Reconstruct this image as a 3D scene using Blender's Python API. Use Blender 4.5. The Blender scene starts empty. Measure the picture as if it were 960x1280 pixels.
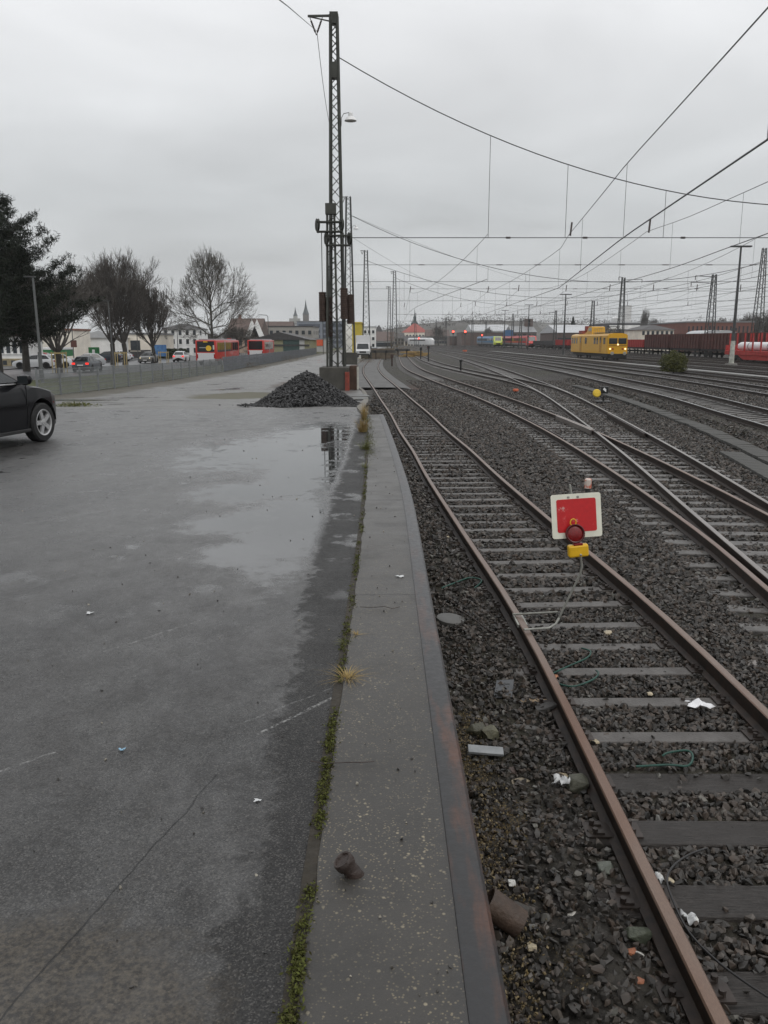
import bpy, bmesh, math, random
import numpy as np
from mathutils import Vector, Matrix, Euler
random.seed(7)
C = bpy.context.scene
COL = C.collection
R = math.radians
# ------------------------------------------------------------------ camera, sky, sun, exposure
F_PX = 1030.0
PITCH = math.atan(215 / F_PX)
CZ = 2.97
cd = bpy.data.cameras.new('camera'); cam = bpy.data.objects.new('camera', cd); COL.objects.link(cam)
cam.location = (0, 0, CZ); cam.rotation_euler = (math.pi / 2 - PITCH, 0, 0)
cd.sensor_fit = 'VERTICAL'; cd.sensor_height = 36; cd.lens = 36 * F_PX / 1280
cd.clip_start = 0.05; cd.clip_end = 12000
C.camera = cam
SUN_EL, SUN_AZ = R(52), R(150)
w = bpy.data.worlds.new('World'); C.world = w; w.use_nodes = True
wn, wl = w.node_tree.nodes, w.node_tree.links
wn.clear()
def wnode(t, **kw):
    n = wn.new(t)
    for k, v in kw.items(): setattr(n, k, v)
    return n
bgn = wnode('ShaderNodeBackground'); bgn.inputs['Strength'].default_value = 0.1
wo = wnode('ShaderNodeOutputWorld'); wl.new(bgn.outputs[0], wo.inputs[0])
sky = wnode('ShaderNodeTexSky', sky_type='NISHITA', sun_disc=False)
sky.sun_elevation = SUN_EL; sky.sun_rotation = SUN_AZ; sky.dust_density = 4; sky.air_density = 1.5
tc = wnode('ShaderNodeTexCoord')
sp = wnode('ShaderNodeSeparateXYZ'); wl.new(tc.outputs['Generated'], sp.inputs[0])
# clouds seen on a flat layer: direction divided by its height
zc = wnode('ShaderNodeMath', operation='MAXIMUM'); wl.new(sp.outputs[2], zc.inputs[0]); zc.inputs[1].default_value = 0.0
za = wnode('ShaderNodeMath', operation='ADD'); wl.new(zc.outputs[0], za.inputs[0]); za.inputs[1].default_value = 0.16
dv = wnode('ShaderNodeVectorMath', operation='DIVIDE'); wl.new(tc.outputs['Generated'], dv.inputs[0])
cx = wnode('ShaderNodeCombineXYZ')
for i in range(3): wl.new(za.outputs[0], cx.inputs[i])
wl.new(cx.outputs[0], dv.inputs[1])
nz = wnode('ShaderNodeTexNoise'); nz.inputs['Scale'].default_value = 1.15; nz.inputs['Detail'].default_value = 5; nz.inputs['Roughness'].default_value = .5
nz.inputs['Distortion'].default_value = .5
wl.new(dv.outputs[0], nz.inputs['Vector'])
el = wnode('ShaderNodeValToRGB')
el.color_ramp.elements[0].position = 0.0; el.color_ramp.elements[0].color = (.60, .615, .625, 1)
el.color_ramp.elements[1].position = 1.0; el.color_ramp.elements[1].color = (1.15, 1.16, 1.18, 1)
e = el.color_ramp.elements.new(.15); e.color = (.63, .65, .665, 1)
e = el.color_ramp.elements.new(.30); e.color = (.86, .87, .885, 1)
e = el.color_ramp.elements.new(.45); e.color = (1.05, 1.06, 1.08, 1)
wl.new(sp.outputs[2], el.inputs[0])
cr = wnode('ShaderNodeMapRange'); wl.new(nz.outputs[0], cr.inputs[0])
cr.inputs[1].default_value = .28; cr.inputs[2].default_value = .72; cr.inputs[3].default_value = 8.5; cr.inputs[4].default_value = 10.9
cm = wnode('ShaderNodeVectorMath', operation='SCALE'); wl.new(el.outputs[0], cm.inputs[0]); wl.new(cr.outputs[0], cm.inputs['Scale'])
mx = wnode('ShaderNodeMix', data_type='RGBA'); mx.inputs['Factor'].default_value = .05
wl.new(cm.outputs[0], mx.inputs['A']); wl.new(sky.outputs[0], mx.inputs['B'])
wl.new(mx.outputs['Result'], bgn.inputs['Color'])
sl = bpy.data.lights.new('sun', 'SUN'); sl.energy = 0.6; sl.angle = R(25); sl.color = (1, .97, .93)
so = bpy.data.objects.new('sun', sl); COL.objects.link(so)
so.rotation_euler = Euler((math.pi / 2 - SUN_EL, 0, math.pi - SUN_AZ), 'XYZ')
C.view_settings.view_transform = 'Standard'; C.view_settings.look = 'None'
C.view_settings.exposure = 0.0; C.view_settings.gamma = 1.0
# ------------------------------------------------------------------ helpers
def ray(x, y):
    u = (x - 480) / F_PX; v = (640 - y) / F_PX
    return Vector((u, math.cos(PITCH) + v * math.sin(PITCH), -math.sin(PITCH) + v * math.cos(PITCH)))
def G(x, y, z=0.0):                                  # where the sight line through a photo point meets height z
    r = ray(x, y); t = (z - CZ) / r.z
    return Vector((r.x * t, r.y * t, z))
def P(x, y, Y):                                      # ... meets distance Y
    r = ray(x, y); t = Y / r.y
    return Vector((r.x * t, Y, CZ + r.z * t))
def lerpf(pts):
    xs = [p[0] for p in pts]; ys = [p[1] for p in pts]
    return lambda v: float(np.interp(v, xs, ys))
def smooth(pts, step):                               # Catmull-Rom through points (Y, X), sampled by step in Y
    pts = sorted(pts); Y = np.array([p[0] for p in pts], float); X = np.array([p[1] for p in pts], float)
    m = np.gradient(X, Y)
    def f(v):
        v = np.asarray(v, float); i = np.clip(np.searchsorted(Y, v) - 1, 0, len(Y) - 2)
        h = Y[i + 1] - Y[i]; t = np.clip((v - Y[i]) / h, 0, 1)
        return (2*t**3-3*t**2+1)*X[i] + (t**3-2*t**2+t)*h*m[i] + (-2*t**3+3*t**2)*X[i+1] + (t**3-t**2)*h*m[i+1]
    return f
class NT:
    def __init__(s, name):
        s.mat = bpy.data.materials.new(name); s.mat.use_nodes = True
        s.t = s.mat.node_tree; s.b = s.t.nodes['Principled BSDF']
        s.co = s.t.nodes.new('ShaderNodeTexCoord').outputs['Object']
    def put(s, sock, v):
        if isinstance(v, bpy.types.NodeSocket): s.t.links.new(v, sock)
        elif isinstance(v, (tuple, list)): sock.default_value = tuple(v) if len(v) != 3 or sock.type != 'RGBA' else (*v, 1)
        else: sock.default_value = v
    def m(s, op, a, b=0.0, c=None, clamp=False):
        n = s.t.nodes.new('ShaderNodeMath'); n.operation = op; n.use_clamp = clamp
        s.put(n.inputs[0], a); s.put(n.inputs[1], b)
        if c is not None: s.put(n.inputs[2], c)
        return n.outputs[0]
    def noise(s, scale, detail=3, rough=.55, vec=None, stretch=None, dist=0):
        n = s.t.nodes.new('ShaderNodeTexNoise'); n.inputs['Scale'].default_value = scale
        n.inputs['Detail'].default_value = detail; n.inputs['Roughness'].default_value = rough; n.inputs['Distortion'].default_value = dist
        v = vec or s.co
        if stretch:
            k = s.t.nodes.new('ShaderNodeMapping'); s.put(k.inputs[0], v); k.inputs['Scale'].default_value = stretch; v = k.outputs[0]
        s.put(n.inputs['Vector'], v); return n.outputs[0]
    def vor(s, scale, feature='F1', out='Distance'):
        n = s.t.nodes.new('ShaderNodeTexVoronoi'); n.feature = feature; n.inputs['Scale'].default_value = scale
        s.put(n.inputs['Vector'], s.co); return n.outputs[out]
    def rng(s, v, a, b, c=0.0, d=1.0, sm=False):
        n = s.t.nodes.new('ShaderNodeMapRange')
        if sm: n.interpolation_type = 'SMOOTHSTEP'
        s.put(n.inputs[0], v)
        for i, k in enumerate((a, b, c, d)): s.put(n.inputs[i + 1], k)
        return n.outputs[0]
    def mix(s, f, a, b):
        n = s.t.nodes.new('ShaderNodeMix'); n.data_type = 'RGBA'
        s.put(n.inputs['Factor'], f); s.put(n.inputs['A'], a); s.put(n.inputs['B'], b); return n.outputs['Result']
    def xyz(s):
        n = s.t.nodes.new('ShaderNodeSeparateXYZ'); s.put(n.inputs[0], s.co); return n.outputs
    def bump(s, h, strength=.5, dist=.01):
        n = s.t.nodes.new('ShaderNodeBump'); s.put(n.inputs['Strength'], strength); n.inputs['Distance'].default_value = dist
        s.put(n.inputs['Height'], h); s.put(s.b.inputs['Normal'], n.outputs[0])
    def done(s, col=None, rough=None, metal=None):
        if col is not None: s.put(s.b.inputs['Base Color'], col)
        if rough is not None: s.put(s.b.inputs['Roughness'], rough)
        if metal is not None: s.put(s.b.inputs['Metallic'], metal)
        return s.mat
MATS = {}
def M(name, col=None, rough=.6, var=.25, scale=4., col2=None, bump=0., bscale=40., metal=0., emit=0., stretch=None):
    if name in MATS: return MATS[name]
    n = NT(name); f = n.noise(scale, 4, .6, stretch=stretch)
    f = n.rng(f, .3, .7)
    a = tuple(c * (1 - var) for c in col) if col2 is None else col
    b = tuple(min(1, c * (1 + var)) for c in col) if col2 is None else col2
    c = n.mix(f, a, b)
    n.done(c, n.rng(n.noise(scale * 2.3, 2), .2, .8, max(.02, rough - .1), min(1, rough + .1)), metal)
    if bump: n.bump(n.noise(bscale, 4, stretch=stretch), bump, .02)
    if emit: n.put(n.b.inputs['Emission Color'], col); n.b.inputs['Emission Strength'].default_value = emit
    MATS[name] = n.mat; return n.mat
class MB:
    def __init__(s): s.v = []; s.f = []; s.mi = []
    def add(s, vs, fs, M4=None, mi=0):
        o = len(s.v)
        if M4 is not None: vs = [M4 @ Vector(v) for v in vs]
        s.v += [tuple(v) for v in vs]; s.f += [tuple(i + o for i in f) for f in fs]; s.mi += [mi] * len(fs); return s
    def box(s, c, d, rz=0, mi=0, M4=None, bev=0):
        x, y, z = d[0] / 2, d[1] / 2, d[2] / 2
        m = Matrix.Translation(c) @ Matrix.Rotation(rz, 4, 'Z')
        if M4 is not None: m = M4 @ m
        if bev:
            b = bev; vs = []; 
            bm = bmesh.new(); bmesh.ops.create_cube(bm, size=1)
            for v in bm.verts: v.co = Vector((v.co.x * d[0], v.co.y * d[1], v.co.z * d[2]))
            bmesh.ops.bevel(bm, geom=bm.edges[:], offset=b, segments=2, affect='EDGES', profile=.5)
            bm.verts.index_update()
            vs = [v.co.copy() for v in bm.verts]; fs = [[v.index for v in f.verts] for f in bm.faces]; bm.free()
            return s.add(vs, fs, m, mi)
        vs = [(-x,-y,-z),(x,-y,-z),(x,y,-z),(-x,y,-z),(-x,-y,z),(x,-y,z),(x,y,z),(-x,y,z)]
        return s.add(vs, [(0,3,2,1),(4,5,6,7),(0,1,5,4),(1,2,6,5),(2,3,7,6),(3,0,4,7)], m, mi)
    def tube(s, pts, r, n=8, cap=True, mi=0, M4=None):
        pts = [Vector(p) for p in pts]; rs = r if isinstance(r, (list, tuple)) else [r] * len(pts)
        vs = []; fs = []; prev = None
        for i, p in enumerate(pts):
            d = (pts[min(i + 1, len(pts) - 1)] - pts[max(i - 1, 0)])
            d = d.normalized() if d.length > 1e-9 else Vector((0, 0, 1))
            if prev is None:
                a = Vector((0, 0, 1)) if abs(d.z) < .9 else Vector((1, 0, 0)); u = d.cross(a).normalized()
            else:
                u = (prev - d * prev.dot(d)); u = u.normalized() if u.length > 1e-6 else d.orthogonal().normalized()
            prev = u; q = d.cross(u)
            for k in range(n):
                t = 2 * math.pi * k / n; vs.append(p + (u * math.cos(t) + q * math.sin(t)) * rs[i])
        for i in range(len(pts) - 1):
            for k in range(n):
                a = i * n + k; b = i * n + (k + 1) % n; fs.append((a, b, b + n, a + n))
        if cap and n > 2: fs.append(tuple(range(n - 1, -1, -1))); fs.append(tuple(range((len(pts) - 1) * n, len(pts) * n)))
        return s.add(vs, fs, M4, mi)
    def bar(s, a, b, w, h=None, mi=0, M4=None):
        a = Vector(a); b = Vector(b); h = h or w; d = (b - a)
        q = d.to_track_quat('X', 'Z').to_matrix().to_4x4(); m = Matrix.Translation((a + b) / 2) @ q
        if M4 is not None: m = M4 @ m
        return s.box((0, 0, 0), (d.length, w, h), 0, mi, m)
    def lathe(s, prof, n=20, M4=None, mi=0, caps=True):               # prof: (r, z) about Z
        vs = [(r * math.cos(2*math.pi*k/n), r * math.sin(2*math.pi*k/n), z) for r, z in prof for k in range(n)]
        fs = [(i*n+k, i*n+(k+1)%n, (i+1)*n+(k+1)%n, (i+1)*n+k) for i in range(len(prof)-1) for k in range(n)]
        if caps: fs += [tuple(range(n-1,-1,-1)), tuple(range((len(prof)-1)*n, len(prof)*n))]
        return s.add(vs, fs, M4, mi)
    def prism(s, poly, h, M4=None, mi=0):                   # poly in XY, extruded in Z
        n = len(poly); vs = [(x, y, 0) for x, y in poly] + [(x, y, h) for x, y in poly]
        fs = [tuple(range(n-1,-1,-1)), tuple(range(n, 2*n))] + [(i, (i+1)%n, (i+1)%n+n, i+n) for i in range(n)]
        return s.add(vs, fs, M4, mi)
    def sweep(s, path, prof, mis=None, closed=True):        # path 3-D points mostly horizontal, prof (offset right, up)
        path = [Vector(p) for p in path]; n = len(prof); vs = []; fs = []; ms = []
        for i, p in enumerate(path):
            d = path[min(i+1, len(path)-1)] - path[max(i-1, 0)]; d.z = 0; d.normalize(); rt = Vector((d.y, -d.x, 0))
            vs += [p + rt * a + Vector((0, 0, b)) for a, b in prof]
        o = len(s.v); s.v += [tuple(v) for v in vs]
        for i in range(len(path)-1):
            for k in range(n if closed else n-1):
                a = i*n+k; b = i*n+(k+1) % n
                s.f.append((o+a, o+a+n, o+b+n, o+b)); s.mi.append(mis[k] if mis else 0)
        if closed:
            s.f.append(tuple(o+k for k in range(n))); s.mi.append(0)
            s.f.append(tuple(o+(len(path)-1)*n+k for k in range(n-1,-1,-1))); s.mi.append(0)
        return s
    def build(s, name, mats, parent=None, smooth_=False, loc=None):
        me = bpy.data.meshes.new(name); me.from_pydata(s.v, [], s.f)
        ms = mats if isinstance(mats, (list, tuple)) else [mats]
        for m_ in ms: me.materials.append(m_)
        if len(ms) > 1: me.polygons.foreach_set('material_index', s.mi)
        bm = bmesh.new(); bm.from_mesh(me); bmesh.ops.recalc_face_normals(bm, faces=bm.faces[:]); bm.to_mesh(me); bm.free()
        if smooth_:
            me.polygons.foreach_set('use_smooth', [True] * len(me.polygons))
            if smooth_ != 'all': me.set_sharp_from_angle(angle=R(35))
        me.update()
        o = bpy.data.objects.new(name, me); COL.objects.link(o)
        if parent is not None: o.parent = parent
        if loc is not None: o.location = loc
        return o
def fast_mesh(name, V, Fq, mat, parent=None, attr=None, smooth_=False):    # numpy arrays, faces all the same length
    me = bpy.data.meshes.new(name); nf, k = Fq.shape
    me.vertices.add(len(V)); me.vertices.foreach_set('co', V.astype(np.float32).ravel())
    me.loops.add(nf * k); me.loops.foreach_set('vertex_index', Fq.astype(np.int32).ravel())
    me.polygons.add(nf); me.polygons.foreach_set('loop_start', np.arange(0, nf * k, k, dtype=np.int32))
    me.polygons.foreach_set('use_smooth', np.full(nf, bool(smooth_)))
    if attr is not None:
        a = me.attributes.new('rnd', 'FLOAT', 'POINT'); a.data.foreach_set('value', attr.astype(np.float32))
    me.materials.append(mat); me.update(calc_edges=True); me.validate()
    o = bpy.data.objects.new(name, me); COL.objects.link(o)
    if parent is not None: o.parent = parent
    return o
def tag(o, label, cat, group=None):
    o['label'] = label; o['category'] = cat
    if group: o['group'] = group
    return o
def thing(name, label, cat, loc=(0, 0, 0), rz=0, group=None):
    o = bpy.data.objects.new(name, None); COL.objects.link(o); o.empty_display_size = .2
    o.location = loc; o.rotation_euler = (0, 0, rz); return tag(o, label, cat, group)
def struct(o): o['kind'] = 'structure'; return o
def stuff(o, label=None, cat=None):
    o['kind'] = 'stuff'
    if label: o['label'] = label
    if cat: o['category'] = cat
    return o
def kids(o): return [c for c in COL.objects if c.parent == o]
def copy_tree(o, parent=None):
    c = o.copy(); COL.objects.link(c)
    if parent is not None: c.parent = parent
    for ch in list(o.children): copy_tree(ch, c)
    return c
def clone(o, loc, rz=None, label=None, group=None, scale=None):
    c = copy_tree(o); c.location = loc
    if rz is not None: c.rotation_euler = (0, 0, rz)
    if label: c['label'] = label
    if group: c['group'] = group
    if scale: c.scale = scale
    return c
def sheet(name, xa, xb, Ys, nx, zf, mat, skirt=None):
    V = []; F = []
    for Y in Ys:
        a, b = xa(Y), xb(Y)
        for i in range(nx + 1):
            X = a + (b - a) * i / nx; V.append((X, Y, zf(X, Y)))
    n = nx + 1
    for j in range(len(Ys) - 1):
        for i in range(nx): F.append((j*n+i, j*n+i+1, (j+1)*n+i+1, (j+1)*n+i))
    m = MB(); m.v = V; m.f = F; m.mi = [0] * len(F)
    return m.build(name, mat, None, 'all')
# ------------------------------------------------------------------ layout of the yard (metres, x right, y ahead)
RT = .19
c1 = smooth([(-6,2.16),(3,2.16),(8,2.14),(12,1.92),(17.5,1.63),(21,1.50),(25.4,1.26),(31,1.04),(40,.58),(50,.10),(56,-.22),(68,-.85),(80,-1.25),(92,-1.42),(110,-1.35),(128,-1.2)], 1)
c2 = smooth([(-6,2.9),(2,4.2),(5,4.68),(9,5.14),(11,5.36),(14,5.56),(19,5.76),(26,5.85),(33,5.72),(41,5.40),(48.5,4.90),(57,4.3),(66,3.75),(78,3.1),(88,2.88),(106,2.9),(126,3.1),(145,3.3)], 1)
cA = smooth([(-6,3.4),(2,4.4),(5,4.82),(9.7,5.40),(13.5,5.88),(19.1,6.6),(28.2,7.62),(35.4,8.36),(42,9.0),(50,9.62),(60,10.15),(76,10.85),(93,11.4),(110,11.8),(150,12.3),(250,12.6)], 1)
cD = smooth([(40,8.82),(44,9.15),(50,9.5),(58,9.35),(68,8.6),(80,7.6),(95,6.7),(115,6.2),(145,6.2),(250,6.6)], 1)
c5 = smooth([(-6,6.5),(5,9.0),(15,10.9),(25,12.35),(30,12.87),(37,13.65),(51,14.4),(68,15.25),(80,15.45),(96,15.6),(140,15.2),(250,13)], 1)
c6 = smooth([(-6,12.5),(5,15),(15,16.6),(25,17.9),(40,19.2),(55,19.95),(84,20.1),(123,19.6),(250,17.5),(400,14)], 1)
def ck(k): return lambda Y: c6(Y) + 4.8 * k
edge_s = smooth([(-6,.31),(5,.31),(8.75,.30),(11.9,.22),(15,.12),(18.3,-.0),(19,-.03)], 1)
seam_s = smooth([(-6,-.24),(2.5,-.22),(5,-.20),(7.2,-.195),(9.8,-.215),(15,-.29),(19,-.42)], 1)
edge_l = smooth([(18.2,-.42),(20,-.62),(24,-.66),(30,-.72),(42,-1.15),(50,-1.85),(62,-2.5),(80,-3.2),(110,-3.4),(140,-3.2),(400,-3.2)], 1)
zl = lerpf([(-50,1.32),(20,1.32),(24,1.13),(35,.58),(50,.33),(75,.14),(110,.05),(200,.0),(2000,0)])
def zyard(X, Y):
    t = min(max((X - (float(c5(min(Y, 250))) - 1.8)) / .5, 0), 1); return .27 * t * t * (3 - 2 * t)
def ys(a, b, n, p=1.6): return [a + (b - a) * (i / n) ** p for i in range(n + 1)]
# ------------------------------------------------------------------ ground materials
def asphalt_mat():
    n = NT('wet_asphalt'); X, Y, Z = n.xyz()
    big = n.noise(.30, 3, .5); med = n.noise(1.7, 5, .6, dist=.3); sm = n.noise(9, 5, .65); fine = n.noise(130, 3, .7); spk = n.vor(55)
    # puddles lie in the hollow along the edge band, and in small dents
    def ell(x, y, rx, ry):
        a = n.m('DIVIDE', n.m('SUBTRACT', X, x), rx); b = n.m('DIVIDE', n.m('SUBTRACT', Y, y), ry)
        return n.m('SUBTRACT', 1.0, n.m('ADD', n.m('MULTIPLY', a, a), n.m('MULTIPLY', b, b)))
    p = ell(-1.05, 11.3, .62, 3.6)
    for e_ in ((-.84, 7.3, .42, 1.7), (-1.25, 14.5, .8, 2.3), (-1.5, 9.0, .7, .7), (-2.0, 12.3, 1.2, 2.2), (-1.35, 7.4, .5, .5), (-1.05, 6.35, .45, .45)):
        p = n.m('MAXIMUM', p, ell(*e_))
    rag = n.m('MULTIPLY', n.m('SUBTRACT', n.noise(3.2, 6, .65), .5), 3.4)
    rag2 = n.m('MULTIPLY', n.m('SUBTRACT', sm, .5), 1.6)
    inband = n.rng(X, -.62, -.50, 1, 0)
    pud = n.m('MULTIPLY', n.rng(n.m('ADD', n.m('ADD', p, n.m('MULTIPLY', rag, .8)), rag2), -.6, .8, sm=True), n.rng(n.m('ADD', X, n.m('MULTIPLY', rag, .05)), -.60, -.50, 1, 0))
    dents = n.m('MULTIPLY', n.rng(n.noise(2.6, 4, .55, stretch=(1, .8, 1)), .60, .67), n.rng(Y, 4.5, 6.2))
    pud = n.m('MAXIMUM', pud, n.m('MULTIPLY', dents, .8))
    # dry edge band by the seam
    bx = n.m('ADD', X, n.m('ADD', n.m('MULTIPLY', n.m('SUBTRACT', med, .5), .28), n.m('ADD', n.m('MULTIPLY', n.m('SUBTRACT', n.noise(9, 5, .65), .5), .34), n.m('MULTIPLY', n.m('SUBTRACT', n.noise(30, 3), .5), .10))))
    dry = n.rng(n.m('ADD', bx, n.rng(Y, 2.6, 6.5, -.15, 0)), -.60, -.54)
    wet = n.rng(n.m('ADD', n.m('MULTIPLY', med, .6), n.m('MULTIPLY', big, .4)), .40, .60)
    # worn patch with bare aggregate, near left
    wp = n.m('MULTIPLY', n.rng(n.m('ADD', ell(-.95, 1.62, .62, .56), n.m('MULTIPLY', n.m('SUBTRACT', sm, .5), 1.3)), 0, .5), 1.0)
    base = n.mix(wet, (.040, .039, .0385), (.020, .0195, .0195))
    base = n.mix(n.rng(fine, .3, .75), base, n.mix(.45, base, (.085, .082, .078)))
    base = n.mix(n.m('MULTIPLY', n.rng(n.vor(140, 'F1', 'Color'), .62, .80), .5), base, (.10, .097, .09))
    base = n.mix(n.rng(n.noise(.9, 6, .68, stretch=(1, .6, 1)), .45, .64, 0, .7), base, (.012, .0118, .0115))
    base = n.mix(n.m('MULTIPLY', dry, .7), base, (.022, .0218, .0218))
    chips = n.m('MULTIPLY', n.rng(spk, .10, .2, 1, 0), n.rng(n.noise(23, 2), .50, .60))
    gs = n.t.nodes.new('ShaderNodeSeparateColor'); n.put(gs.inputs[0], n.vor(210, 'F1', 'Color')); base = n.mix(n.m('MULTIPLY', n.rng(Y, 2.5, 8, .85, .3), n.m('GREATER_THAN', gs.outputs[0], .62)), base, n.mix(gs.outputs[1], (.008, .008, .008), (.10, .096, .09)))
    base = n.mix(n.m('MULTIPLY', chips, n.m('ADD', .22, n.m('MULTIPLY', wp, .6))), base, (.27, .24, .19))
    base = n.mix(n.m('MULTIPLY', wp, .8), base, n.mix(n.rng(n.noise(60, 5, .7), .42, .6), (.024, .021, .018), (.085, .072, .055)))
    base = n.mix(n.m('MULTIPLY', n.rng(sm, .58, .7), .35), base, (.015, .0148, .0145))
    # white rubbed scratches
    def line(x0, y0, x1, y1, wd, jag=.03):
        L_ = math.hypot(x1-x0, y1-y0); nx_, ny_ = -(y1-y0)/L_, (x1-x0)/L_
        d = n.m('ADD', n.m('MULTIPLY', n.m('SUBTRACT', X, x0), nx_), n.m('MULTIPLY', n.m('SUBTRACT', Y, y0), ny_))
        t = n.m('DIVIDE', n.m('ADD', n.m('MULTIPLY', n.m('SUBTRACT', X, x0), (x1-x0)/L_), n.m('MULTIPLY', n.m('SUBTRACT', Y, y0), (y1-y0)/L_)), L_)
        d = n.m('ADD', d, n.m('MULTIPLY', n.m('SUBTRACT', n.noise(5, 3), .5), jag))
        k = n.rng(n.m('ABSOLUTE', d), wd*.4, wd, 1, 0)
        return n.m('MULTIPLY', k, n.m('MULTIPLY', n.m('GREATER_THAN', t, 0), n.m('LESS_THAN', t, 1)))
    for (a, b_, wd, s_) in (((415,872),(322,918),.012,.8),((70,940),(-60,985),.010,.5),((250,775),(130,815),.012,.35),((470,838),(300,905),.007,.3),((330,560),(190,600),.03,.15),((120,640),(30,655),.03,.2)):
        g0 = G(*a, 1.32); g1 = G(*b_, 1.32)
        base = n.mix(n.m('MULTIPLY', n.m('MULTIPLY', line(g0.x, g0.y, g1.x, g1.y, wd), n.rng(n.noise(40, 4, .7), .45, .6)), s_), base, (.34, .34, .33))
    base = n.mix(n.m('MULTIPLY', n.rng(n.noise(1.3, 6, .7, stretch=(1, .55, 1)), .56, .66), n.m('MULTIPLY', n.m('SUBTRACT', 1.0, dry), .5)), base, (.075, .073, .070))
    g0 = G(272, 968, 1.32); g1 = G(-30, 1308, 1.32)
    crack = line(g0.x, g0.y, g1.x, g1.y, .0035, .05)
    base = n.mix(n.m('MULTIPLY', crack, .85), base, (.008, .008, .008))
    base = n.mix(pud, base, (.020, .020, .020))
    mot = n.m('ADD', n.m('MULTIPLY', n.noise(5.5, 6, .7, stretch=(1, .7, 1)), .65), n.m('MULTIPLY', n.noise(24, 4, .7), .35))
    mk_ = n.rng(mot, .36, .64)
    r = n.mix(wet, n.mix(mk_, (.26,) * 3, (.50,) * 3), n.mix(mk_, (.11,) * 3, (.30,) * 3)); r = n.mix(dry, r, n.mix(mk_, (.5,) * 3, (.75,) * 3)); r = n.mix(wp, r, (.6,) * 3)
    r = n.mix(n.rng(fine, .35, .7), r, n.mix(.5, r, (.62,) * 3)); r = n.mix(pud, r, (.02,) * 3)
    agg = n.vor(110); h = n.m('ADD', n.m('ADD', n.m('MULTIPLY', fine, .6), n.m('MULTIPLY', n.noise(45, 3), .6)), n.m('MULTIPLY', agg, -.7)); h = n.m('ADD', h, n.m('MULTIPLY', crack, -2.0))
    n.bump(h, n.m('MULTIPLY', n.m('SUBTRACT', 1.0, pud), n.m('ADD', n.m('ADD', .42, n.m('MULTIPLY', mk_, .35)), n.m('MULTIPLY', dry, .5))), .007)
    ior = n.m('ADD', 1.38, n.m('MULTIPLY', n.m('SUBTRACT', 1.0, mk_), n.m('MULTIPLY', n.m('SUBTRACT', 1.0, dry), .22))); ior = n.m('ADD', ior, n.m('MULTIPLY', n.m('MULTIPLY', n.rng(Y, 3.8, 8.0), n.m('SUBTRACT', 1.0, dry)), .38)); n.put(n.b.inputs['IOR'], n.m('ADD', ior, n.m('MULTIPLY', pud, .55)))
    return n.done(base, r)
def kerb_mat():
    n = NT('kerb_concrete'); X, Y, Z = n.xyz()
    sp1 = n.m('MULTIPLY', n.rng(n.vor(85), .20, .34, 1, 0), n.rng(n.noise(41, 2), .42, .55))
    sp2 = n.m('MULTIPLY', n.rng(n.vor(38), .14, .26, 1, 0), n.rng(n.noise(17, 2), .50, .58))
    md = n.noise(2.2, 5, .6); fine = n.noise(160, 3, .7)
    base = n.mix(n.rng(md, .35, .65), (.034, .031, .027), (.058, .053, .047))
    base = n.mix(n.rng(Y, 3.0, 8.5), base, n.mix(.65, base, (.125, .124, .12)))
    base = n.mix(n.rng(fine, .3, .7), n.mix(.35, base, (.03, .028, .025)), base)
    base = n.mix(n.m('MULTIPLY', sp1, n.rng(Y, 3, 7, .75, .25)), base, (.22, .185, .12))
    base = n.mix(n.m('MULTIPLY', sp2, n.rng(Y, 3, 7, .8, .2)), base, (.30, .26, .18))
    edge_d = n.rng(n.m('ADD', X, n.m('MULTIPLY', n.noise(6, 3), .08)), .20, .26)
    base = n.mix(n.m('MULTIPLY', edge_d, .5), base, (.035, .035, .036))
    st = n.m('MULTIPLY', n.rng(n.noise(1.1, 5, .65), .52, .66), .5)
    base = n.mix(st, base, (.035, .034, .032))
    jn = None
    for y_ in (G(480, 626, 1.32).y, G(480, 745, 1.32).y, G(480, 548, 1.32).y):
        k = n.rng(n.m('ABSOLUTE', n.m('ADD', n.m('SUBTRACT', Y, y_), n.m('MULTIPLY', n.m('SUBTRACT', n.noise(7, 4), .5), .10))), .006, .02 if y_ > 6 else .009, 1, 0)
        jn = k if jn is None else n.m('MAXIMUM', jn, k)
    base = n.mix(n.m('MULTIPLY', jn, .75), base, (.012, .011, .010))
    stn = n.rng(n.noise(3.5, 6, .7), .50, .64); base = n.mix(n.m('MULTIPLY', stn, .45), base, (.022, .021, .019))
    n.bump(n.m('ADD', n.m('MULTIPLY', fine, .5), n.m('ADD', n.m('MULTIPLY', sp2, .4), n.m('ADD', n.noise(30, 4), n.m('MULTIPLY', jn, -1.5)))), .5, .008)
    return n.done(base, n.rng(md, .3, .7, .42, .62))
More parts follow.
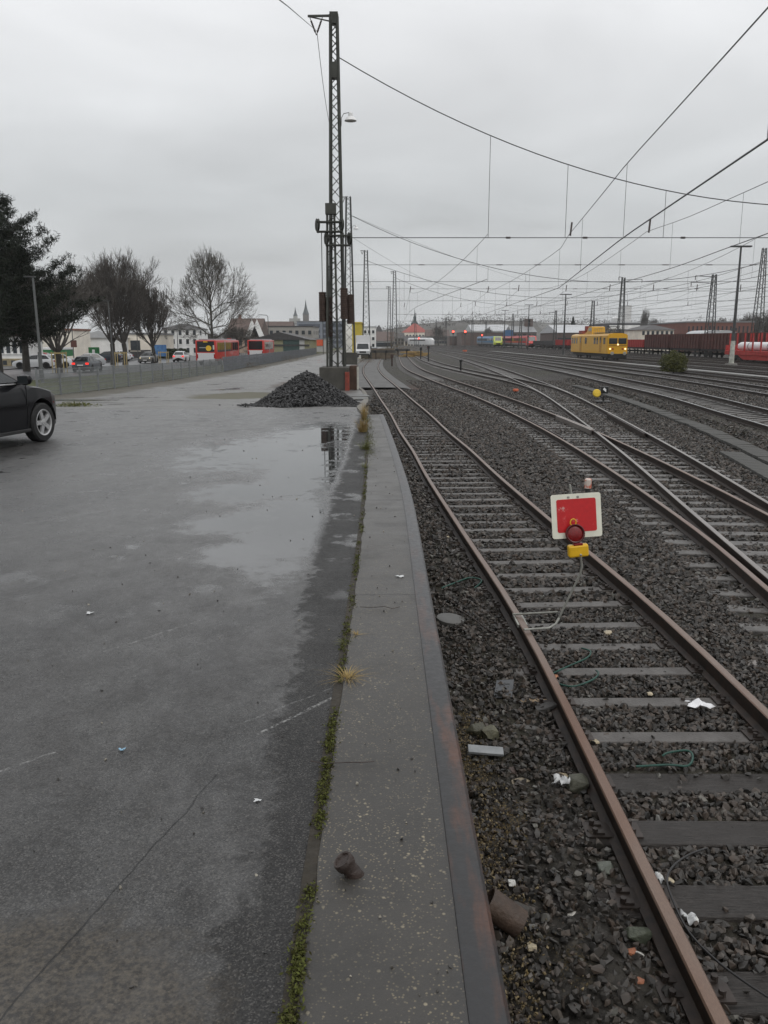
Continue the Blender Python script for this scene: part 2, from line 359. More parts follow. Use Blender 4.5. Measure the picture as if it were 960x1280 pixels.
def ballast_mat():
    n = NT('ballast_bed'); X, Y, Z = n.xyz()
    v = n.vor(17); vc = n.vor(17, 'F1', 'Color'); fine = n.noise(60, 4, .7); md = n.noise(.8, 5, .6); big = n.noise(.12, 3)
    s = n.t.nodes.new('ShaderNodeSeparateColor'); n.put(s.inputs[0], vc)
    base = n.mix(s.outputs[0], (.018, .0165, .015), (.058, .053, .048))
    base = n.mix(n.rng(md, .4, .68), base, n.mix(.5, base, (.034, .024, .016)))
    far = n.m('MULTIPLY', n.rng(n.m('ADD', big, n.m('MULTIPLY', md, .3)), .55, .75), .5)
    base = n.mix(far, base, (.036, .035, .018))
    # reddish brown soil between the sidings
    rx = n.m('SUBTRACT', X, 2.2); ry = n.m('SUBTRACT', Y, 47.0)
    q = n.m('SUBTRACT', 1.0, n.m('ADD', n.m('POWER', n.m('DIVIDE', n.m('ABSOLUTE', rx), 2.2), 2.0), n.m('POWER', n.m('DIVIDE', n.m('ABSOLUTE', ry), 12.0), 2.0)))
    base = n.mix(n.m('MULTIPLY', n.rng(n.m('ADD', q, n.m('MULTIPLY', n.m('SUBTRACT', md, .5), 2.2)), 0, .6), .75), base, (.060, .030, .022))
    # fine yellowish grit at the foot of the platform
    gr = n.m('MULTIPLY', n.rng(n.m('ADD', X, n.m('MULTIPLY', n.m('SUBTRACT', md, .5), .5)), .75, 1.05, 1, 0), n.rng(n.noise(70, 3, .7), .50, .60))
    base = n.mix(n.m('MULTIPLY', gr, n.m('MULTIPLY', n.rng(Y, 5.5, 7.5, 1, 0), n.rng(n.noise(1.9, 3), .42, .58))), base, (.19, .135, .055))
    n.bump(n.m('ADD', n.m('MULTIPLY', v, -1.0), n.m('MULTIPLY', fine, .3)), .9, .05)
    n.b.inputs['Specular IOR Level'].default_value = .25
    return n.done(base, n.rng(s.outputs[1], 0, 1, .55, .9))
def path_mat():
    n = NT('gravel_path'); X, Y, Z = n.xyz()
    md = n.noise(.55, 6, .6); sm = n.noise(5, 5, .65); fine = n.noise(80, 3, .7)
    base = n.mix(n.rng(n.m('ADD', md, n.m('MULTIPLY', n.m('SUBTRACT', sm, .5), .5)), .36, .62), (.060, .057, .051), (.150, .147, .140))
    base = n.mix(n.m('MULTIPLY', n.rng(fine, .3, .7), .4), base, (.06, .056, .05))
    def blob(x, y, rx, ry, k=1.6):
        a = n.m('DIVIDE', n.m('SUBTRACT', X, x), rx); b = n.m('DIVIDE', n.m('SUBTRACT', Y, y), ry)
        return n.rng(n.m('ADD', n.m('SUBTRACT', 1.0, n.m('ADD', n.m('MULTIPLY', a, a), n.m('MULTIPLY', b, b))), n.m('MULTIPLY', n.m('SUBTRACT', n.noise(1.4, 5, .6), .5), k)), 0, .5)
    mud = blob(-6.2, 36.5, 2.6, 4.2); base = n.mix(n.m('MULTIPLY', mud, .85), base, n.mix(n.rng(sm, .4, .6), (.098, .082, .05), (.075, .078, .04)))
    mud2 = blob(-4.6, 52, 2.2, 12); base = n.mix(n.m('MULTIPLY', mud2, .7), base, (.09, .066, .05))
    fr = n.rng(n.m('ADD', X, n.m('MULTIPLY', n.m('SUBTRACT', md, .5), 1.5)), -12.9, -12.2, 1, 0); base = n.mix(n.m('MULTIPLY', fr, .7), base, (.07, .062, .04))
    pud = n.m('MAXIMUM', blob(-5.2, 47, 1.1, 5, 1.2), n.m('MAXIMUM', blob(-11.3, 30.5, 1.6, 2.2, 1.5), n.rng(n.noise(.45, 4, .55), .60, .66)))
    base = n.mix(pud, base, (.03, .029, .026))
    r = n.mix(n.rng(sm, .35, .65), (.30,) * 3, (.5,) * 3); r = n.mix(pud, r, (.03,) * 3); r = n.mix(n.m('MAXIMUM', mud, n.m('MAXIMUM', mud2, fr)), r, (.75,) * 3)
    n.bump(n.m('ADD', fine, n.m('MULTIPLY', sm, 2.0)), n.m('MULTIPLY', n.m('SUBTRACT', 1.0, pud), .35), .02)
    return n.done(base, r)
m_asphalt = asphalt_mat(); m_kerb = kerb_mat(); m_ballast = ballast_mat(); m_path = path_mat()
m_street = M('street_asphalt', (.075, .077, .08), .35, .2, .6, bump=.2)
m_lawn = M('lawn_grass', (.050, .046, .022), .9, .3, 1.6, col2=(.060, .078, .020), bump=.6, bscale=20)
m_earth = M('earth', (.06, .055, .045), .9, .3, .05)
m_conc = M('grey_concrete', (.20, .195, .18), .7, .25, 3, bump=.2)
m_pave = M('track_paving', (.042, .040, .036), .6, .6, .9, col2=(.085, .083, .078), bump=.6)
m_edge = None
# ------------------------------------------------------------------ ground sheets
YP = sorted(set(ys(-5, 20.1, 50, 1.0)))
struct(sheet('pavement', lambda Y: -70, lambda Y: float(seam_s(min(Y, 19))) - .02, YP, 12, lambda X, Y: 1.32, m_asphalt))
YK = ys(-5, 18.6, 160, 1.0)
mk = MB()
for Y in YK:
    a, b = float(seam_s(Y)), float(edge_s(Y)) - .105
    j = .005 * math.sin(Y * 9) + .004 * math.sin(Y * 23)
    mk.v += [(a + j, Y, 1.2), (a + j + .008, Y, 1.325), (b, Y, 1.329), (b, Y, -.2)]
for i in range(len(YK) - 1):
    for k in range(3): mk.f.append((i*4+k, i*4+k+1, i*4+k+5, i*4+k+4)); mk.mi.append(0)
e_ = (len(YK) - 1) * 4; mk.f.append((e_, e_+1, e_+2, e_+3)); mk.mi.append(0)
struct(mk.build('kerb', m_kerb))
nE = NT('edge_steel'); f1 = nE.noise(2.0, 5, .65, stretch=(6, 1, 1)); f2 = nE.noise(40, 4)
cE = nE.mix(nE.rng(f1, .49, .66), (.026, .026, .027), (.085, .040, .026)); cE = nE.mix(nE.m('MULTIPLY', nE.rng(f2, .5, .7), .5), cE, (.035, .033, .032))
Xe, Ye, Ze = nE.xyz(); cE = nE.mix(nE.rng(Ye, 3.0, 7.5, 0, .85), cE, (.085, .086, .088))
nE.bump(nE.m('ADD', f2, nE.noise(12, 4)), .35, .006); m_edge = nE.done(cE, nE.rng(f2, .3, .7, .38, .55), .15)
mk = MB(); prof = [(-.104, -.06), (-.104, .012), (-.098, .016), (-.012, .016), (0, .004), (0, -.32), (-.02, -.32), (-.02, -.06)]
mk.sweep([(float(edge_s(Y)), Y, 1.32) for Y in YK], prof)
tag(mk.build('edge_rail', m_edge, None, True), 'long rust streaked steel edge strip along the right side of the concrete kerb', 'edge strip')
mk = MB()
for Y in YK: mk.v += [(float(edge_s(Y)) - .05, Y, 1.05), (float(edge_s(Y)) - .05, Y, -.3)]
mk.f = [(2*i, 2*i+1, 2*i+3, 2*i+2) for i in range(len(YK) - 1)]; mk.mi = [0] * len(mk.f)
n_ = len(mk.v); mk.v += [(-70, 20.1, 1.318), (float(seam_s(19)) - .02, 20.1, 1.318), (float(seam_s(19)) - .02, 20.1, -.3), (-70, 20.1, -.3)]
struct(mk.build('platform_wall', m_conc))
YL = ys(20.09, 320, 90, 2.0)
def xl0(Y): return -14.6
struct(sheet('path', xl0, lambda Y: float(edge_l(Y)), YL, 14, lambda X, Y: zl(Y) + .004 + (0 if Y < 20.2 else .02 * math.sin(X * 1.3 + Y * .4)), m_path))
mk = MB(); pa = [(float(edge_l(Y)), Y, zl(Y)) for Y in ys(18.65, 140, 60, 1.6)]
mk.sweep(pa, [(-.02, .05), (.14, .05), (.16, .03), (.16, -1.4), (-.02, -1.4)])
tag(mk.build('kerbstone', M('old_kerbstone', (.13, .12, .10), .6, .35, 2)), 'old low curving kerbstone border running beside the paved far track', 'kerbstone')
struct(sheet('lawn', lambda Y: lerpf([(0,-26),(60,-24),(110,-18),(320,-18)])(Y), lambda Y: -14.6, ys(20.1, 320, 40, 2), 3, lambda X, Y: zl(Y) + .0, m_lawn))
struct(sheet('street', lambda Y: -38, lambda Y: lerpf([(0,-26),(60,-24),(110,-18),(320,-18)])(Y), ys(20.1, 600, 30, 2), 3, lambda X, Y: zl(Y) - .10, m_street))
struct(sheet('forecourt', lambda Y: -300, lambda Y: -38, ys(20.1, 600, 30, 2), 3, lambda X, Y: zl(Y) - .02, m_street))
mk = MB(); mk.box((0, 0, -.75), (2900, 2900, .9)); struct(mk.build('ground', m_earth))
def xg0(Y): return (float(edge_s(Y)) - .06) if Y < 18.4 else float(edge_l(min(Y, 300))) + .02
rs = np.random.RandomState(3)
nx_, YB = 150, [-3 + 42 * (i / 190) ** 1.5 for i in range(190)] + ys(39, 420, 70, 1.6)
XF = [(i / nx_) ** 2.0 for i in range(nx_ + 1)]
V = []; 
for Y in YB:
    a = xg0(Y)
    for t in XF:
        X = a + (78 - a) * t; z = zyard(X, Y) - .012
        if Y < 36 and X < 14:
            z += .016 * math.sin(X * 5.1 + 1.7 * math.sin(Y * 3.3)) * math.sin(Y * 4.7 + X) + rs.uniform(-.012, .012)
            d = abs(X - float(c1(Y)))
            if .8 < d < 1.45 and X < 5: z += .05 * (1 - abs(d - 1.15) / .35)
        V.append((X, Y, z))
n_ = nx_ + 1
mk = MB(); mk.v = V; mk.f = [(j*n_+i, j*n_+i+1, (j+1)*n_+i+1, (j+1)*n_+i) for j in range(len(YB)-1) for i in range(nx_)]; mk.mi = [0]*len(mk.f)
stuff(mk.build('ballast', m_ballast, None, 'all'))
COL.objects['ballast']['kind'] = 'structure'
# paving round the far end of the near track
mk = MB()
YV = ys(50.5, 124, 30, 1.3)
cp = lambda Y, o: float(c1(Y)) + o
for o0, o1 in ((-1.7, -.86), (-.66, .66), (.86, 1.6)):
    b0 = len(mk.v)
    for Y in YV:
        k = 1 if Y < 74 or o0 < .5 else max(.45, 1 - (Y - 74) / 60)
        mk.v += [(cp(Y, o0), Y, .15), (cp(Y, o0 + (o1 - o0) * k), Y, .15 if o0 < .5 else .05)]
    for i in range(len(YV) - 1): mk.f.append((b0+2*i, b0+2*i+1, b0+2*i+3, b0+2*i+2)); mk.mi.append(0)
struct(mk.build('track_paving', m_pave))
# ------------------------------------------------------------------ tracks
nR = NT('rail_rust'); a_ = nR.noise(14, 5, .6); cR = nR.mix(nR.rng(a_, .35, .65), (.014, .010, .008), (.036, .022, .015)); nR.bump(nR.noise(90, 3), .3, .004); m_rail = nR.done(cR, .6, .2)
def head_mat(name, c0, c1_, r):
    n = NT(name); a = n.noise(1.3, 4, .6, stretch=(3, .5, 1)); b = n.noise(60, 3, .6, stretch=(8, 1, 1))
    c = n.mix(n.rng(a, .35, .65), c0, c1_); c = n.mix(n.m('MULTIPLY', n.rng(b, .4, .7), .4), c, (.05, .035, .028))
    return n.done(c, n.rng(b, .3, .7, r - .06, r + .1), .45)
m_head_rust = head_mat('rail_head_rusty', (.17, .098, .066), (.20, .145, .115), .34)
m_head = head_mat('rail_head_worn', (.20, .18, .165), (.27, .245, .225), .30)
m_head_main = head_mat('rail_head_polished', (.20, .20, .20), (.30, .30, .30), .25)
nW = NT('sleeper_wood'); g1 = nW.noise(6, 5, .65, stretch=(.7, 14, 3)); g2 = nW.noise(2, 3); g3 = nW.noise(10, 4, .7, stretch=(.35, 20, 2))
oi = nW.t.nodes.new('ShaderNodeObjectInfo'); 
cW = nW.mix(nW.rng(g1, .3, .7), (.012, .010, .009), (.082, .072, .064)); cW = nW.mix(nW.m('MULTIPLY', nW.rng(g3, .56, .62), .8), cW, (.006, .005, .0045))
cW = nW.mix(nW.rng(g2, .45, .7, 0, .4), cW, (.085, .078, .074)); cW = nW.mix(nW.m('MULTIPLY', oi.outputs['Random'], .4), cW, (.045, .038, .034))
nW.bump(nW.m('ADD', g1, g3), .9, .02); m_wood = nW.done(cW, nW.rng(g1, .3, .7, .28, .5))
m_slp_c = M('sleeper_weathered', (.055, .05, .046), .5, .35, 6, col2=(.125, .118, .11), bump=.3)
m_slp_s = M('sleeper_steel', (.052, .046, .041), .5, .35, 5, col2=(.105, .097, .09), bump=.4)
m_plate = M('rail_fastening', (.030, .022, .018), .55, .3, 9)
def rail_prof(wd=.072):
    h = wd / 2
    p = [(-.062, -.172), (.062, -.172), (.062, -.158), (.012, -.138), (.010, -.05), (h, -.042), (h, -.008), (h - .008, 0), (-h + .008, 0), (-h, -.008), (-h, -.042), (-.010, -.05), (-.012, -.138), (-.062, -.158)]
    mi = [0] * 14; mi[6] = 1; mi[7] = 1; mi[8] = 1
    return p, mi
def path3(cf, off, Ys, z):
    out = []
    for Y in Ys:
        d = (float(cf(Y + .5)) - float(cf(Y - .5))); k = math.sqrt(1 + d * d)
        out.append((float(cf(Y)) + off / k, Y - off * d / k, z))
    return out
def sleeper_mb(l=2.6, wd=.25, h=.12, mi=0):
    return MB().box((0, 0, -h / 2), (l, wd, h), bev=.012)
def fast_mb(offs):
    b = MB()
    for o in offs:
        b.box((o, 0, .008), (.34, .16, .014)); 
        for s in (-1, 1):
            for t in (-.045, .045):
                b.tube([(o + s * .115, t, .014), (o + s * .115, t, .05)], .017, 6); b.box((o + s * .085, t, .022), (.05, .04, .018))
    return b
def track(name, label, cf, Ys, zr, head, slp_Y, slp_mat, spacing=.63, ntop=100, length=2.6, cant=0, group='railway tracks of the yard', long_to=None, far_Y=None, wear=None, box_rail=False, fast_n=0, wd=.25, skip=None, alt=None):
    t = thing(name, label, 'railway track', (0, 0, 0), 0, group)
    for off, dz, hm in ((-.7525, 0, head[0]), (.7525, cant, head[1])):
        p, mi = rail_prof(.075)
        if box_rail: p, mi = [(-.05, -.17), (.05, -.17), (.037, 0), (-.037, 0)], [0, 0, 1, 0]
        b = MB(); b.sweep(path3(cf, off, Ys, zr + dz), p, mi); b.build('rail', [m_rail, hm], t, False)
    if slp_Y is None: return t
    me_cache = {}
    Y = slp_Y[0]; n = 0; restV = MB(); rnd = random.Random(hash(label) % 1000 if False else len(label))
    fm = None
    while Y < slp_Y[1]:
        d = float(cf(Y + .5)) - float(cf(Y - .5)); ang = -math.atan(d); X = float(cf(Y)); L = length
        if long_to is not None and long_to[0] < Y < long_to[1]:
            X2 = float(long_to[2](Y)); L = length + abs(X2 - X); X = (X + X2) / 2; ang = 0 if False else ang
        jit = rnd.uniform(-.03, .03)
        if skip and skip[0] < Y < skip[1]: Y += spacing; continue
        if n < ntop:
            al = alt is not None and Y > alt[0]; key = (round(L, 1), al)
            if key not in me_cache:
                o = sleeper_mb(L, alt[2] if al else wd).build('sleeper', alt[1] if al else slp_mat, t); me_cache[key] = o.data
            else:
                o = bpy.data.objects.new('sleeper', me_cache[key]); COL.objects.link(o); o.parent = t
            o.location = (X + rnd.uniform(-.03, .03), Y + jit, zr - .165 + rnd.uniform(-.016, .006)); o.rotation_euler = (rnd.uniform(-.02, .02), cant / 1.5 * -1, ang + rnd.uniform(-.012, .012))
            if n < fast_n:
                for sx in (-.7525, .7525):
                    if fm is None: fo = fast_mb((0,)).build('fastening', m_plate, o); fm = fo.data
                    else: fo = bpy.data.objects.new('fastening', fm); COL.objects.link(fo); fo.parent = o
                    fo.location = (sx, 0, 0)
        else:
            restV.box((X, Y, zr - .22), (L, wd, .12), ang)
        n += 1; Y += spacing
    if restV.v: stuff(restV.build('sleepers', slp_mat, t))
    return t
YT = lambda a, b, st=1.0: [a + i * st for i in range(int((b - a) / st) + 1)]
track('railway_track', 'near rusty track on dark timber sleepers right beside the concrete platform edge', c1, YT(-4, 126), RT, (m_head_rust, m_head_rust), (2.01, 50.5), m_wood, .63, 100, 2.55, fast_n=24, wd=.26, alt=(5.4, m_slp_s, .17))
track('railway_track', 'second track from the platform, crossed by other rails, ending at a dark buffer', c2, YT(-4, 145), RT, (m_head_rust, m_head_rust), (6.2, 145), m_slp_c, .63, 100, 2.6, long_to=(6, 27, cA))
track('railway_track', 'track fanning right out of the turnout in the middle of the yard', cA, YT(-4, 250), RT, (m_head, m_head), (27.2, 250), m_slp_c, .63, 100, 2.6)
track('railway_track', 'far branch track curving left out of the second turnout', cD, YT(40, 250), RT - .003, (m_head, m_head), (58, 250), m_slp_c, .63, 60, 2.6)
track('railway_track', 'first raised main line beyond the stone slab walkway with many fine sleepers', c5, YT(-4, 250), .44, (m_head_main, m_head_main), (16, 250), m_slp_c, .6, 100, 2.6, cant=.14)
track('railway_track', 'second raised main line behind the main line next to the slab walkway', c6, YT(-4, 400, 2), .44, (m_head_main, m_head_main), (28, 300), m_slp_c, .6, 100, 2.6, cant=.12)
wh = ['dark track just in front of the yellow railcar and the round bush', 'track carrying the yellow railcar', 'empty track right behind the yellow railcar', 'empty track between the tall floodlight mast and the wagons', 'track carrying the blue train and the red stake wagon', 'farthest track carrying the brown wagons and the red train']
for k in range(1, 7):
    track('railway_track', wh[k - 1], ck(k), YT(20, 400, 3), .46, (m_head_main, m_head_main), (40, 260), m_slp_c, .6, 0, 2.6, box_rail=True)
# guard rails and frogs of the turnouts
gr = thing('turnout_frog', 'worn steel crossing nose where the rails of the second track cut across', 'turnout', (0, 0, 0))
b = MB(); 
for o in (-.06, .06):
    b.sweep([(float(c2(Y)) + .7525 + o * 1.0, Y, RT - .002) for Y in YT(26, 31, .5)], [(-.025, -.15), (.025, -.15), (.025, 0), (-.025, 0)])
b.build('wing_rail', m_head, gr)
b = MB(); 
b.sweep([(float(c2(Y)) - .7525 + .11, Y, RT) for Y in YT(24, 31, .5)], [(-.025, -.15), (.025, -.15), (.025, 0), (-.025, 0)]); b.build('guard_rail', m_rail, gr)
b = MB(); b.sweep([(float(cA(Y)) + .7525 - .11, Y, RT) for Y in YT(25, 32, .5)], [(-.025, -.15), (.025, -.15), (.025, 0), (-.025, 0)]); b.build('guard_rail', m_rail, gr)
# walkway of slabs
ct = thing('cable_trough', 'long row of weathered stone slabs laid as a walkway before the main lines', 'cable trough', (0, 0, 0))
m_slab = M('trough_slab', (.060, .059, .054), .85, .35, 3, bump=.3)
cs = smooth([(8,7.5),(14,8.55),(18.5,9.3),(20.6,9.65),(24.5,10.25),(28,10.75),(32,11.15),(38.6,11.75),(47.7,12.25),(62,12.5),(75,12.7)], 1)
Y = 14.2; sm_ = MB().box((0, 0, 0), (.56, .485, .07), bev=.008).build('lid', m_slab, ct); first = True; q = 0
while Y < 54 and q < 98:
    o = sm_ if first else bpy.data.objects.new('lid', sm_.data)
    if not first: COL.objects.link(o); o.parent = ct
    first = False; d = float(cs(Y + .3)) - float(cs(Y - .3))
    o.location = (float(cs(Y)) + random.uniform(-.015, .015), Y, .075 + random.uniform(-.01, .012)); o.rotation_euler = (random.uniform(-.02, .02), random.uniform(-.03, .03), -math.atan(d / .6)); Y += .5; q += 1
ct2 = thing('cable_trough', 'short second row of stone slabs lying left of the long slab walkway', 'cable trough', (0, 0, 0))
for i in range(9):
    o = bpy.data.objects.new('lid', sm_.data); COL.objects.link(o); o.parent = ct2; Y = 17.4 + i * .5
    o.location = (float(cs(Y)) - .66, Y, .05); o.rotation_euler = (0, .02, -math.atan((float(cs(Y + .3)) - float(cs(Y - .3))) / .6))
# far walkway strip between the main lines
struct(sheet('walkway', lambda Y: float(ck(1)(Y)) + 1.9, lambda Y: float(ck(1)(Y)) + 2.9, ys(40, 200, 30), 1, lambda X, Y: .42, M('far_walkway', (.17, .17, .16), .6, .2, 2)))
# ------------------------------------------------------------------ ballast stones
def stone_protos(k=12, seed=5):
    rr = random.Random(seed); out = []
    for _ in range(k):
        bm = bmesh.new()
        for __ in range(11):
            v = Vector((rr.gauss(0, 1), rr.gauss(0, 1), rr.gauss(0, 1))).normalized(); bm.verts.new((v.x * .62, v.y * .5, v.z * .36))
        r = bmesh.ops.convex_hull(bm, input=bm.verts[:]); bmesh.ops.delete(bm, geom=[g for g in r['geom_interior'] if isinstance(g, bmesh.types.BMVert)], context='VERTS')
        bmesh.ops.triangulate(bm, faces=bm.faces[:]); bm.verts.index_update()
        out.append((np.array([v.co[:] for v in bm.verts]), np.array([[v.index for v in f.verts] for f in bm.faces]))); bm.free()
    return out
PROT = stone_protos()
def rotmats(n, rng):
    q = rng.randn(n, 4); q /= np.linalg.norm(q, axis=1)[:, None]; w_, x, y, z = q.T
    return np.stack([np.stack([1-2*(y*y+z*z), 2*(x*y-z*w_), 2*(x*z+y*w_)], 1), np.stack([2*(x*y+z*w_), 1-2*(x*x+z*z), 2*(y*z-x*w_)], 1), np.stack([2*(x*z-y*w_), 2*(y*z+x*w_), 1-2*(x*x+y*y)], 1)], 1)
def stones(name, pos, size, mat, seed=1, parent=None):
    rng = np.random.RandomState(seed); Vs = []; Fs = []; As = []; o = 0; which = rng.randint(0, len(PROT), len(pos))
    for k, (pv, pf) in enumerate(PROT):
        ix = np.where(which == k)[0]; n = len(ix)
        if not n: continue
        Rm = rotmats(n, rng); v = np.einsum('nij,vj->nvi', Rm, pv) * size[ix][:, None, None] + pos[ix][:, None, :]
        f = pf[None] + (np.arange(n) * len(pv))[:, None, None] + o
        Vs.append(v.reshape(-1, 3)); Fs.append(f.reshape(-1, 3)); As.append(np.repeat(rng.rand(n), len(pv))); o += n * len(pv)
    return fast_mesh(name, np.concatenate(Vs), np.concatenate(Fs), mat, parent, np.concatenate(As))
def stone_mat(name, ramp, rough=(.38, .75)):
    n = NT(name); a = n.t.nodes.new('ShaderNodeAttribute'); a.attribute_name = 'rnd'
    r = n.t.nodes.new('ShaderNodeValToRGB'); r.color_ramp.interpolation = 'LINEAR'; els = r.color_ramp.elements
    for i, (p, c) in enumerate(ramp):
        e = els[i] if i < 2 else els.new(p); e.position = p; e.color = (*c, 1)
    n.put(r.inputs[0], a.outputs['Fac']); f = n.noise(30, 3)
    c = n.mix(n.rng(f, .3, .7, 0, .5), r.outputs[0], (.03, .028, .026))
    return n.done(c, n.rng(n.noise(9, 2), .3, .7, *rough))
m_stone = stone_mat('ballast_stone', [(0, (.015, .0138, .012)), (.965, (.105, .090, .076)), (.5, (.047, .041, .035)), (.75, (.064, .045, .032)), (.975, (.15, .145, .125)), (1, (.17, .165, .15))])
rg = np.random.RandomState(11)
def scatter(y0, y1, x0f, x1, dens, s0, s1, zj):
    n = int((y1 - y0) * (x1 + .6) * dens); Y = rg.uniform(y0, y1, n); X = rg.uniform(-.6, x1, n)
    e = np.where(Y < 18.4, edge_s(Y) + .02, edge_l(np.maximum(Y, 18.2)) + .3); C1, C2, CA = c1(Y), c2(Y), cA(Y)
    keep = (X > e) & ~((Y > 50.5) & (np.abs(X - C1) < 2.2))
    for cc in (C1, C2, CA): keep &= np.abs(np.abs(X - cc) - .7525) > .075
    # sleepers of the near track stay mostly clear between the rails
    ph = (Y - 2.01 + .315) % .63 - .315
    on1 = (np.abs(ph) < np.where(Y < 5.4, .145, .105)) & (np.abs(X - C1) < .68)
    keep &= ~(on1 & (rg.rand(n) > .05))
    ph2 = (Y - 6.2 + .315) % .63 - .315
    lo = np.minimum(C2, CA) - 1.25; hi = np.where(Y < 27, np.maximum(C2, CA) + 1.25, C2 + 1.25)
    keep &= ~((np.abs(ph2) < .14) & (X > lo) & (X < hi) & (rg.rand(n) > .06))
    gut = (X < C1 - 1.0) & (Y < 9); keep &= ~(gut & (rg.rand(n) > .8))
    X, Y = X[keep], Y[keep]; n = len(X); S = rg.uniform(s0, s1, n)
    S *= np.where((X < c1(Y) - .85) & (rg.rand(n) < .55), .55, 1)
    d = np.abs(X - c1(Y)); Z = rg.uniform(-.012, zj, n) + .27 * np.clip((X - (c5(Y) - 1.8)) / .5, 0, 1) + (np.abs(X - c5(Y)) < 1.35) * (-.04) + np.where((d > .8) & (d < 1.45) & (X < 5), .05 * (1 - np.abs(d - 1.15) / .35), 0)
    return np.stack([X, Y, Z], 1), S
parts = [scatter(2.2, 9, 0, 6, 1250, .032, .066, .022), scatter(9, 17, 0, 9.5, 430, .055, .09, .022), scatter(17, 34, 0, 19, 150, .07, .115, .02), scatter(34, 62, 0, 28, 55, .09, .14, .02)]
pos = np.concatenate([p[0] for p in parts]); siz = np.concatenate([p[1] for p in parts])
stuff(stones('ballast_stones', pos, siz, m_stone, 2), 'loose dark crushed stone ballast lying between the rails and sleepers', 'ballast')

rg = np.random.RandomState(71); n = 9000; Y = rg.uniform(2.0, 6.2, n); X = edge_s(Y) + .015 + np.abs(rg.normal(0, .22, n)); k = (X < c1(Y) - .9) & (np.sin(X * 9) * np.sin(Y * 5.3 + 1) > -.55); X, Y = X[k], Y[k]
m_gritstone = stone_mat('yellow_grit', [(0, (.05, .038, .02)), (1, (.30, .23, .12)), (.5, (.11, .08, .035)), (.85, (.20, .145, .06))])
stuff(stones('yellow_grit', np.stack([X, Y, rg.uniform(.0, .05, len(X))], 1), rg.uniform(.008, .020, len(X)), m_gritstone, 9), 'fine yellowish grit lying at the foot of the platform edge', 'grit')
# ------------------------------------------------------------------ the seam: soil, moss, grass
m_soil = M('seam_soil', (.030, .025, .018), .9, .4, 12, bump=.5)
mk = MB()
for Y in ys(-5, 20.1, 120, 1): mk.v += [(float(seam_s(min(Y, 19))) - .035, Y, 1.323), (float(seam_s(min(Y, 19))) + .035, Y, 1.319)]
mk.f = [(2*i, 2*i+1, 2*i+3, 2*i+2) for i in range(120)]; mk.mi = [0] * 120
struct(mk.build('soil', m_soil))
def leafmat(name, a, b, r=.6):
    n = NT(name); at_ = n.t.nodes.new('ShaderNodeAttribute'); at_.attribute_name = 'rnd'
    n.b.inputs['Specular IOR Level'].default_value = .25
    return n.done(n.mix(at_.outputs['Fac'], a, b), r)
m_moss = leafmat('moss', (.034, .030, .009), (.085, .098, .020), .8)
m_dry = leafmat('dry_grass', (.22, .15, .055), (.36, .27, .11), .7)
m_grass = leafmat('green_blades', (.06, .08, .02), (.16, .15, .05), .6)
def tris(name, c, size, mat, seed=0, parent=None, flat=.6, asp=.5):       # cloud of small leaf shaped quads at centres c
    rng = np.random.RandomState(seed); n = len(c); size = np.broadcast_to(size, (n,))
    d = rng.randn(n, 3); d[:, 2] *= flat; d /= np.linalg.norm(d, axis=1)[:, None]
    e = np.cross(d, rng.randn(n, 3)); e /= np.linalg.norm(e, axis=1)[:, None] + 1e-9
    a = d * size[:, None]; b = e * (size * asp)[:, None]
    V = np.stack([c - a, c + b * .9, c + a, c - b * .9], 1).reshape(-1, 3)
    F = np.arange(4 * n).reshape(n, 4)
    return fast_mesh(name, V, F, mat, parent, np.repeat(rng.rand(n), 4))
rg = np.random.RandomState(21); cs_ = []
for i in range(1150):
    Y = 1.6 + 9.5 * rg.rand() ** 1.9; dens = .35 + .65 * math.sin(Y * 7.3) * math.sin(Y * 2.9 + 1)
    if Y > 4.2: dens *= .3
    if rg.rand() > dens + .12: continue
    c0 = np.array([float(seam_s(Y)) - .008 + rg.normal() * .009, Y + rg.normal() * .008, 1.326]); k = rg.randint(8, 22); rr = rg.uniform(.005, .013)
    cs_.append(c0 + np.abs(rg.randn(k, 3)) * [0, 0, rr * .8] + rg.randn(k, 3) * [rr, rr * 1.4, 0])
for i in range(420):                                   # tall weed patches at the far end
    Y = rg.choice([12.1, 13.2, 14.2, 15.5, 17, 17.8]) + rg.normal() * .35; k = 8
    cs_.append(np.array([float(seam_s(min(Y, 18.5))) + rg.normal() * .05, Y, 1.33]) + np.abs(rg.randn(k, 3)) * [.02, .02, .03])
cs_ = np.concatenate(cs_)
stuff(tris('moss', cs_, rg.uniform(.004, .009, len(cs_)), m_moss, 3), 'green moss growing in the seam between asphalt and concrete kerb', 'moss')
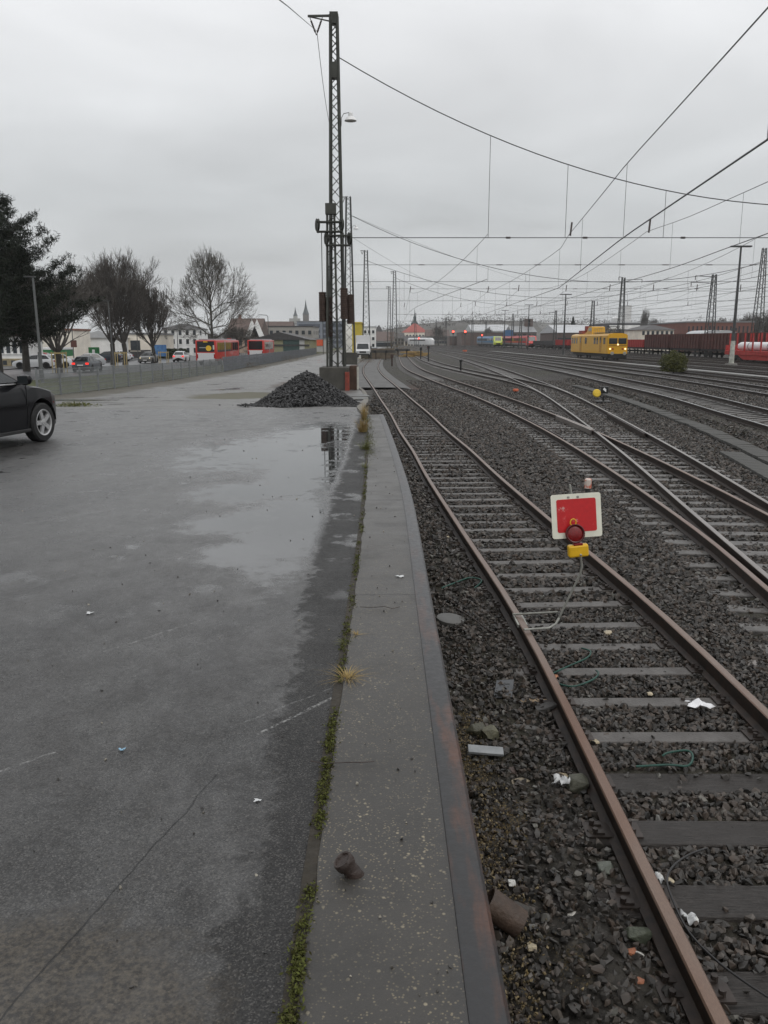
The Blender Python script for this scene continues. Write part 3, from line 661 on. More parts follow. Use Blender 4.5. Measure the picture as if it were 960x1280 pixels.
def tuft(label, x, y, z, h, n, spread, mat, seed, droop=.5, group=None):
    rng = random.Random(seed); V = []; F = []; A = []
    for i in range(n):
        a = rng.choice([rng.uniform(0, 6.283), rng.gauss(seed * 1.3, .7)]); r0 = rng.uniform(0, spread * .35); l = h * rng.uniform(.3, 1.5); out = rng.uniform(.1, 1) ** 1.4 * spread * 1.1
        p0 = Vector((r0 * math.cos(a), r0 * math.sin(a), 0)); sd = Vector((-math.sin(a), math.cos(a), 0)) * rng.uniform(.0014, .0026) * (h / .12) ** .25
        pts = []
        for k in range(5):
            t = k / 4; pts.append(p0 + Vector((math.cos(a), math.sin(a), 0)) * out * t ** 1.4 + Vector((0, 0, l * (t - droop * t * t))))
        o = len(V); rv = rng.random()
        for k, p in enumerate(pts):
            wd = 1 - k / 4.3; V += [p - sd * wd, p + sd * wd]; A += [rv, rv]
        F += [(o+2*k, o+2*k+1, o+2*k+3, o+2*k+2) for k in range(4)]
    ob = fast_mesh('grass_tuft', np.array([v[:] for v in V]), np.array(F), mat, None, np.array(A)); ob.location = (x, y, z)
    return tag(ob, label, 'grass tuft', group)
g = G(434, 850, 1.32); tuft('splayed yellow dry grass tuft in the kerb seam, the nearest one', g.x, g.y, 1.325, .06, 110, .15, m_dry, 1, .8)
g = G(446, 795, 1.32); tuft('small orange dry grass tuft on the kerb left edge', g.x, g.y, 1.325, .04, 30, .07, m_dry, 2, .7)
g = G(430, 805, 1.32); tuft('small green tuft in the seam just left of the orange tuft', g.x, g.y, 1.32, .05, 40, .07, m_grass, 3, .6)
g = G(453, 540, 1.32); tuft('tall straw coloured grass clump where the concrete kerb begins', g.x, g.y, 1.325, .36, 320, .26, m_dry, 4, .5)
g = G(455, 525, 1.32); tuft('upright straw coloured grass clump at the far corner of the platform', g.x, g.y, 1.325, .42, 220, .18, m_dry, 6, .42)
g = G(456, 562, 1.32); tuft('mixed green and straw weeds in the seam before the straw clumps', g.x, g.y, 1.325, .2, 240, .24, m_grass, 5, .5)
g = G(457, 585, 1.32); tuft('low brown weed spreading from the seam onto the kerb', g.x, g.y, 1.325, .12, 60, .16, m_grass, 7, .5)
# ------------------------------------------------------------------ lattice masts
m_steel = M('mast_paint', (.040, .042, .034), .6, .3, 2)
m_steel2 = M('mast_paint_far', (.05, .052, .05), .6, .3, 2)
m_rusty = M('counterweight_rust', (.042, .024, .017), .7, .45, 5, bump=.3)
m_insul = M('insulator', (.035, .022, .018), .35, .2, 5)
m_wire = M('wire_metal', (.05, .052, .052), .5, .1, 5)
m_cblock = M('foundation_concrete', (.055, .052, .044), .75, .35, 1.5, bump=.3)
m_white = M('white_enamel', (.75, .75, .74), .35, .08, 3)
def lattice(t, h, b0, b1, panels, z0=0, leg=.10, mat=None, dep=None, z_top=None, lace=.42):
    mat = mat or m_steel; dep = dep or 1.0
    at_ = lambda z: b0 + (b1 - b0) * (z / h)
    for sx in (-1, 1):
        for sy in (-1, 1):
            MB().bar((sx*b0/2, sy*b0/2*dep, z0), (sx*b1/2, sy*b1/2*dep, z0 + h), leg).build('mast_leg', mat, t)
    zs = [0]; 
    k = (b1 / b0) ** (1 / panels); s = sum(k ** i for i in range(panels))
    for i in range(panels): zs.append(zs[-1] + h * k ** i / s)
    b = MB()
    for i in range(panels):
        za, zb = zs[i], zs[i + 1]; a, c = at_(za) / 2, at_(zb) / 2
        for (sx0, sy0, sx1, sy1) in ((-1,-1,1,-1),(1,-1,1,1),(1,1,-1,1),(-1,1,-1,-1)):
            p0 = (sx0*a, sy0*a*dep, z0+za); p1 = (sx1*c, sy1*c*dep, z0+zb); q0 = (sx1*a, sy1*a*dep, z0+za); q1 = (sx0*c, sy0*c*dep, z0+zb)
            if i % 2: b.bar(p0, p1, leg * lace, leg * .3)
            else: b.bar(q0, q1, leg * lace, leg * .3)
    b.build('lacing', mat, t)
def mast_lamp(t, x, z, side=1, s=.55):
    a = MB(); a.tube([(x, 0, z - 1.1*s), (x + .12*s*side, 0, z - .9*s), (x + .14*s*side, 0, z - .25*s), (x + .35*s*side, 0, z + .12*s), (x + .85*s*side, 0, z + .2*s), (x + 1.0*s*side, 0, z + .2*s)], .03*s, 6)
    a.build('lamp_arm', m_steel, t)
    s_ = s; s = max(s, .72); s *= 1.25; l = MB(); l.lathe([(.02*s, .22*s), (.11*s, .16*s), (.13*s, -.02*s), (.26*s, -.10*s), (.34*s, -.24*s), (.30*s, -.25*s), (.02*s, -.2*s)], 14, Matrix.Translation((x + .95*s_*side, 0, z - .06*s))); l.build('lamp_shade', m_white, t, True)
def vins(t, x, z, side=-1, s=1.0):
    b = MB(); b.bar((0, 0, z), (side*1.25*s, 0, z - .02), .09*s); b.bar((0, 0, z - .28*s), (side*1.2*s, 0, z - .04), .05*s); b.build('bracket', m_steel, t)
    for a in (1.15, .55):
        c = MB(); p0 = Vector((side*a*s, 0, z - .08)); p1 = Vector((side*.85*s, 0, z - .85*s)); n = 9
        c.tube([p0 + (p1 - p0) * i / 24 for i in range(25)], [.02 if (i < 5 or i > 20) else (.055 if i % 2 else .03) for i in range(25)], 8); c.build('insulator', m_insul, t)
yb = 42.6
p = P(421, 458, yb); z0 = zl(yb)
t = thing('lattice_mast', 'tallest dark green lattice mast on the concrete block behind the stone heap', 'mast', (p.x, yb + .9, p.z - .35))
ptop = P(418, 19, yb + .9); H1 = ptop.z - (p.z - .35)
lattice(t, H1, .72, .31, 32, 0, .105, lace=.62)
b = MB(); 
for zz, hh, ww in ((H1 - .15, .5, .40), (H1 - 2.45, .7, .44)):
    b = MB().box((0, 0, zz), (ww, ww, hh)); b.build('gusset', m_steel, t)
vins(t, -.2, H1 - .02)
mast_lamp(t, .24, P(434, 147, yb + .9).z - t.location.z + .12)
t2 = thing('anchor_mast', 'short twin channel anchor mast with pulley arms in front of the tallest lattice mast', 'mast', (P(416, 458, yb).x, yb - .1, p.z - .25))
H2 = P(416, 259, yb).z - t2.location.z
for sx in (-1, 1):
    MB().bar((sx * .27, 0, 0), (sx * .17, 0, H2), .24, .10).build('mast_leg', m_steel, t2)
b = MB()
for i in range(22):
    a = H2 * i / 22; c = H2 * (i + 1) / 22; wa = .27 - .1 * i / 22; s_ = 1 if i % 2 else -1
    for yy in (-.13, .13): b.bar((s_ * wa, yy, a), (-s_ * wa, yy, c), .035, .02)
b.build('lacing', m_steel, t2)
b = MB().box((0, 0, H2 - .1), (.52, .40, .5)); b.build('cap', m_steel, t2)
def parm(xa, xb, ya, yb_, zoff=0):
    za = P(400, ya, yb).z - t2.location.z; zb = P(400, yb_, yb).z - t2.location.z
    b = MB()
    for yy in (-.2, .2): b.bar((xa, yy, za), (xb, yy, za), .13, .05); b.bar((xa, yy, zb), (xb, yy, zb), .13, .05)
    for xx in (xa, xb): b.bar((xx, -.2, za), (xx, .2, za), .08); b.bar((xx, -.2, zb), (xx, .2, zb), .08); b.bar((xx, 0, za), (xx, 0, zb), .10)
    b.build('pulley_arm', m_steel, t2)
    for xx in (xa, xb):
        MB().lathe([(.10, -.04), (.30, -.05), (.26, 0), (.30, .05), (.10, .04)], 16, Matrix.Translation((xx, 0, (za + zb) / 2 + .1)) @ Matrix.Rotation(.35, 4, 'Z') @ Matrix.Rotation(math.pi / 2, 4, 'Y')).build('pulley', m_steel, t2, True)
X0 = t2.location.x
parm(P(397, 280, yb).x - X0, P(427, 280, yb).x - X0, 278, 290)
parm(P(408, 280, yb).x - X0, P(437, 280, yb).x - X0, 295, 307)
# foundation with its red end and white rail
bx0 = P(401, 487, yb).x; bx1 = P(437, 487, yb).x
f = thing('mast_foundation', 'large dark concrete foundation block under the twin masts, partly behind the stone heap', 'foundation', ((bx0 + bx1) / 2, yb + .5, z0))
MB().box((0, 0, .55), (bx1 - bx0, 2.6, t2.location.z - z0 + .55 - .25 + .0), bev=.03).build('block', m_cblock, f)
rd = MB().box((0, 0, 0), (.22, .5, 1.0), bev=.02).build('red_plate', M('faded_red_paint', (.20, .035, .02), .6, .4, 4), f); rd.location = ((bx1 - bx0) / 2 - .08, -1.22, .45)
rd = MB().box((0, 0, 0), (.10, .10, 1.15)).build('white_post', M('post_white', (.55, .55, .5), .6, .15, 4), f); rd.location = ((bx1 - bx0) / 2 + .42, -.3, .6)
rd = MB().box((0, 0, 0), (.36, 1.8, 1.2)).build('side_board', M('rust_board', (.06, .032, .02), .8, .4, 3), f); rd.location = ((bx1 - bx0) / 2 + .19, .35, .62)
def counterweight(label, x, ya, yb_, ycab, Yd, ybot=None):
    a = P(x, ya, Yd); c = P(x, yb_, Yd); h = a.z - c.z
    t = thing('counterweight', label, 'counterweight', (a.x, Yd, c.z), 0, 'counterweights hanging at the twin masts')
    b = MB(); n = 14
    prof = []
    for i in range(n): prof += [(.165, h * i / n + .004), (.185, h * i / n + .02), (.185, h * (i + 1) / n - .02), (.165, h * (i + 1) / n - .004)]
    b.lathe(prof, 18); b.build('weight_stack', m_rusty, t, True)
    zc = P(x, ycab, Yd).z - c.z
    MB().tube([(0, 0, h), (0, 0, zc)], .022, 6).build('cable', m_wire, t)
    if ybot: MB().tube([(0, 0, 0), (0, 0, P(x, ybot, Yd).z - c.z)], .018, 6).build('guide_rod', m_wire, t)
counterweight('rusty counterweight hanging by itself at the left of the twin masts', 403, 365, 402, 291, yb, 443)
counterweight('rusty counterweight hanging close behind the left leg of the anchor mast', 411, 371, 421, 307, yb + .35)
counterweight('rusty counterweight hanging over the right leg of the tallest mast', 430, 360, 399, 291, yb - .2)
counterweight('rusty counterweight hanging right of the twin masts', 438, 368, 405, 307, yb, None)
FARM = []
def far_mast(label, x, ytop, xb, ybase, Y, b0, b1, lamp=0, name='lattice_mast', ins=True, arm=None, block=None):
    a = P(x, ytop, Y); c = P(xb, ybase, Y); zb = min(c.z, a.z - 2)
    t = thing(name, label, 'mast', (c.x, Y, zb), 0)
    lattice(t, a.z - zb, b0, b1, 22, 0, .12, m_steel2)
    if ins: vins(t, 0, a.z - zb, -1, .7)
    if lamp: mast_lamp(t, .3, P(x, lamp, Y).z - zb)
    if arm:
        for k, (dx, yy) in enumerate(arm):
            zz = P(x, yy, Y).z - zb; MB().bar((0, 0, zz), (dx, 0, zz + .15), .10).build('arm', m_steel2, t)
            MB().tube([(dx, 0, zz + .15), (dx, 0, zz - .5)], .06, 6).build('insulator', m_insul, t)
    if block:
        MB().box((0, 0, -block / 2 + .02), (1.7, 2, block), bev=.02).build('foundation', m_cblock, t)
    return t
FARM.append(far_mast('second lattice mast on a concrete block left of the white truck', 435.5, 246, 437, 441, 94, 1.15, .45, 283, block=1.3))
FARM.append(far_mast('lattice mast standing right behind the white truck', 455.5, 313, 458, 440, 135, 1.2, .45, 354, block=1.2))
FARM.append(far_mast('lattice mast rising behind the end of the near track', 491, 339, 493, 446, 180, 1.2, .45, 369))
far_mast('thin distant lattice mast just left of the mast at the end of the near track', 486, 358, 486.5, 440, 215, 1.0, .4)
far_mast('tall tapering lattice mast at the far right behind the red stake wagon', 951.5, 310, 944, 440, 142, 1.6, .5, 341, ins=False)
far_mast('lattice mast behind the brown wagons with two arms reaching left', 890, 343, 885.5, 440, 136, 1.4, .5, ins=False, arm=((-3.0, 346), (-3.6, 354)))
far_mast('lattice mast behind the yellow railcar with a T shaped top', 776, 347, 774, 442, 165, 1.25, .5, ins=False, arm=((3.6, 350), (-.9, 347)))
far_mast('slim lattice mast behind the red wagons', 739, 376, 738.5, 440, 215, 1.2, .5, ins=False)
for i, (x, yt, Y, lb) in enumerate(((693, 388, 240, 'slim distant mast above the dark low wagon'), (640, 392, 290, 'slim distant mast above the middle of the red train'), (590, 398, 330, 'slim distant mast left of the blue train'), (557, 397, 380, 'slim distant mast right of the red roofed town hall'), (519, 391, 340, 'slim distant mast in front of the red roofed town hall'), (545, 399, 420, 'faintest slim mast at the end of the yard'), (607, 402, 360, 'slim distant mast above the blue train'), (650, 398, 260, 'slim distant mast above the right end of the red train'))):
    far_mast(lb, x, yt, x, 436, Y, .9, .4, ins=False, arm=((1.8, yt + 3),) if i % 2 else ((-1.8, yt + 3),))
# floodlight poles
m_pole = M('dark_pole', (.05, .052, .052), .5, .15, 2)
def flood(label, x, yt, xb, yb_, Y, wtop, white=0, grp=None):
    a = P(x, yt, Y); c = P(xb, yb_, Y); h = a.z - c.z
    t = thing('floodlight_pole', label, 'lamp post', (c.x, Y, c.z), 0)
    MB().tube([(0, 0, 0), (0, 0, h * .45), (0, 0, h)], [.20, .15, .09], 10).build('pole', m_pole, t, True)
    MB().box((0, 0, h), (wtop, .5, .14)).build('lamp_head', m_pole, t)
    MB().box((0, 0, h * .30), (.5, .4, .3)).build('clamp', m_pole, t)
    if white: MB().tube([(0, 0, -.05), (0, 0, white)], [.26, .23], 10).build('white_base', M('flaky_white', (.42, .43, .38), .7, .4, 3), t)
    MB().box((0, 0, -.05), (1.0, .8, .25)).build('foot', m_conc, t)
flood('tall dark floodlight pole with white painted foot before the brown wagons', 923, 308, 914, 455, 89, 2.1, 2.4)
flood('slim floodlight pole standing left of the yellow railcar', 706, 368, 704, 444, 150, 2.0)
flood('slim floodlight pole behind the front of the red train', 660, 381, 659.5, 438, 225, 2.2)
flood('faint floodlight pole above the blue train', 630, 388, 630, 436, 260, 2.2)
# ------------------------------------------------------------------ overhead lines
def catenary(label, cf, zc, y0, y1, sup, zs, sag, step=8.0, off=0, dr=9.0, thick=.012):
    t = thing('overhead_line', label, 'overhead line', (0, 0, 0), 0)
    def zm(Y):
        for a, b in zip(sup[:-1], sup[1:]):
            if a <= Y <= b:
                u = (Y - a) / (b - a); return zs - sag * 4 * u * (1 - u)
        return zs
    n = int((y1 - y0) / 2.5); Ys = [y0 + (y1 - y0) * i / n for i in range(n + 1)]
    X = lambda Y: float(cf(Y)) + off
    MB().tube([(X(Y), Y, zm(Y)) for Y in Ys], thick, 5).build('messenger_wire', m_wire, t)
    MB().tube([(X(Y), Y, zc) for Y in Ys], thick * 1.25, 5).build('contact_wire', m_wire, t)
    Y = y0 + 3
    while Y < y1 - 1:
        MB().tube([(X(Y), Y, zc), (X(Y), Y, zm(Y))], thick * .5, 4).build('dropper', m_wire, t); Y += dr
    for s in sup:
        if y0 < s < y1:
            MB().tube([(X(s) + .1, s, zm(s) + .55), (X(s), s - .2, zm(s) - .1)], .05, 6).build('insulator', m_insul, t)
sup = [-34, 43.5, 94, 135, 180, 240, 300, 360]
cAw = lambda Y: np.interp(Y, [-10, 13.2, 25, 49, 94, 135, 180], [3.3, 5.73, 6.96, 10.05, float(cA(94)), float(cA(135)), float(cA(180))])
catenary('pair of overhead wires above the turnout in the middle of the yard', cAw, 5.9, -1.8, 180, sup, 8.2, .35, thick=.014, dr=12)
catenary('pair of overhead wires above the first raised main line', c5, 6.15, 6, 240, sup, 8.35, .95, dr=10, off=-.8)
catenary('pair of overhead wires above the second raised main line', c6, 6.2, 10, 240, sup, 8.35, 1.25, dr=10.8)
for k, lb in ((1, 'pair of overhead wires above the dark track before the yellow railcar'), (2, 'pair of overhead wires above the yellow railcar'), (3, 'pair of overhead wires just behind the yellow railcar'), (4, 'pair of overhead wires over the tall floodlight pole and empty track'), (6, 'pair of overhead wires above the brown wagons')):
    catenary(lb, ck(k), 6.3, 30 if k < 3 else 60, 300, sup, 8.4, 1.2, dr=16, thick=.012)
catenary('pair of overhead wires above the second track from the platform', c2, 6.0, 43.5, 140, sup, 8.2, 1.1, dr=16)
def headspan(label, Y, x0, zt0, x1, sagz, zlow, n_ins, thick, z_second=None):
    t = thing('cross_span', label, 'cross span', (0, 0, 0), 0)
    L_ = x1 - x0
    zz = lambda X: zt0 - (zt0 - sagz) * 4 * ((X - x0) / L_) * (1 - (X - x0) / L_)
    MB().tube([(x0 + L_ * i / 40, Y, zz(x0 + L_ * i / 40)) for i in range(41)], thick, 5).build('span_cable', m_wire, t)
    MB().tube([(x0, Y + .05, zlow), (x1, Y + .05, zlow)], thick * .8, 5).build('cross_wire', m_wire, t)
    if z_second: MB().tube([(x0, Y + .05, z_second), (x1, Y + .05, z_second)], thick * .8, 5).build('cross_wire', m_wire, t)
    for cf in [c2, cA, c5, c6] + [ck(k) for k in range(1, 7)]:
        X = float(cf(Y))
        if not x0 + 1 < X < x1 - 1: continue
        MB().tube([(X, Y, zz(X)), (X, Y, zlow)], thick * .5, 4).build('dropper', m_wire, t)
        i_ = MB(); i_.tube([(X + .9 + .03 * k, Y + .05, (z_second or zlow)) for k in (range(25) if Y > 60 else range(9))], [.03 if k in (0, 24) else (.065 if k % 2 else .04) for k in (range(25) if Y > 60 else range(9))], 6); i_.build('insulator', m_insul, t)
headspan('nearest long cross span cable sagging from the tallest mast over the yard', 43.5, t.location.x if False else -2.3, P(424, 70, 43.5).z, 47, P(960, 268, 43.5).z + .35, P(700, 297, 43.5).z, 4, .026, None)
headspan('cross span from the second mast on the left over all tracks', 94, -3.8, P(437, 268, 94).z, 55, 9.2, P(700, 352, 94).z, 4, .03, P(700, 331, 94).z)
headspan('cross span from the mast behind the white truck over all tracks', 135, -3, P(455, 325, 135).z, 60, 9.5, P(700, 376, 135).z, 4, .032, P(700, 361, 135).z)
headspan('farthest cross span strung from the mast behind the near track end', 180, 2.2, P(491, 347, 180).z, 60, 10, 6.9, 4, .034, 8.3)
tw = tag(MB().tube([P(330, -15, 12), P(360, 8, 22), P(395, 38, 43.5)], .012, 5).build('feeder_wire', m_wire), 'thin wire running up from the V insulator toward the top of the photo', 'wire')
for nm, (a, b_), lb in (('feeder_wire', ((396, 38, 43.5), (412, 155, 60)), 'thin wire dropping from the V insulator behind the tallest mast'),
    ('feeder_wire', ((441, 270, 94), (662, 352, 160)), 'wire sloping from the second mast down to the right'),
    ('feeder_wire', ((441, 297, 94), (560, 362, 190)), 'lower wire sloping from the second mast to the distance')):
    va = P(*a); vb = P(*b_); m_ = MB(); m_.tube([va + (vb - va) * (i / 12) - Vector((0, 0, 1.2 * 4 * (i/12) * (1 - i/12) * .4)) for i in range(13)], .016, 5)
    tag(m_.build(nm, m_wire), lb, 'wire')
# ------------------------------------------------------------------ stone heap
hx, hy = P(384, 485, 24).x, 24.0; hz = zl(hy) + .02
hp = thing('gravel_heap', 'cone shaped heap of dark crushed stone on the asphalt in front of the masts', 'stone heap', (hx, hy, hz))
rg = np.random.RandomState(31); n = 9000
rr = np.sqrt(rg.rand(n)) * 1.72; an = rg.rand(n) * 6.283
prof = lambda r: np.clip(1.02 * (1 - r / 1.62), -.05, None) - .05 * np.exp(-(r / .18) ** 2)
hgt = prof(rr * (1 + .10 * np.sin(an * 2 + 1) + .06 * np.sin(an * 5))) ; hgt = hgt - rg.rand(n) * np.clip(hgt, 0, .10)
pos = np.stack([rr * np.cos(an), rr * np.sin(an) * 1.15, hgt - .01 + zl(hy) * 0], 1); pos[:, 2] += np.array([zl(hy + y) - zl(hy) for y in pos[:, 1]])
m_heap = stone_mat('heap_stone', [(0, (.010, .010, .011)), (.97, (.040, .040, .042)), (.5, (.020, .020, .021)), (.985, (.12, .12, .12))])
stuff(stones('loose_stones', pos, rg.uniform(.05, .10, n), m_heap, 5, hp)); n = 420; an = rg.rand(n) * 6.283; r_ = 1.6 + np.abs(rg.normal(0, .28, n)); q_ = np.stack([r_ * np.cos(an), r_ * np.sin(an) * 1.1, np.zeros(n)], 1); q_[:, 2] = [zl(hy + y) - hz + .012 for y in q_[:, 1]]
stuff(stones('stray_stones', q_, rg.uniform(.03, .08, n), m_heap, 6, hp))
mk = MB(); prof_ = [(1.6, -.1), (1.4, .10), (.9, .42), (.4, .74), (.1, .92)]; mk.lathe(prof_, 28); mk.build('core', M('heap_core', (.018, .018, .019), .9, .3, 20, bump=.5), hp)
# flat stones beside the heap
m_flag = M('flat_stone', (.11, .11, .105), .5, .3, 4, bump=.2)
for i, (px, py, d, lb) in enumerate(((447, 489, (.9, 1.2, .12), 'pale flat stone slab lying right of the heap, the farther one'), (441, 498, (1.0, .9, .05), 'wide low stone slab between the heap and the curb end'))):
    g = G(px, py, zl(30) + .05); tag(MB().box((0, 0, 0), d, .2, bev=.02).build('stone_slab', m_flag, None, False, (g.x, g.y, zl(g.y) + .06)), lb, 'slab')
# ------------------------------------------------------------------ stop board with lamp
nr_ = NT('sign_red'); q_ = nr_.noise(5, 5, .7, stretch=(1, 6, 1)); q2_ = nr_.noise(30, 4, .7); m_red = nr_.done(nr_.mix(nr_.m('MULTIPLY', nr_.rng(q_, .60, .68), nr_.rng(q2_, .5, .6)), nr_.mix(nr_.rng(q2_, .35, .7), (.44, .006, .009), (.52, .009, .012)), (.55, .30, .28)), nr_.rng(q2_, .3, .7, .3, .5))
m_swhite = M('sign_white', (.70, .69, .58), .4, .1, 5)
m_galv = M('galvanised_bar', (.30, .30, .27), .45, .25, 8, metal=.4)
m_yel = M('lamp_yellow', (.72, .42, .015), .4, .12, 6)
nl = NT('red_lens'); m_lens = nl.done(nl.mix(nl.rng(nl.vor(90), .2, .5), (.10, .004, .005), (.20, .008, .008)), .28)
Ys_ = 7.85
def rr_poly(w_, h_, r_, n=5):
    out = []
    for cx_, cy_, a0 in ((w_/2-r_, h_/2-r_, 0), (-w_/2+r_, h_/2-r_, 90), (-w_/2+r_, -h_/2+r_, 180), (w_/2-r_, -h_/2+r_, 270)):
        for k in range(n + 1):
            a = R(a0 + 90 * k / n); out.append((cx_ + r_ * math.cos(a), cy_ + r_ * math.sin(a)))
    return out
bc = P(720.5, 644.5, Ys_)
sg = thing('stop_board', 'red stop board with white border on a bent bar clamped to the near track', 'stop board', (bc.x, Ys_, .19))
bw = P(752, 640, Ys_).x - P(688, 640, Ys_).x; bh = P(720, 618, Ys_).z - P(720, 672, Ys_).z
rot = Matrix.Translation((0, 0, bc.z - .19)) @ Matrix.Rotation(R(2.6), 4, 'Y').inverted() @ Matrix.Rotation(R(6), 4, 'Z') @ Matrix.Rotation(math.pi / 2 - R(9), 4, 'X')
MB().prism(rr_poly(bw, bh, .025), .006, rot).build('board', m_swhite, sg)
MB().prism(rr_poly(bw * .79, bh * .75, .02), .003, rot @ Matrix.Translation((-.0, .004, .0062))).build('red_panel', m_red, sg)
b = MB()
for xx in (-.075, .02): b.lathe([(.012, 0), (.012, .006), (.006, .010)], 10, rot @ Matrix.Translation((xx, bh * .43, .006)))
b.build('bolts', m_galv, sg)
L = lambda x, y, Y=Ys_: P(x, y, Y) - sg.location
LG = lambda x, y, z: G(x, y, z) - sg.location
b = MB()
foot = LG(655, 787, .22); f2_ = LG(686, 785, .20); kn = L(699, 772); el_ = L(725, 718); ts = L(727.5, 708); tp = L(726, 690)
back = Vector((0, .04, 0))
b.tube([foot, f2_, f2_ + (kn - f2_) * .55 + Vector((.01, 0, -.02)), kn, el_, ts, tp + back, L(722, 660) + back, L(714, 607) + Vector((0, .06, 0))], .0115, 8)
b.build('bar', m_galv, sg, True)
b = MB(); b.tube([LG(641, 768, .20), L(698, 766) + Vector((0, .02, 0)), ], .011, 8); b.build('clamp_bar', m_galv, sg, True)
b = MB(); c = LG(650, 776, .17); b.box(c, (.10, .32, .03)); b.build('rail_clamp', m_galv, sg)
lp = P(722.5, 688, Ys_ - .08)
wl_ = thing('warning_lamp', 'yellow warning lamp with round red lens hung before the red stop board', 'warning lamp', lp)
lm = Matrix.Rotation(R(6), 4, 'Y').inverted()
kx = (P(736, 688, Ys_ - .08).x - P(711, 688, Ys_ - .08).x)
MB().box((0, 0, 0), (kx, .085, kx * .62), 0, 0, lm, bev=.018).build('battery_box', m_yel, wl_)
MB().box((0, 0, kx * .33), (kx * .46, .07, .03), 0, 0, lm, bev=.008).build('lens_collar', m_lens, wl_)
lc = P(719, 667, Ys_ - .08) - lp
b = MB(); rl = kx * .47; b.lathe([(rl * .9, -.035), (rl, -.03), (rl, -.022), (rl * .97, -.016), (rl * .94, -.006), (rl * .6, .006), (rl * .1, .010)], 28, Matrix.Translation(lc) @ Matrix.Rotation(R(78), 4, 'X')); b.build('lens', m_lens, wl_, True); b = MB(); b.lathe([(rl * .84, .004), (rl * 1.0, -.004), (rl * 1.02, .012), (rl * .94, .018), (rl * .84, .014)], 28, Matrix.Translation(lc) @ Matrix.Rotation(R(78), 4, 'X'), 0, False); b.build('lens_rim', M('lens_rim_red', (.07, .004, .005), .35, .2, 8), wl_, True)
b = MB(); hd = P(716.5, 653, Ys_ - .07) - lp; b.tube([hd + Vector((.028 * math.cos(a), 0, .034 * math.sin(a))) for a in [R(-60 + i * 25) for i in range(13)]], .006, 6); b.build('handle', m_yel, wl_, True)
b = MB(); b.lathe([(.011, 0), (.011, .008), (.004, .012)], 10, lm @ Matrix.Translation((.015, -.043, -.035)) @ Matrix.Rotation(math.pi / 2, 4, 'X')); b.build('key_bolt', m_galv, wl_)
# marker post behind
g = P(735, 606, 14.2); pm = thing('marker_post', 'short black post with worn red and white top behind the stop board', 'marker post', (g.x, 14.2, 0))
MB().tube([(0, 0, -.05), (0, 0, g.z - .06)], .045, 12).build('post', M('tarred_post', (.03, .03, .028), .6, .3, 6), pm)
nm_ = NT('worn_red_white'); a = nm_.noise(9, 4, .6); m_rw = nm_.done(nm_.mix(nm_.rng(a, .47, .53), (.55, .16, .10), (.6, .52, .46)), .5)
MB().tube([(0, 0, g.z - .06), (0, 0, g.z + .09), (0, 0, g.z + .11)], [.062, .062, .045], 12).build('cap', m_rw, pm)
# point lever with lantern
g = G(754, 504, .0); pl = thing('point_lever', 'point lever with yellow disc weight and black and white lantern by the turnout', 'point lever', g)
o_ = lambda x, y, dy=0: P(x, y, g.y + dy) - g
m_blk = M('black_paint', (.012, .012, .012), .45, .2, 5)
MB().box((0, 0, .05), (.7, .5, .12), bev=.02).build('base', m_blk, pl)
MB().tube([(0, 0, .1), o_(755, 495)], .04, 8).build('post', m_blk, pl)
b = MB(); c = o_(756, 487.5); b.box(c, (.34, .26, .32), R(-20), bev=.015); b.build('lantern', m_blk, pl)
b = MB(); b.bar(c + Vector((-.11, -.19, .08)), c + Vector((.10, -.12, -.08)), .012, .11); b.build('white_stripe', m_white, pl)
c = o_(746, 491.5, -.1)
MB().tube([(0, 0, .2), c], .028, 6).build('lever_arm', m_blk, pl)
b = MB(); b.lathe([(.05, -.06), (.17, -.05), (.20, 0), (.17, .05), (.05, .06)], 18, Matrix.Translation(c) @ Matrix.Rotation(R(75), 4, 'X')); b.build('weight', M('weight_yellow', (.62, .42, .02), .5, .15, 5), pl, True)
MB().tube([(-.2, 0, .06), (-1.5, -.1, .05)], .025, 6).build('throw_rod', m_rail, pl)
m_orange = M('marker_orange', (.55, .13, .06), .6, .2, 9)
for px, py, pt, s, lb in ((644.5, 492, 486, .16, 'small orange topped marker beside the second turnout'), (581, 441.5, 437.5, .5, 'small red marker board on the ground left of the blue train')):
    g = G(px, py, 0); t = thing('ground_marker', lb, 'marker', g); h = P(px, pt, g.y).z
    MB().tube([(0, 0, -.05), (0, 0, h * .6)], .05, 8).build('stem', m_blk, t); MB().lathe([(s*.6, h*.45), (s, h*.55), (s, h*.95), (s*.6, h)], 12).build('top', m_orange, t, True)
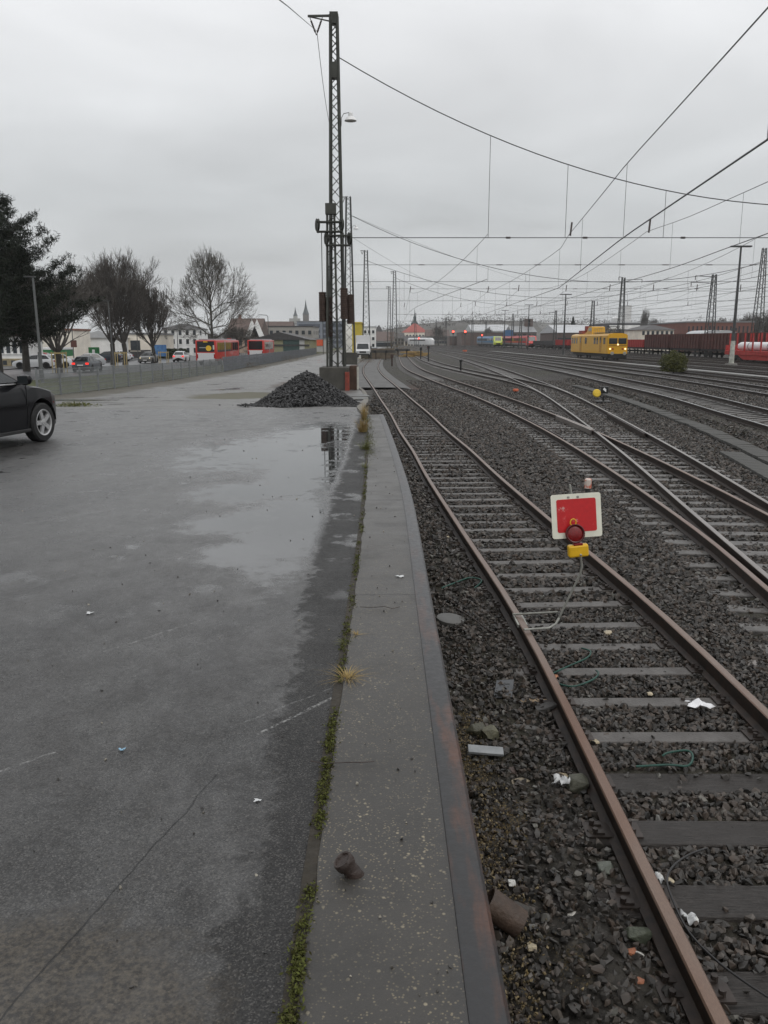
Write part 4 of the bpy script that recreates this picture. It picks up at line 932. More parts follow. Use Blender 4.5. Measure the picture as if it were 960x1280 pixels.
# ------------------------------------------------------------------ things lying about in the foreground
m_iron = M('rusty_iron', (.030, .019, .015), .5, .4, 14, bump=.4, bscale=60)
g = G(444, 1093, 1.325); bo = thing('mooring_stub', 'short rusty iron stub with a dished cap standing on the concrete kerb', 'iron stub', (g.x, g.y, 1.322))
bo.rotation_euler = (R(6), R(-34), 0); bo.scale = (1.15, 1.15, 1.15)
MB().lathe([(.023, -.03), (.022, .045), (.021, .05)], 20).build('stem', m_iron, bo, True)
MB().lathe([(.021, .036), (.027, .040), (.0285, .048), (.0285, .060), (.026, .065), (.022, .064), (.020, .059), (.004, .057)], 24).build('cap', m_iron, bo, True)
def rock(name, label, px, py, d, col, cat, seed=1, z=.02, rz=0, bump=.5, n=26, ang=None, spec=None):
    g = G(px, py, z); rn = random.Random(seed); bm = bmesh.new()
    for i in range(n):
        v = Vector((rn.uniform(-1, 1), rn.uniform(-1, 1), rn.uniform(-1, 1))); k = max(abs(v.x), abs(v.y), abs(v.z)); v = v / k * rn.uniform(.86, 1); bm.verts.new((v.x*d[0]/2, v.y*d[1]/2, v.z*d[2]/2))
    r = bmesh.ops.convex_hull(bm, input=bm.verts[:]); bmesh.ops.delete(bm, geom=[q for q in r['geom_interior'] if isinstance(q, bmesh.types.BMVert)], context='VERTS')
    bmesh.ops.bevel(bm, geom=bm.edges[:], offset=min(d) * .04, segments=1, affect='EDGES')
    me = bpy.data.meshes.new(name); bm.to_mesh(me); bm.free()
    me.materials.append(M('stone_%s' % name if False else 'stone_col_%02d' % len(MATS), col, .55, .35, 18, bump=bump, bscale=60))
    o = bpy.data.objects.new(name, me); COL.objects.link(o); o.location = (g.x, g.y, z + d[2] * .22); o.rotation_euler = ang or (rn.uniform(-.2, .2), rn.uniform(-.2, .2), rz)
    return tag(o, label, cat)
rock('stone_block', 'greenish grey stone block lying beside the near rail, the middle one', 757, 1090, (.10, .085, .07), (.115, .125, .105), 'stone', 1)
rock('stone_block', 'mossy wedge of stone by the near rail above the orange brick chip', 797, 1172, (.13, .09, .08), (.075, .085, .06), 'stone', 2)
rock('stone_block', 'flat dark stone on the grit below the greenish block', 648, 1145, (.16, .10, .09), (.040, .034, .028), 'stone', 12)
rock('stone_block', 'mossy brown stone block lying behind the light metal plate, left piece', 596, 917, (.16, .11, .10), (.060, .058, .036), 'stone', 3, rz=.2)
rock('stone_block', 'squarish mossy stone end beside the light metal plate, right piece', 612, 921, (.12, .11, .11), (.10, .095, .06), 'stone', 4, rz=.5)
rock('stone_block', 'mossy stone near the rail beside crumpled white plastic', 722, 984, (.16, .14, .11), (.085, .085, .062), 'stone', 5)
rock('stone_chip', 'pale yellowish stone chip behind the mossy stone near the rail', 703, 972, (.10, .06, .03), (.30, .24, .15), 'stone', 6)
rock('stone_chip', 'flat pale tan stone chip left of the mossy stone near the rail', 651, 977, (.13, .06, .025), (.25, .21, .15), 'stone', 7)
rock('stone_chip', 'reddish brown flat stone in front of the light metal plate', 645, 964, (.10, .08, .03), (.10, .07, .06), 'stone', 8)
rock('wood_splinter', 'long pale splintered piece of wood beside the near rail', 668, 877, (.26, .05, .03), (.26, .19, .12), 'wood piece', 9, rz=-.1)
rock('slate_piece', 'large dark slate piece leaning right of the pale wood splinter', 682, 886, (.22, .14, .05), (.05, .047, .044), 'slate', 10, rz=.3)
rock('slate_piece', 'long grey slate piece lying behind the light metal plate', 660, 910, (.26, .07, .03), (.075, .072, .068), 'slate', 11, rz=.05)
rock('brick_chip', 'orange brick chip at the foot of the mossy stone wedge', 790, 1192, (.045, .04, .03), (.32, .12, .06), 'brick piece', 13)
rock('brick_chip', 'orange brick chip close to the near rail low in the photo', 798, 1228, (.06, .045, .03), (.30, .12, .065), 'brick piece', 14)
rock('brick_chip', 'small orange brick chip above the greenish stone block', 756, 1047, (.045, .04, .03), (.30, .13, .07), 'brick piece', 15)
rock('brick_chip', 'orange brick chip lying between the rails near the green cord', 694, 847, (.06, .05, .035), (.36, .15, .07), 'brick piece', 25)
rock('stone_chip', 'white broken stone below the orange brick chips of the mossy wedge', 799, 1196, (.045, .04, .03), (.55, .54, .50), 'stone', 16)
rock('stone_chip', 'pale blue grey stone chip on the dark soil low by the rail', 757, 1232, (.05, .04, .035), (.34, .36, .36), 'stone', 17)
rock('stone_chip', 'white crumbled lump beside a reddish stone on the grit', 717, 1146, (.08, .04, .03), (.48, .46, .42), 'stone', 18)
rock('stone_chip', 'reddish stone touching the white crumbled lump', 727, 1140, (.06, .05, .03), (.14, .05, .04), 'stone', 19)
rock('stone_chip', 'pale slab of stone lying outside the right rail of the near track', 932, 832, (.22, .14, .04), (.15, .135, .125), 'stone', 20)
rock('stone_chip', 'pale wide stone outside the right rail, behind the other pale slab', 836, 752, (.2, .13, .04), (.17, .16, .14), 'stone', 21)
rock('stone_chip', 'yellow orange stone chip right of the near track', 950, 850, (.07, .05, .03), (.45, .28, .10), 'stone', 22)
rock('stone_chip', 'cream stone chip on the ballast between the rails before the stop board', 760, 792, (.08, .06, .04), (.42, .36, .26), 'stone', 23)
rock('stone_chip', 'cream yellow chip on the sleeper nearest the paper scrap', 743, 928, (.07, .05, .02), (.36, .30, .2), 'stone', 24)
for i, (x, y, c) in enumerate(((532, 657, 0), (548, 662, 1), (575, 690, 0), (560, 672, 1), (533, 573, 2), (610, 812, 0), (600, 830, 1), (682, 1120, 1), (640, 1105, 0), (665, 1185, 1), (660, 1063, 1), (700, 1030, 0), (824, 1098, 0), (838, 1102, 1), (866, 1150, 0), (812, 868, 1), (783, 765, 0), (812, 752, 0))):
    pass
rg2 = random.Random(77)
lits = ['white', 'cream', 'tan']; cols = [(.6, .6, .57), (.42, .36, .25), (.30, .23, .15)]
PCH = [(532,657,0),(548,662,1),(575,690,0),(560,672,1),(533,573,2),(640,1105,0),(665,1185,1),(824,1098,0),(838,1102,1),(866,1150,0),(812,868,1),(670,640,1),(760,560,1),(830,745,2)]
for i, (x, y, c) in enumerate(PCH):
    o = rock('pebble', 'pale pebble lying loose on the dark ballast', x, y, (rg2.uniform(.035, .06),) * 2 + (.03,), cols[c], 'pebble', 40 + i); o['group'] = 'pale pebbles scattered on the ballast'
# plates, cable, cords, paper, pipe
m_plate_d = M('dark_metal_plate', (.055, .058, .062), .4, .2, 8, metal=.3)
g = G(630, 861, .06); pt_ = thing('metal_plate', 'dark metal plate with slots lying between the platform and the near rail', 'metal plate', g, R(-14))
pt_.rotation_euler = (R(6), R(-8), R(-13))
MB().box((0, 0, 0), (.155, .30, .012), bev=.004).build('plate', m_plate_d, pt_)
for sy in (-.08, .07):
    b = MB(); b.box((0, sy, .0072), (.09, .014, .002)); b.box((0, sy, .0075), (.014, .05, .002)); b.build('slot', m_blk, pt_)
g = G(607, 938, .08); o = MB().box((0, 0, 0), (.255, .085, .022), bev=.004).build('metal_profile', M('light_metal', (.24, .25, .255), .4, .25, 7, metal=.3), None, False, g); o.rotation_euler = (R(10), R(4), R(-2))
tag(o, 'light grey metal plate lying flat at the foot of the platform edge', 'metal plate')
g = G(563, 776, .03); o = MB().lathe([(.15, 0), (.15, .03), (.13, .035), (.02, .037)], 24).build('round_cover', M('cover_iron', (.07, .068, .062), .45, .25, 6), None, True, g); o.rotation_euler = (.05, .1, 0)
tag(o, 'round flat iron cover on the soil under the platform edge', 'cover')
def cloth_patch(name, label, px, py, w_, h_, mat, seed, cat, z=.05, amp=.012):
    g = G(px, py, z); rn = np.random.RandomState(seed); n = 9; mk = MB(); ph = rn.rand(6) * 6
    for j in range(n):
        for i in range(n):
            u, v = i / (n-1) - .5, j / (n-1) - .5; k = 1 + .35 * math.sin(3 * math.atan2(v, u) + ph[0]) + .15 * math.sin(7 * math.atan2(v, u) + ph[1])
            mk.v.append((u * w_ * k, v * h_ * k, amp * (math.sin(u * 9 + ph[2]) + math.sin(v * 11 + u * 4 + ph[3]) + math.sin((u - v) * 15 + ph[4]) * .6)))
    mk.f = [(j*n+i, j*n+i+1, (j+1)*n+i+1, (j+1)*n+i) for j in range(n-1) for i in range(n-1)]; mk.mi = [0] * len(mk.f)
    o = mk.build(name, mat, None, 'all', g); s = o.modifiers.new('s', 'SOLIDIFY'); s.thickness = .0015
    return tag(o, label, cat)
m_paper = M('paper_white', (.74, .74, .75), .6, .04, 9); m_plas = M('plastic_white', (.55, .56, .56), .35, .1, 9)
cloth_patch('paper_scrap', 'crumpled white paper scrap on a sleeper end by the right rail', 873, 880, .17, .11, m_paper, 1, 'paper', .10, .009)
cloth_patch('plastic_scrap', 'crumpled white plastic scrap beside the pale chip near the rail', 700, 975, .09, .07, m_plas, 2, 'plastic', .09, .014)
cloth_patch('plastic_scrap', 'small torn white scrap beside the near rail in front of the cable', 822, 1097, .04, .04, m_plas, 3, 'plastic', .05)
cloth_patch('plastic_scrap', 'pale torn scrap lying right of the black cable', 862, 1147, .06, .05, m_plas, 4, 'plastic', .05)
cloth_patch('plastic_scrap', 'tiny white scrap on the asphalt left of the dark band', 322, 1000, .022, .014, m_plas, 5, 'plastic', 1.325, .001)
cloth_patch('plastic_scrap', 'tiny pale blue scrap lying on the asphalt', 152, 937, .02, .016, M('scrap_blue', (.25, .42, .55), .4, .1, 5), 6, 'plastic', 1.326, .002)
cloth_patch('plastic_scrap', 'tiny white scrap in the middle of the asphalt', 112, 766, .035, .03, m_plas, 7, 'plastic', 1.326, .002)
cloth_patch('leaf', 'pale leaf lying on the concrete kerb', 500, 720, .05, .03, m_plas, 8, 'leaf', 1.336, .002)
def cord(label, pts, r, mat, name='cord', cat='cord', z=.05):
    ps = [G(x, y, z + dz) for x, y, dz in pts]
    out = []
    for i in range(len(ps) - 1):
        p0 = ps[max(i-1, 0)]; p1 = ps[i]; p2 = ps[i+1]; p3 = ps[min(i+2, len(ps)-1)]
        for k in range(6):
            t = k / 6; out.append(.5 * ((2*p1) + (p2-p0)*t + (2*p0-5*p1+4*p2-p3)*t*t + (3*p1-p0-3*p2+p3)*t**3))
    out.append(ps[-1]); tag(MB().tube(out, r, 7).build(name, mat, None, True), label, cat)
m_cable = M('black_cable', (.018, .017, .017), .45, .2, 8); m_green = M('green_cord', (.008, .055, .04), .5, .2, 8)
cord('bent black cable looping over the sleepers at the lower right', [(884, 1060, .02), (862, 1068, .03), (842, 1082, .03), (834, 1100, .03), (842, 1128, .04), (862, 1166, .05), (895, 1200, .05), (935, 1230, .04), (985, 1262, .02)], .006, m_cable, 'cable', 'cable')
cord('dark green cord loop lying on the ballast before the broken sleeper', [(795, 958, .0), (835, 956, .02), (860, 957, .02), (866, 945, .02), (858, 938, .02), (835, 941, .02), (828, 945, 0)], .008, m_green)
cord('dark green cord between the rails right of the near rail, the longer one', [(690, 852, .0), (715, 858, .02), (740, 850, .03), (748, 842, .02), (745, 838, 0)], .008, m_green)
cord('dark green cord curving up beside the orange brick chip', [(690, 842, .0), (712, 832, .02), (734, 822, .03), (738, 814, .02), (727, 810, .01)], .008, m_green)
cord('dark green cord tangled on the soil by the platform edge', [(552, 735, .0), (570, 728, .02), (588, 722, .03), (602, 726, .02), (592, 736, .0)], .01, m_green)
cord('rusty wire arching over the soil near the platform edge', [(570, 760, .0), (590, 772, .06), (612, 788, .03), (640, 800, 0)], .007, m_iron, 'wire', 'wire')
g = G(622, 1142, .12); pp = thing('rusty_pipe', 'rusty pipe end with dark open mouth at the foot of the platform', 'pipe', (.525, g.y + .03, .17), R(-12)); pp.rotation_euler = (0, R(32), R(-12))
b = MB(); nn = 20; Lp = .20
ro = [(.075, 0), (.078, .02), (.075, Lp), (.064, Lp), (.064, .005)]
b.lathe([(.058, .12), (.066, 0), (.074, 0), (.076, .02), (.072, Lp), (.058, Lp)], 22, Matrix.Rotation(R(90), 4, 'Y')); b.build('pipe', M('rust_pipe', (.055, .035, .024), .6, .4, 10, bump=.4), pp, True)
MB().lathe([(.057, .10), (.057, .11)], 16, Matrix.Rotation(R(90), 4, 'Y')).build('dark_inside', m_blk, pp)
for i, (x, y, lb) in enumerate(((420, 955, 'thin brown twig crossing the moss seam on the kerb'), (470, 760, 'brown twig lying across the kerb beyond the dry tuft'))):
    g = G(x, y, 1.335); rn = random.Random(i); pts = [Vector((k * .05 - .1, rn.uniform(-.012, .012), rn.uniform(0, .012))) for k in range(6)]
    tag(MB().tube(pts, .0022, 5).build('twig', m_iron, None, False, g), lb, 'twig')
# small stones lying on asphalt and kerb
rg = np.random.RandomState(51); n = 260; Y = 1.8 + 14 * rg.rand(n) ** 1.6; X = np.where(rg.rand(n) < .75, -.25 - rg.rand(n) * (1 + Y * .35), -.15 + rg.rand(n) * .33)
m_grit = stone_mat('grit', [(0, (.02, .02, .02)), (1, (.35, .32, .26)), (.6, (.06, .055, .05)), (.8, (.22, .20, .16))])
stuff(stones('loose_grit', np.stack([X, Y, np.where(X < -.21, 1.322, 1.331)], 1), rg.uniform(.004, .013, n) * (1 + Y * .06), m_grit, 6), 'scattered grit and tiny stones on the asphalt and kerb', 'grit')
# ------------------------------------------------------------------ cars
def paint(name, col, metal=0.0):
    if name in MATS: return MATS[name]
    n = NT(name); f = n.noise(14, 3); n.b.inputs['Specular IOR Level'].default_value = .1; n.b.inputs['Coat Weight'].default_value = .3; n.b.inputs['Coat Roughness'].default_value = .06
    n.done(n.mix(n.rng(f, .3, .7), tuple(c * .9 for c in col), col), .3, metal); MATS[name] = n.mat; return n.mat
m_glass = NT('dark_glass').done((.018, .022, .024), .04)
m_tyre = M('tyre_rubber', (.012, .012, .012), .75, .2, 20)
m_alloy = M('alloy_wheel', (.50, .50, .50), .32, .08, 6, metal=.6)
m_black = M('black_trim', (.012, .012, .012), .45, .15, 9)
def lamp_mat(name, col, e):
    n = NT(name); n.put(n.b.inputs['Emission Color'], col); n.b.inputs['Emission Strength'].default_value = e; return n.done(col, .3)
m_tail_on = lamp_mat('tail_light_lit', (.9, .03, .02), 1.3); m_tail = NT('tail_light').done((.30, .01, .012), .2)
m_head_on = lamp_mat('headlight_lit', (1., .80, .42), 1.4); m_head_off = NT('headlight').done((.45, .47, .48), .1)
m_sig_red = lamp_mat('signal_red_lit', (1., .05, .03), 9.0)
def wheel(parent, x, y, r, wd, side, rim=True):
    w = MB(); h = wd / 2
    M4 = Matrix.Rotation(-math.pi / 2 * side, 4, 'X')
    w.lathe([(r * .60, h * .02), (r * .60, -h), (r * .9, -h), (r, -h * .7), (r, h * .7), (r * .93, h * .95), (r * .70, h), (r * .66, h * .8), (r * .64, h * .2)], 28, M4)
    o = w.build('wheel', m_tyre, parent, True); o.location = (x, y, r)
    if rim:
        b = MB(); b.lathe([(r * .70, h * .9), (r * .66, h * .98), (r * .60, h * .9), (r * .58, h * .1), (r * .56, h * .1)], 28, M4, 0, False)
        for k in range(5):
            a = 2 * math.pi * k / 5 + .3; ca, sa = math.cos(a), math.sin(a)
            p = [(-.05 * r * 2.2, .10 * r), (.05 * r * 2.2, .10 * r), (.045 * r * 2.6, .64 * r), (-.045 * r * 2.6, .64 * r)]
            b.prism([(u * ca - v * sa, u * sa + v * ca) for u, v in p], h * .32, M4 @ Matrix.Translation((0, 0, h * .55)))
        b.lathe([(r * .16, h * .5), (r * .16, h * .95), (r * .05, h * 1.0)], 14, M4)
        b.build('rim', [m_alloy], o, True)
    return o
def make_car(label, loc, rz, pm, detail=True, lights=None, estate=False, group=None, name='parked_car'):
    t = thing(name, label, 'car', loc, rz, group)
    zt = lerpf([(-2.14,.62),(-2.08,.88),(-1.9,.97),(-1,.985),(0,.975),(.85,.965),(1.3,.90),(1.75,.81),(2.0,.72),(2.12,.58)])
    zb = lerpf([(-2.14,.36),(-1.8,.27),(-1.2,.2),(1.2,.2),(1.7,.22),(2.12,.28)])
    hw = lerpf([(-2.14,.70),(-2.0,.82),(-1.4,.885),(0,.90),(1.2,.89),(1.65,.84),(1.95,.72),(2.12,.52)])
    AR = .385; WX = (1.30, -1.30); WR = .32
    xs = sorted(set(list(np.linspace(-2.14, 2.12, 60 if detail else 26)) + [wx + AR * math.cos(a) for wx in WX for a in np.linspace(0, math.pi, 19 if detail else 9)]))
    NZ = 9 if detail else 5; b = MB(); rows = []
    for x in xs:
        lo = zb(x)
        for wx in WX:
            if abs(x - wx) < AR: lo = max(lo, .33 + math.sqrt(max(0, AR * AR - (x - wx) ** 2)))
        hi = zt(x); lo = min(lo, hi - .03); row = []
        for k in range(NZ + 1):
            z = lo + (hi - lo) * k / NZ; u = (z - .55) / .42
            y = hw(x) * (1 - .055 * max(0, u) ** 2 - .05 * max(0, -u) ** 1.5) - (.018 if .60 < z < .66 else 0) * 0
            if k == NZ: y -= .03
            row.append((x, y, z))
        yt = row[-1][1]
        for q in (.66, .33, 0): row.append((x, yt * q, hi + (.035 if x > .8 or x < -1.9 else .0) * (1 - q)))
        rows.append(row)
    n = NZ + 4
    for s in (1, -1):
        o = len(b.v)
        for row in rows: b.v += [(x, s * y, z) for x, y, z in row]
        for i in range(len(rows) - 1):
            for k in range(n - 1): b.f.append((o+i*n+k, o+(i+1)*n+k, o+(i+1)*n+k+1, o+i*n+k+1)); b.mi.append(0)
        for i in (0, len(rows) - 1):
            b.f.append(tuple(o + i * n + k for k in range(n)) + ((),) if False else tuple(o + i * n + k for k in range(n))); b.mi.append(0)
    body = b.build('body', pm, t, True)
    MB().box((0, 0, .36), (3.9, 1.30, .30)).build('underbody', m_black, t)
    for wx in WX:
        for s in (1, -1):
            a = MB(); 
            vs = [(wx + AR * 1.0 * math.cos(c), s * .50, .33 + AR * math.sin(c)) for c in np.linspace(0, math.pi, 13)] + [(wx + AR * math.cos(c), s * .868, .33 + AR * math.sin(c)) for c in np.linspace(0, math.pi, 13)]
            a.v = vs; a.f = [(k, k+1, k+14, k+13) for k in range(12)] + [tuple(range(13))]; a.mi = [0] * 13; a.build('wheel_arch', m_black, t)
            wheel(t, wx, s * .79, WR, .21, s, detail)
    # cabin
    st = [(.98, .955, .80, 0), (.14, 1.40, .60, 1), (-.55, 1.465, .58, 1), (-1.45 if estate else -1.35, 1.40, .56, 1), (-2.02 if estate else -1.98, .96, .74, 0)]
    c = MB(); 
    for s in (1, -1):
        o = len(c.v)
        base = [(.98, .80), (.14, .815), (-.55, .81), (-1.38, .79), (-1.98, .74)]
        for (x, z, y, _), (bx_, by) in zip(st, base):
            c.v += [(bx_, s * by, .955), (x, s * y, z), (x, s * y * .55, z + (.03 if _ else 0)), (x, 0, z + (.04 if _ else 0))]
        for i in range(4):
            for k in range(3): c.f.append((o+4*i+k, o+4*i+4+k, o+4*i+5+k, o+4*i+1+k)); c.mi.append(0)
    c.build('cabin', pm, t, True)
    lerp = lambda a, b_, u: Vector(a) * (1 - u) + Vector(b_) * u
    for s in (1, -1):
        q = [(.80, s*.800, .99), (.10, s*.617, 1.365), (-.50, s*.598, 1.42), (-.50, s*.803, .99)]
        q2 = [(-.60, s*.803, .99), (-.60, s*.598, 1.42), (-1.30, s*.582, 1.36), (-1.62, s*.745, 1.02)]
        for qq in (q, q2):
            nrm = (Vector(qq[1]) - Vector(qq[0])).cross(Vector(qq[3]) - Vector(qq[0])).normalized(); nrm = nrm if nrm.y * s > 0 else -nrm
            w_ = MB(); v0 = [Vector(p) + nrm * .022 for p in qq]; v1 = [Vector(p) - nrm * .02 for p in qq]; w_.v = [tuple(v) for v in v0 + v1]
            w_.f = [(0,1,2,3),(4,5,6,7)] + [(i,(i+1)%4,(i+1)%4+4,i+4) for i in range(4)]; w_.mi = [0] * 6; w_.build('window', m_glass, t)
        if detail:
            tr = MB(); tr.tube([(.86, s*.826, .972), (.1, s*.835, .975), (-.6, s*.83, .975), (-1.6, s*.79, .985)], .012, 6); tr.build('window_trim', m_alloy, t)
            mi_ = MB(); mm = Matrix.Translation((.72, s * 1.0, 1.04)) @ Matrix.Diagonal((.07, .12, .085, 1)); mi_.lathe([(.05,-1),(.7,-.75),(1,-.2),(1,.25),(.75,.75),(.05,1)], 14, mm); mi_.bar((.74, s*.82, .98), (.72, s*.95, 1.0), .05, .05); mo = mi_.build('wing_mirror', pm, t, True)
            mg = MB(); mg.box((.652, s * 1.0, 1.04), (.012, .17, .115)); mg.build('mirror_glass', m_glass, mo)
            MB().box((-.28, s * .915, .86), (.2, .03, .03), bev=.008).build('handle', pm, t); MB().box((-1.2, s * .905, .88), (.2, .03, .03), bev=.008).build('handle', pm, t)
            MB().box((0, s * .885, .235), (1.85, .03, .05), bev=.01).build('sill', m_black, t)
            MB().bar((.9, s*.905, .63), (-1.75, s*.905, .66), .012, .012).build('side_crease', pm, t)
            for xx in (.88, -.48):
                MB().box((xx, s * .893, .62), (.006, .012, .66)).build('door_gap', m_black, t)
            MB().lathe([(.03,0),(.03,.01)], 4).build('side_marker', m_tail, t).location = (1.72, s*.80, .62)
    for nm, qq, d in (('windscreen', [(.90, .74, .99), (.17, .56, 1.395), (.17, -.56, 1.395), (.90, -.74, .99)], Vector((.015, 0, .02))), ('rear_window', [(-1.92, .64, 1.0), (-1.42, .52, 1.37), (-1.42, -.52, 1.37), (-1.92, -.64, 1.0)], Vector((-.018, 0, .015)))):
        w_ = MB(); v0 = [Vector(p) + d for p in qq]; v1 = [Vector(p) - d for p in qq]; w_.v = [tuple(v) for v in v0 + v1]; w_.f = [(0,1,2,3),(4,5,6,7)] + [(i,(i+1)%4,(i+1)%4+4,i+4) for i in range(4)]; w_.mi = [0]*6; w_.build(nm, m_glass, t)
    for s in (1, -1):
        MB().box((1.87, s * .58, .67), (.24, .24, .12), -s * .5, bev=.02).build('headlight', m_head_on if lights == 'head' else m_head_off, t)
        MB().box((-2.08, s * .62, .80), (.12, .28, .16), s * .25, bev=.02).build('tail_light', m_tail_on if lights == 'tail' else m_tail, t)
    MB().box((-2.13, 0, .66), (.03, .52, .11)).build('number_plate', m_white, t); MB().box((2.12, 0, .42), (.03, .52, .11)).build('number_plate', m_white, t)
    return t
gw = G(50, 552, 1.32); azc = R(90 - 11)
dx, dy = 1.30, -.79
cl = Vector((gw.x - (dx * math.cos(azc) - dy * math.sin(azc)), gw.y + .02 - (dx * math.sin(azc) + dy * math.cos(azc)), 1.32))
make_car('black hatchback with silver alloy wheels parked on the wet asphalt at the left edge', cl, azc, paint('car_black', (.006, .006, .0075)), True)
ST = R(92)
def car_at(label, px, py, Y, rz, col, nm, lights=None, det=False):
    a = P(px, py, Y); make_car(label, (a.x, Y, zl(Y) - .09), rz, paint(nm, col), det, lights)
car_at('grey car with lit red tail lights driving on the street beyond the fence', 110, 465, 79, ST, (.09, .10, .11), 'car_grey', 'tail')
car_at('white car at the left end of the parked row, nose toward the pine trunk', 44, 461, 88, R(190), (.62, .63, .64), 'car_white')
car_at('white car parked right of the other white car behind the leaning lamp pole', 64, 459, 90, R(215), (.60, .60, .60), 'car_white')
car_at('silver car parked behind the grey car with lit tail lights', 108, 456, 96, R(200), (.36, .37, .38), 'car_silver')
car_at('red car parked beyond the white cars under the pine', 46, 452, 104, R(180), (.35, .03, .025), 'car_red')
car_at('dark blue grey car parked between the two trunk fan tree and green pylon', 134, 450, 118, R(180), (.04, .05, .065), 'car_dark')
car_at('oncoming car with lit yellow headlights left of the right fan tree', 186, 452, 112, R(-88), (.16, .16, .15), 'car_taupe', 'head')
car_at('white car with lit tail lights before the white apartment house', 227, 450, 118, ST, (.6, .6, .6), 'car_white', 'tail')
car_at('white van like car parked by the cream hall behind the fan trees', 147, 450, 122, R(180), (.6, .6, .6), 'car_white')
# ------------------------------------------------------------------ fences
m_fence = M('fence_zinc', (.19, .20, .205), .5, .15, 3, metal=.2)
FX = -14.5
fn = thing('mesh_fence', 'see through grey wire mesh fence along the left side of the wet path', 'fence', (0, 0, 0))
Y = 34.8; 
while Y < 75.5:
    z = zl(Y); MB().box((FX, Y, z + .60), (.07, .09, 1.24)).build('post', m_fence, fn)
    if Y + 2.5 < 76:
        b = MB(); z2 = zl(Y + 2.5)
        for k in range(7):
            zz = .06 + 1.1 * k / 6
            b.bar((FX - .03, Y, z + zz), (FX - .03, Y + 2.5, z2 + zz), .014, .022)
        for k in range(1, 25):
            u = k / 25; yk = Y + 2.5 * u; zk = z + (z2 - z) * u; b.bar((FX - .03, yk, zk + .03), (FX - .03, yk, zk + 1.2), .013, .013)
        b.build('mesh_panel', m_fence, fn)
    Y += 2.5
fs = thing('slat_fence', 'dense blue grey slat fence in front of the red buses', 'fence', (0, 0, 0))
m_slat = M('slat_grey', (.15, .16, .175), .55, .15, 1.5)
Y = 75.5
while Y < 176:
    z = zl(Y); hgt = 1.32
    MB().box((FX, Y, z + .68), (.08, .1, 1.4)).build('post', m_fence, fs)
    b = MB(); 
    for k in range(5): b.box((FX - .02, Y + 2.5, z + .16 + .26 * k), (.03, 4.9, .235))
    for k in range(9): b.box((FX + .02, Y + .4 + .52 * k, z + .67), (.03, .05, 1.28))
    b.build('slat_panel', m_slat, fs); Y += 5
def weed(label, px, py, Y, w_, h_, mat, seed, n=500, name='weed', cat='weed', z=None, sz=.05, grp=None):
    a = P(px, py, Y); rng = np.random.RandomState(seed)
    c = rng.randn(n, 3) * [w_ / 3, w_ / 3, 0]; c[:, 2] = h_ * rng.rand(n) ** 1.3 * np.clip(1.2 - (np.hypot(c[:, 0], c[:, 1]) / (w_ * .75)) ** 2, .1, 1)
    o = tris(name, c, sz * rng.uniform(.6, 1.3, n), mat, seed, None, 2.0, .25); o.location = (a.x, Y, zl(Y) if z is None else z); return tag(o, label, cat, grp)
m_weed = leafmat('brown_weed', (.085, .05, .02), (.17, .115, .045), .8)
m_bush = leafmat('bush_leaf', (.045, .050, .014), (.115, .118, .035), .6)
weed('brown dry weeds at the foot of the mesh fence, nearer bunch', 200, 476, 56, 1.0, .9, m_weed, 1)
weed('tall brown dry weeds where mesh fence meets slat fence', 240, 470, 70, 1.1, 1.2, m_weed, 2)
weed('low brown weeds before the middle of the slat fence', 306, 461, 88, 3.2, .6, m_weed, 3, 900)
weed('low brown weeds at the far end of the slat fence', 366, 452, 118, 5, .8, m_weed, 4, 900)
weed('brown shrubby weeds below the white truck beside the paving', 456, 452, 108, 2.0, .9, m_weed, 5, 700, z=.1)
weed('brown weeds and brush beside the dark buffer stop', 519, 441, 150, 4.5, 1.6, m_weed, 6, 900, z=0)
weed('reddish brown thicket behind the buffer stops', 496, 438, 165, 5, 4.5, m_weed, 7, 1500, z=0, sz=.12)
weed('greenish grass strip on the puddle edge right of the black car', 92, 513, 23, .8, .10, m_grass, 8, 500, z=1.18, sz=.04)
# ------------------------------------------------------------------ trees
def twig_mesh(name, segs, mat, parent, n=3):
    A = np.array([s[0][:] for s in segs]); B = np.array([s[1][:] for s in segs]); ra = np.array([s[2] for s in segs]); rb = np.array([s[3] for s in segs])
    d = B - A; d /= np.linalg.norm(d, axis=1)[:, None] + 1e-9; up = np.where(np.abs(d[:, 2:3]) < .9, [[0, 0, 1.]], [[1., 0, 0]]); u = np.cross(d, up); u /= np.linalg.norm(u, axis=1)[:, None]; q = np.cross(d, u)
    V = []
    for (Pt, r) in ((A, ra), (B, rb)):
        for k in range(n):
            t = 2 * math.pi * k / n; V.append(Pt + (u * math.cos(t) + q * math.sin(t)) * r[:, None])
    V = np.stack(V, 1).reshape(-1, 3); m = len(segs); base = (np.arange(m) * 2 * n)[:, None]
    F = np.concatenate([base + np.array([k, (k + 1) % n, n + (k + 1) % n, n + k]) for k in range(n)])
    return fast_mesh(name, V, F, mat, parent)
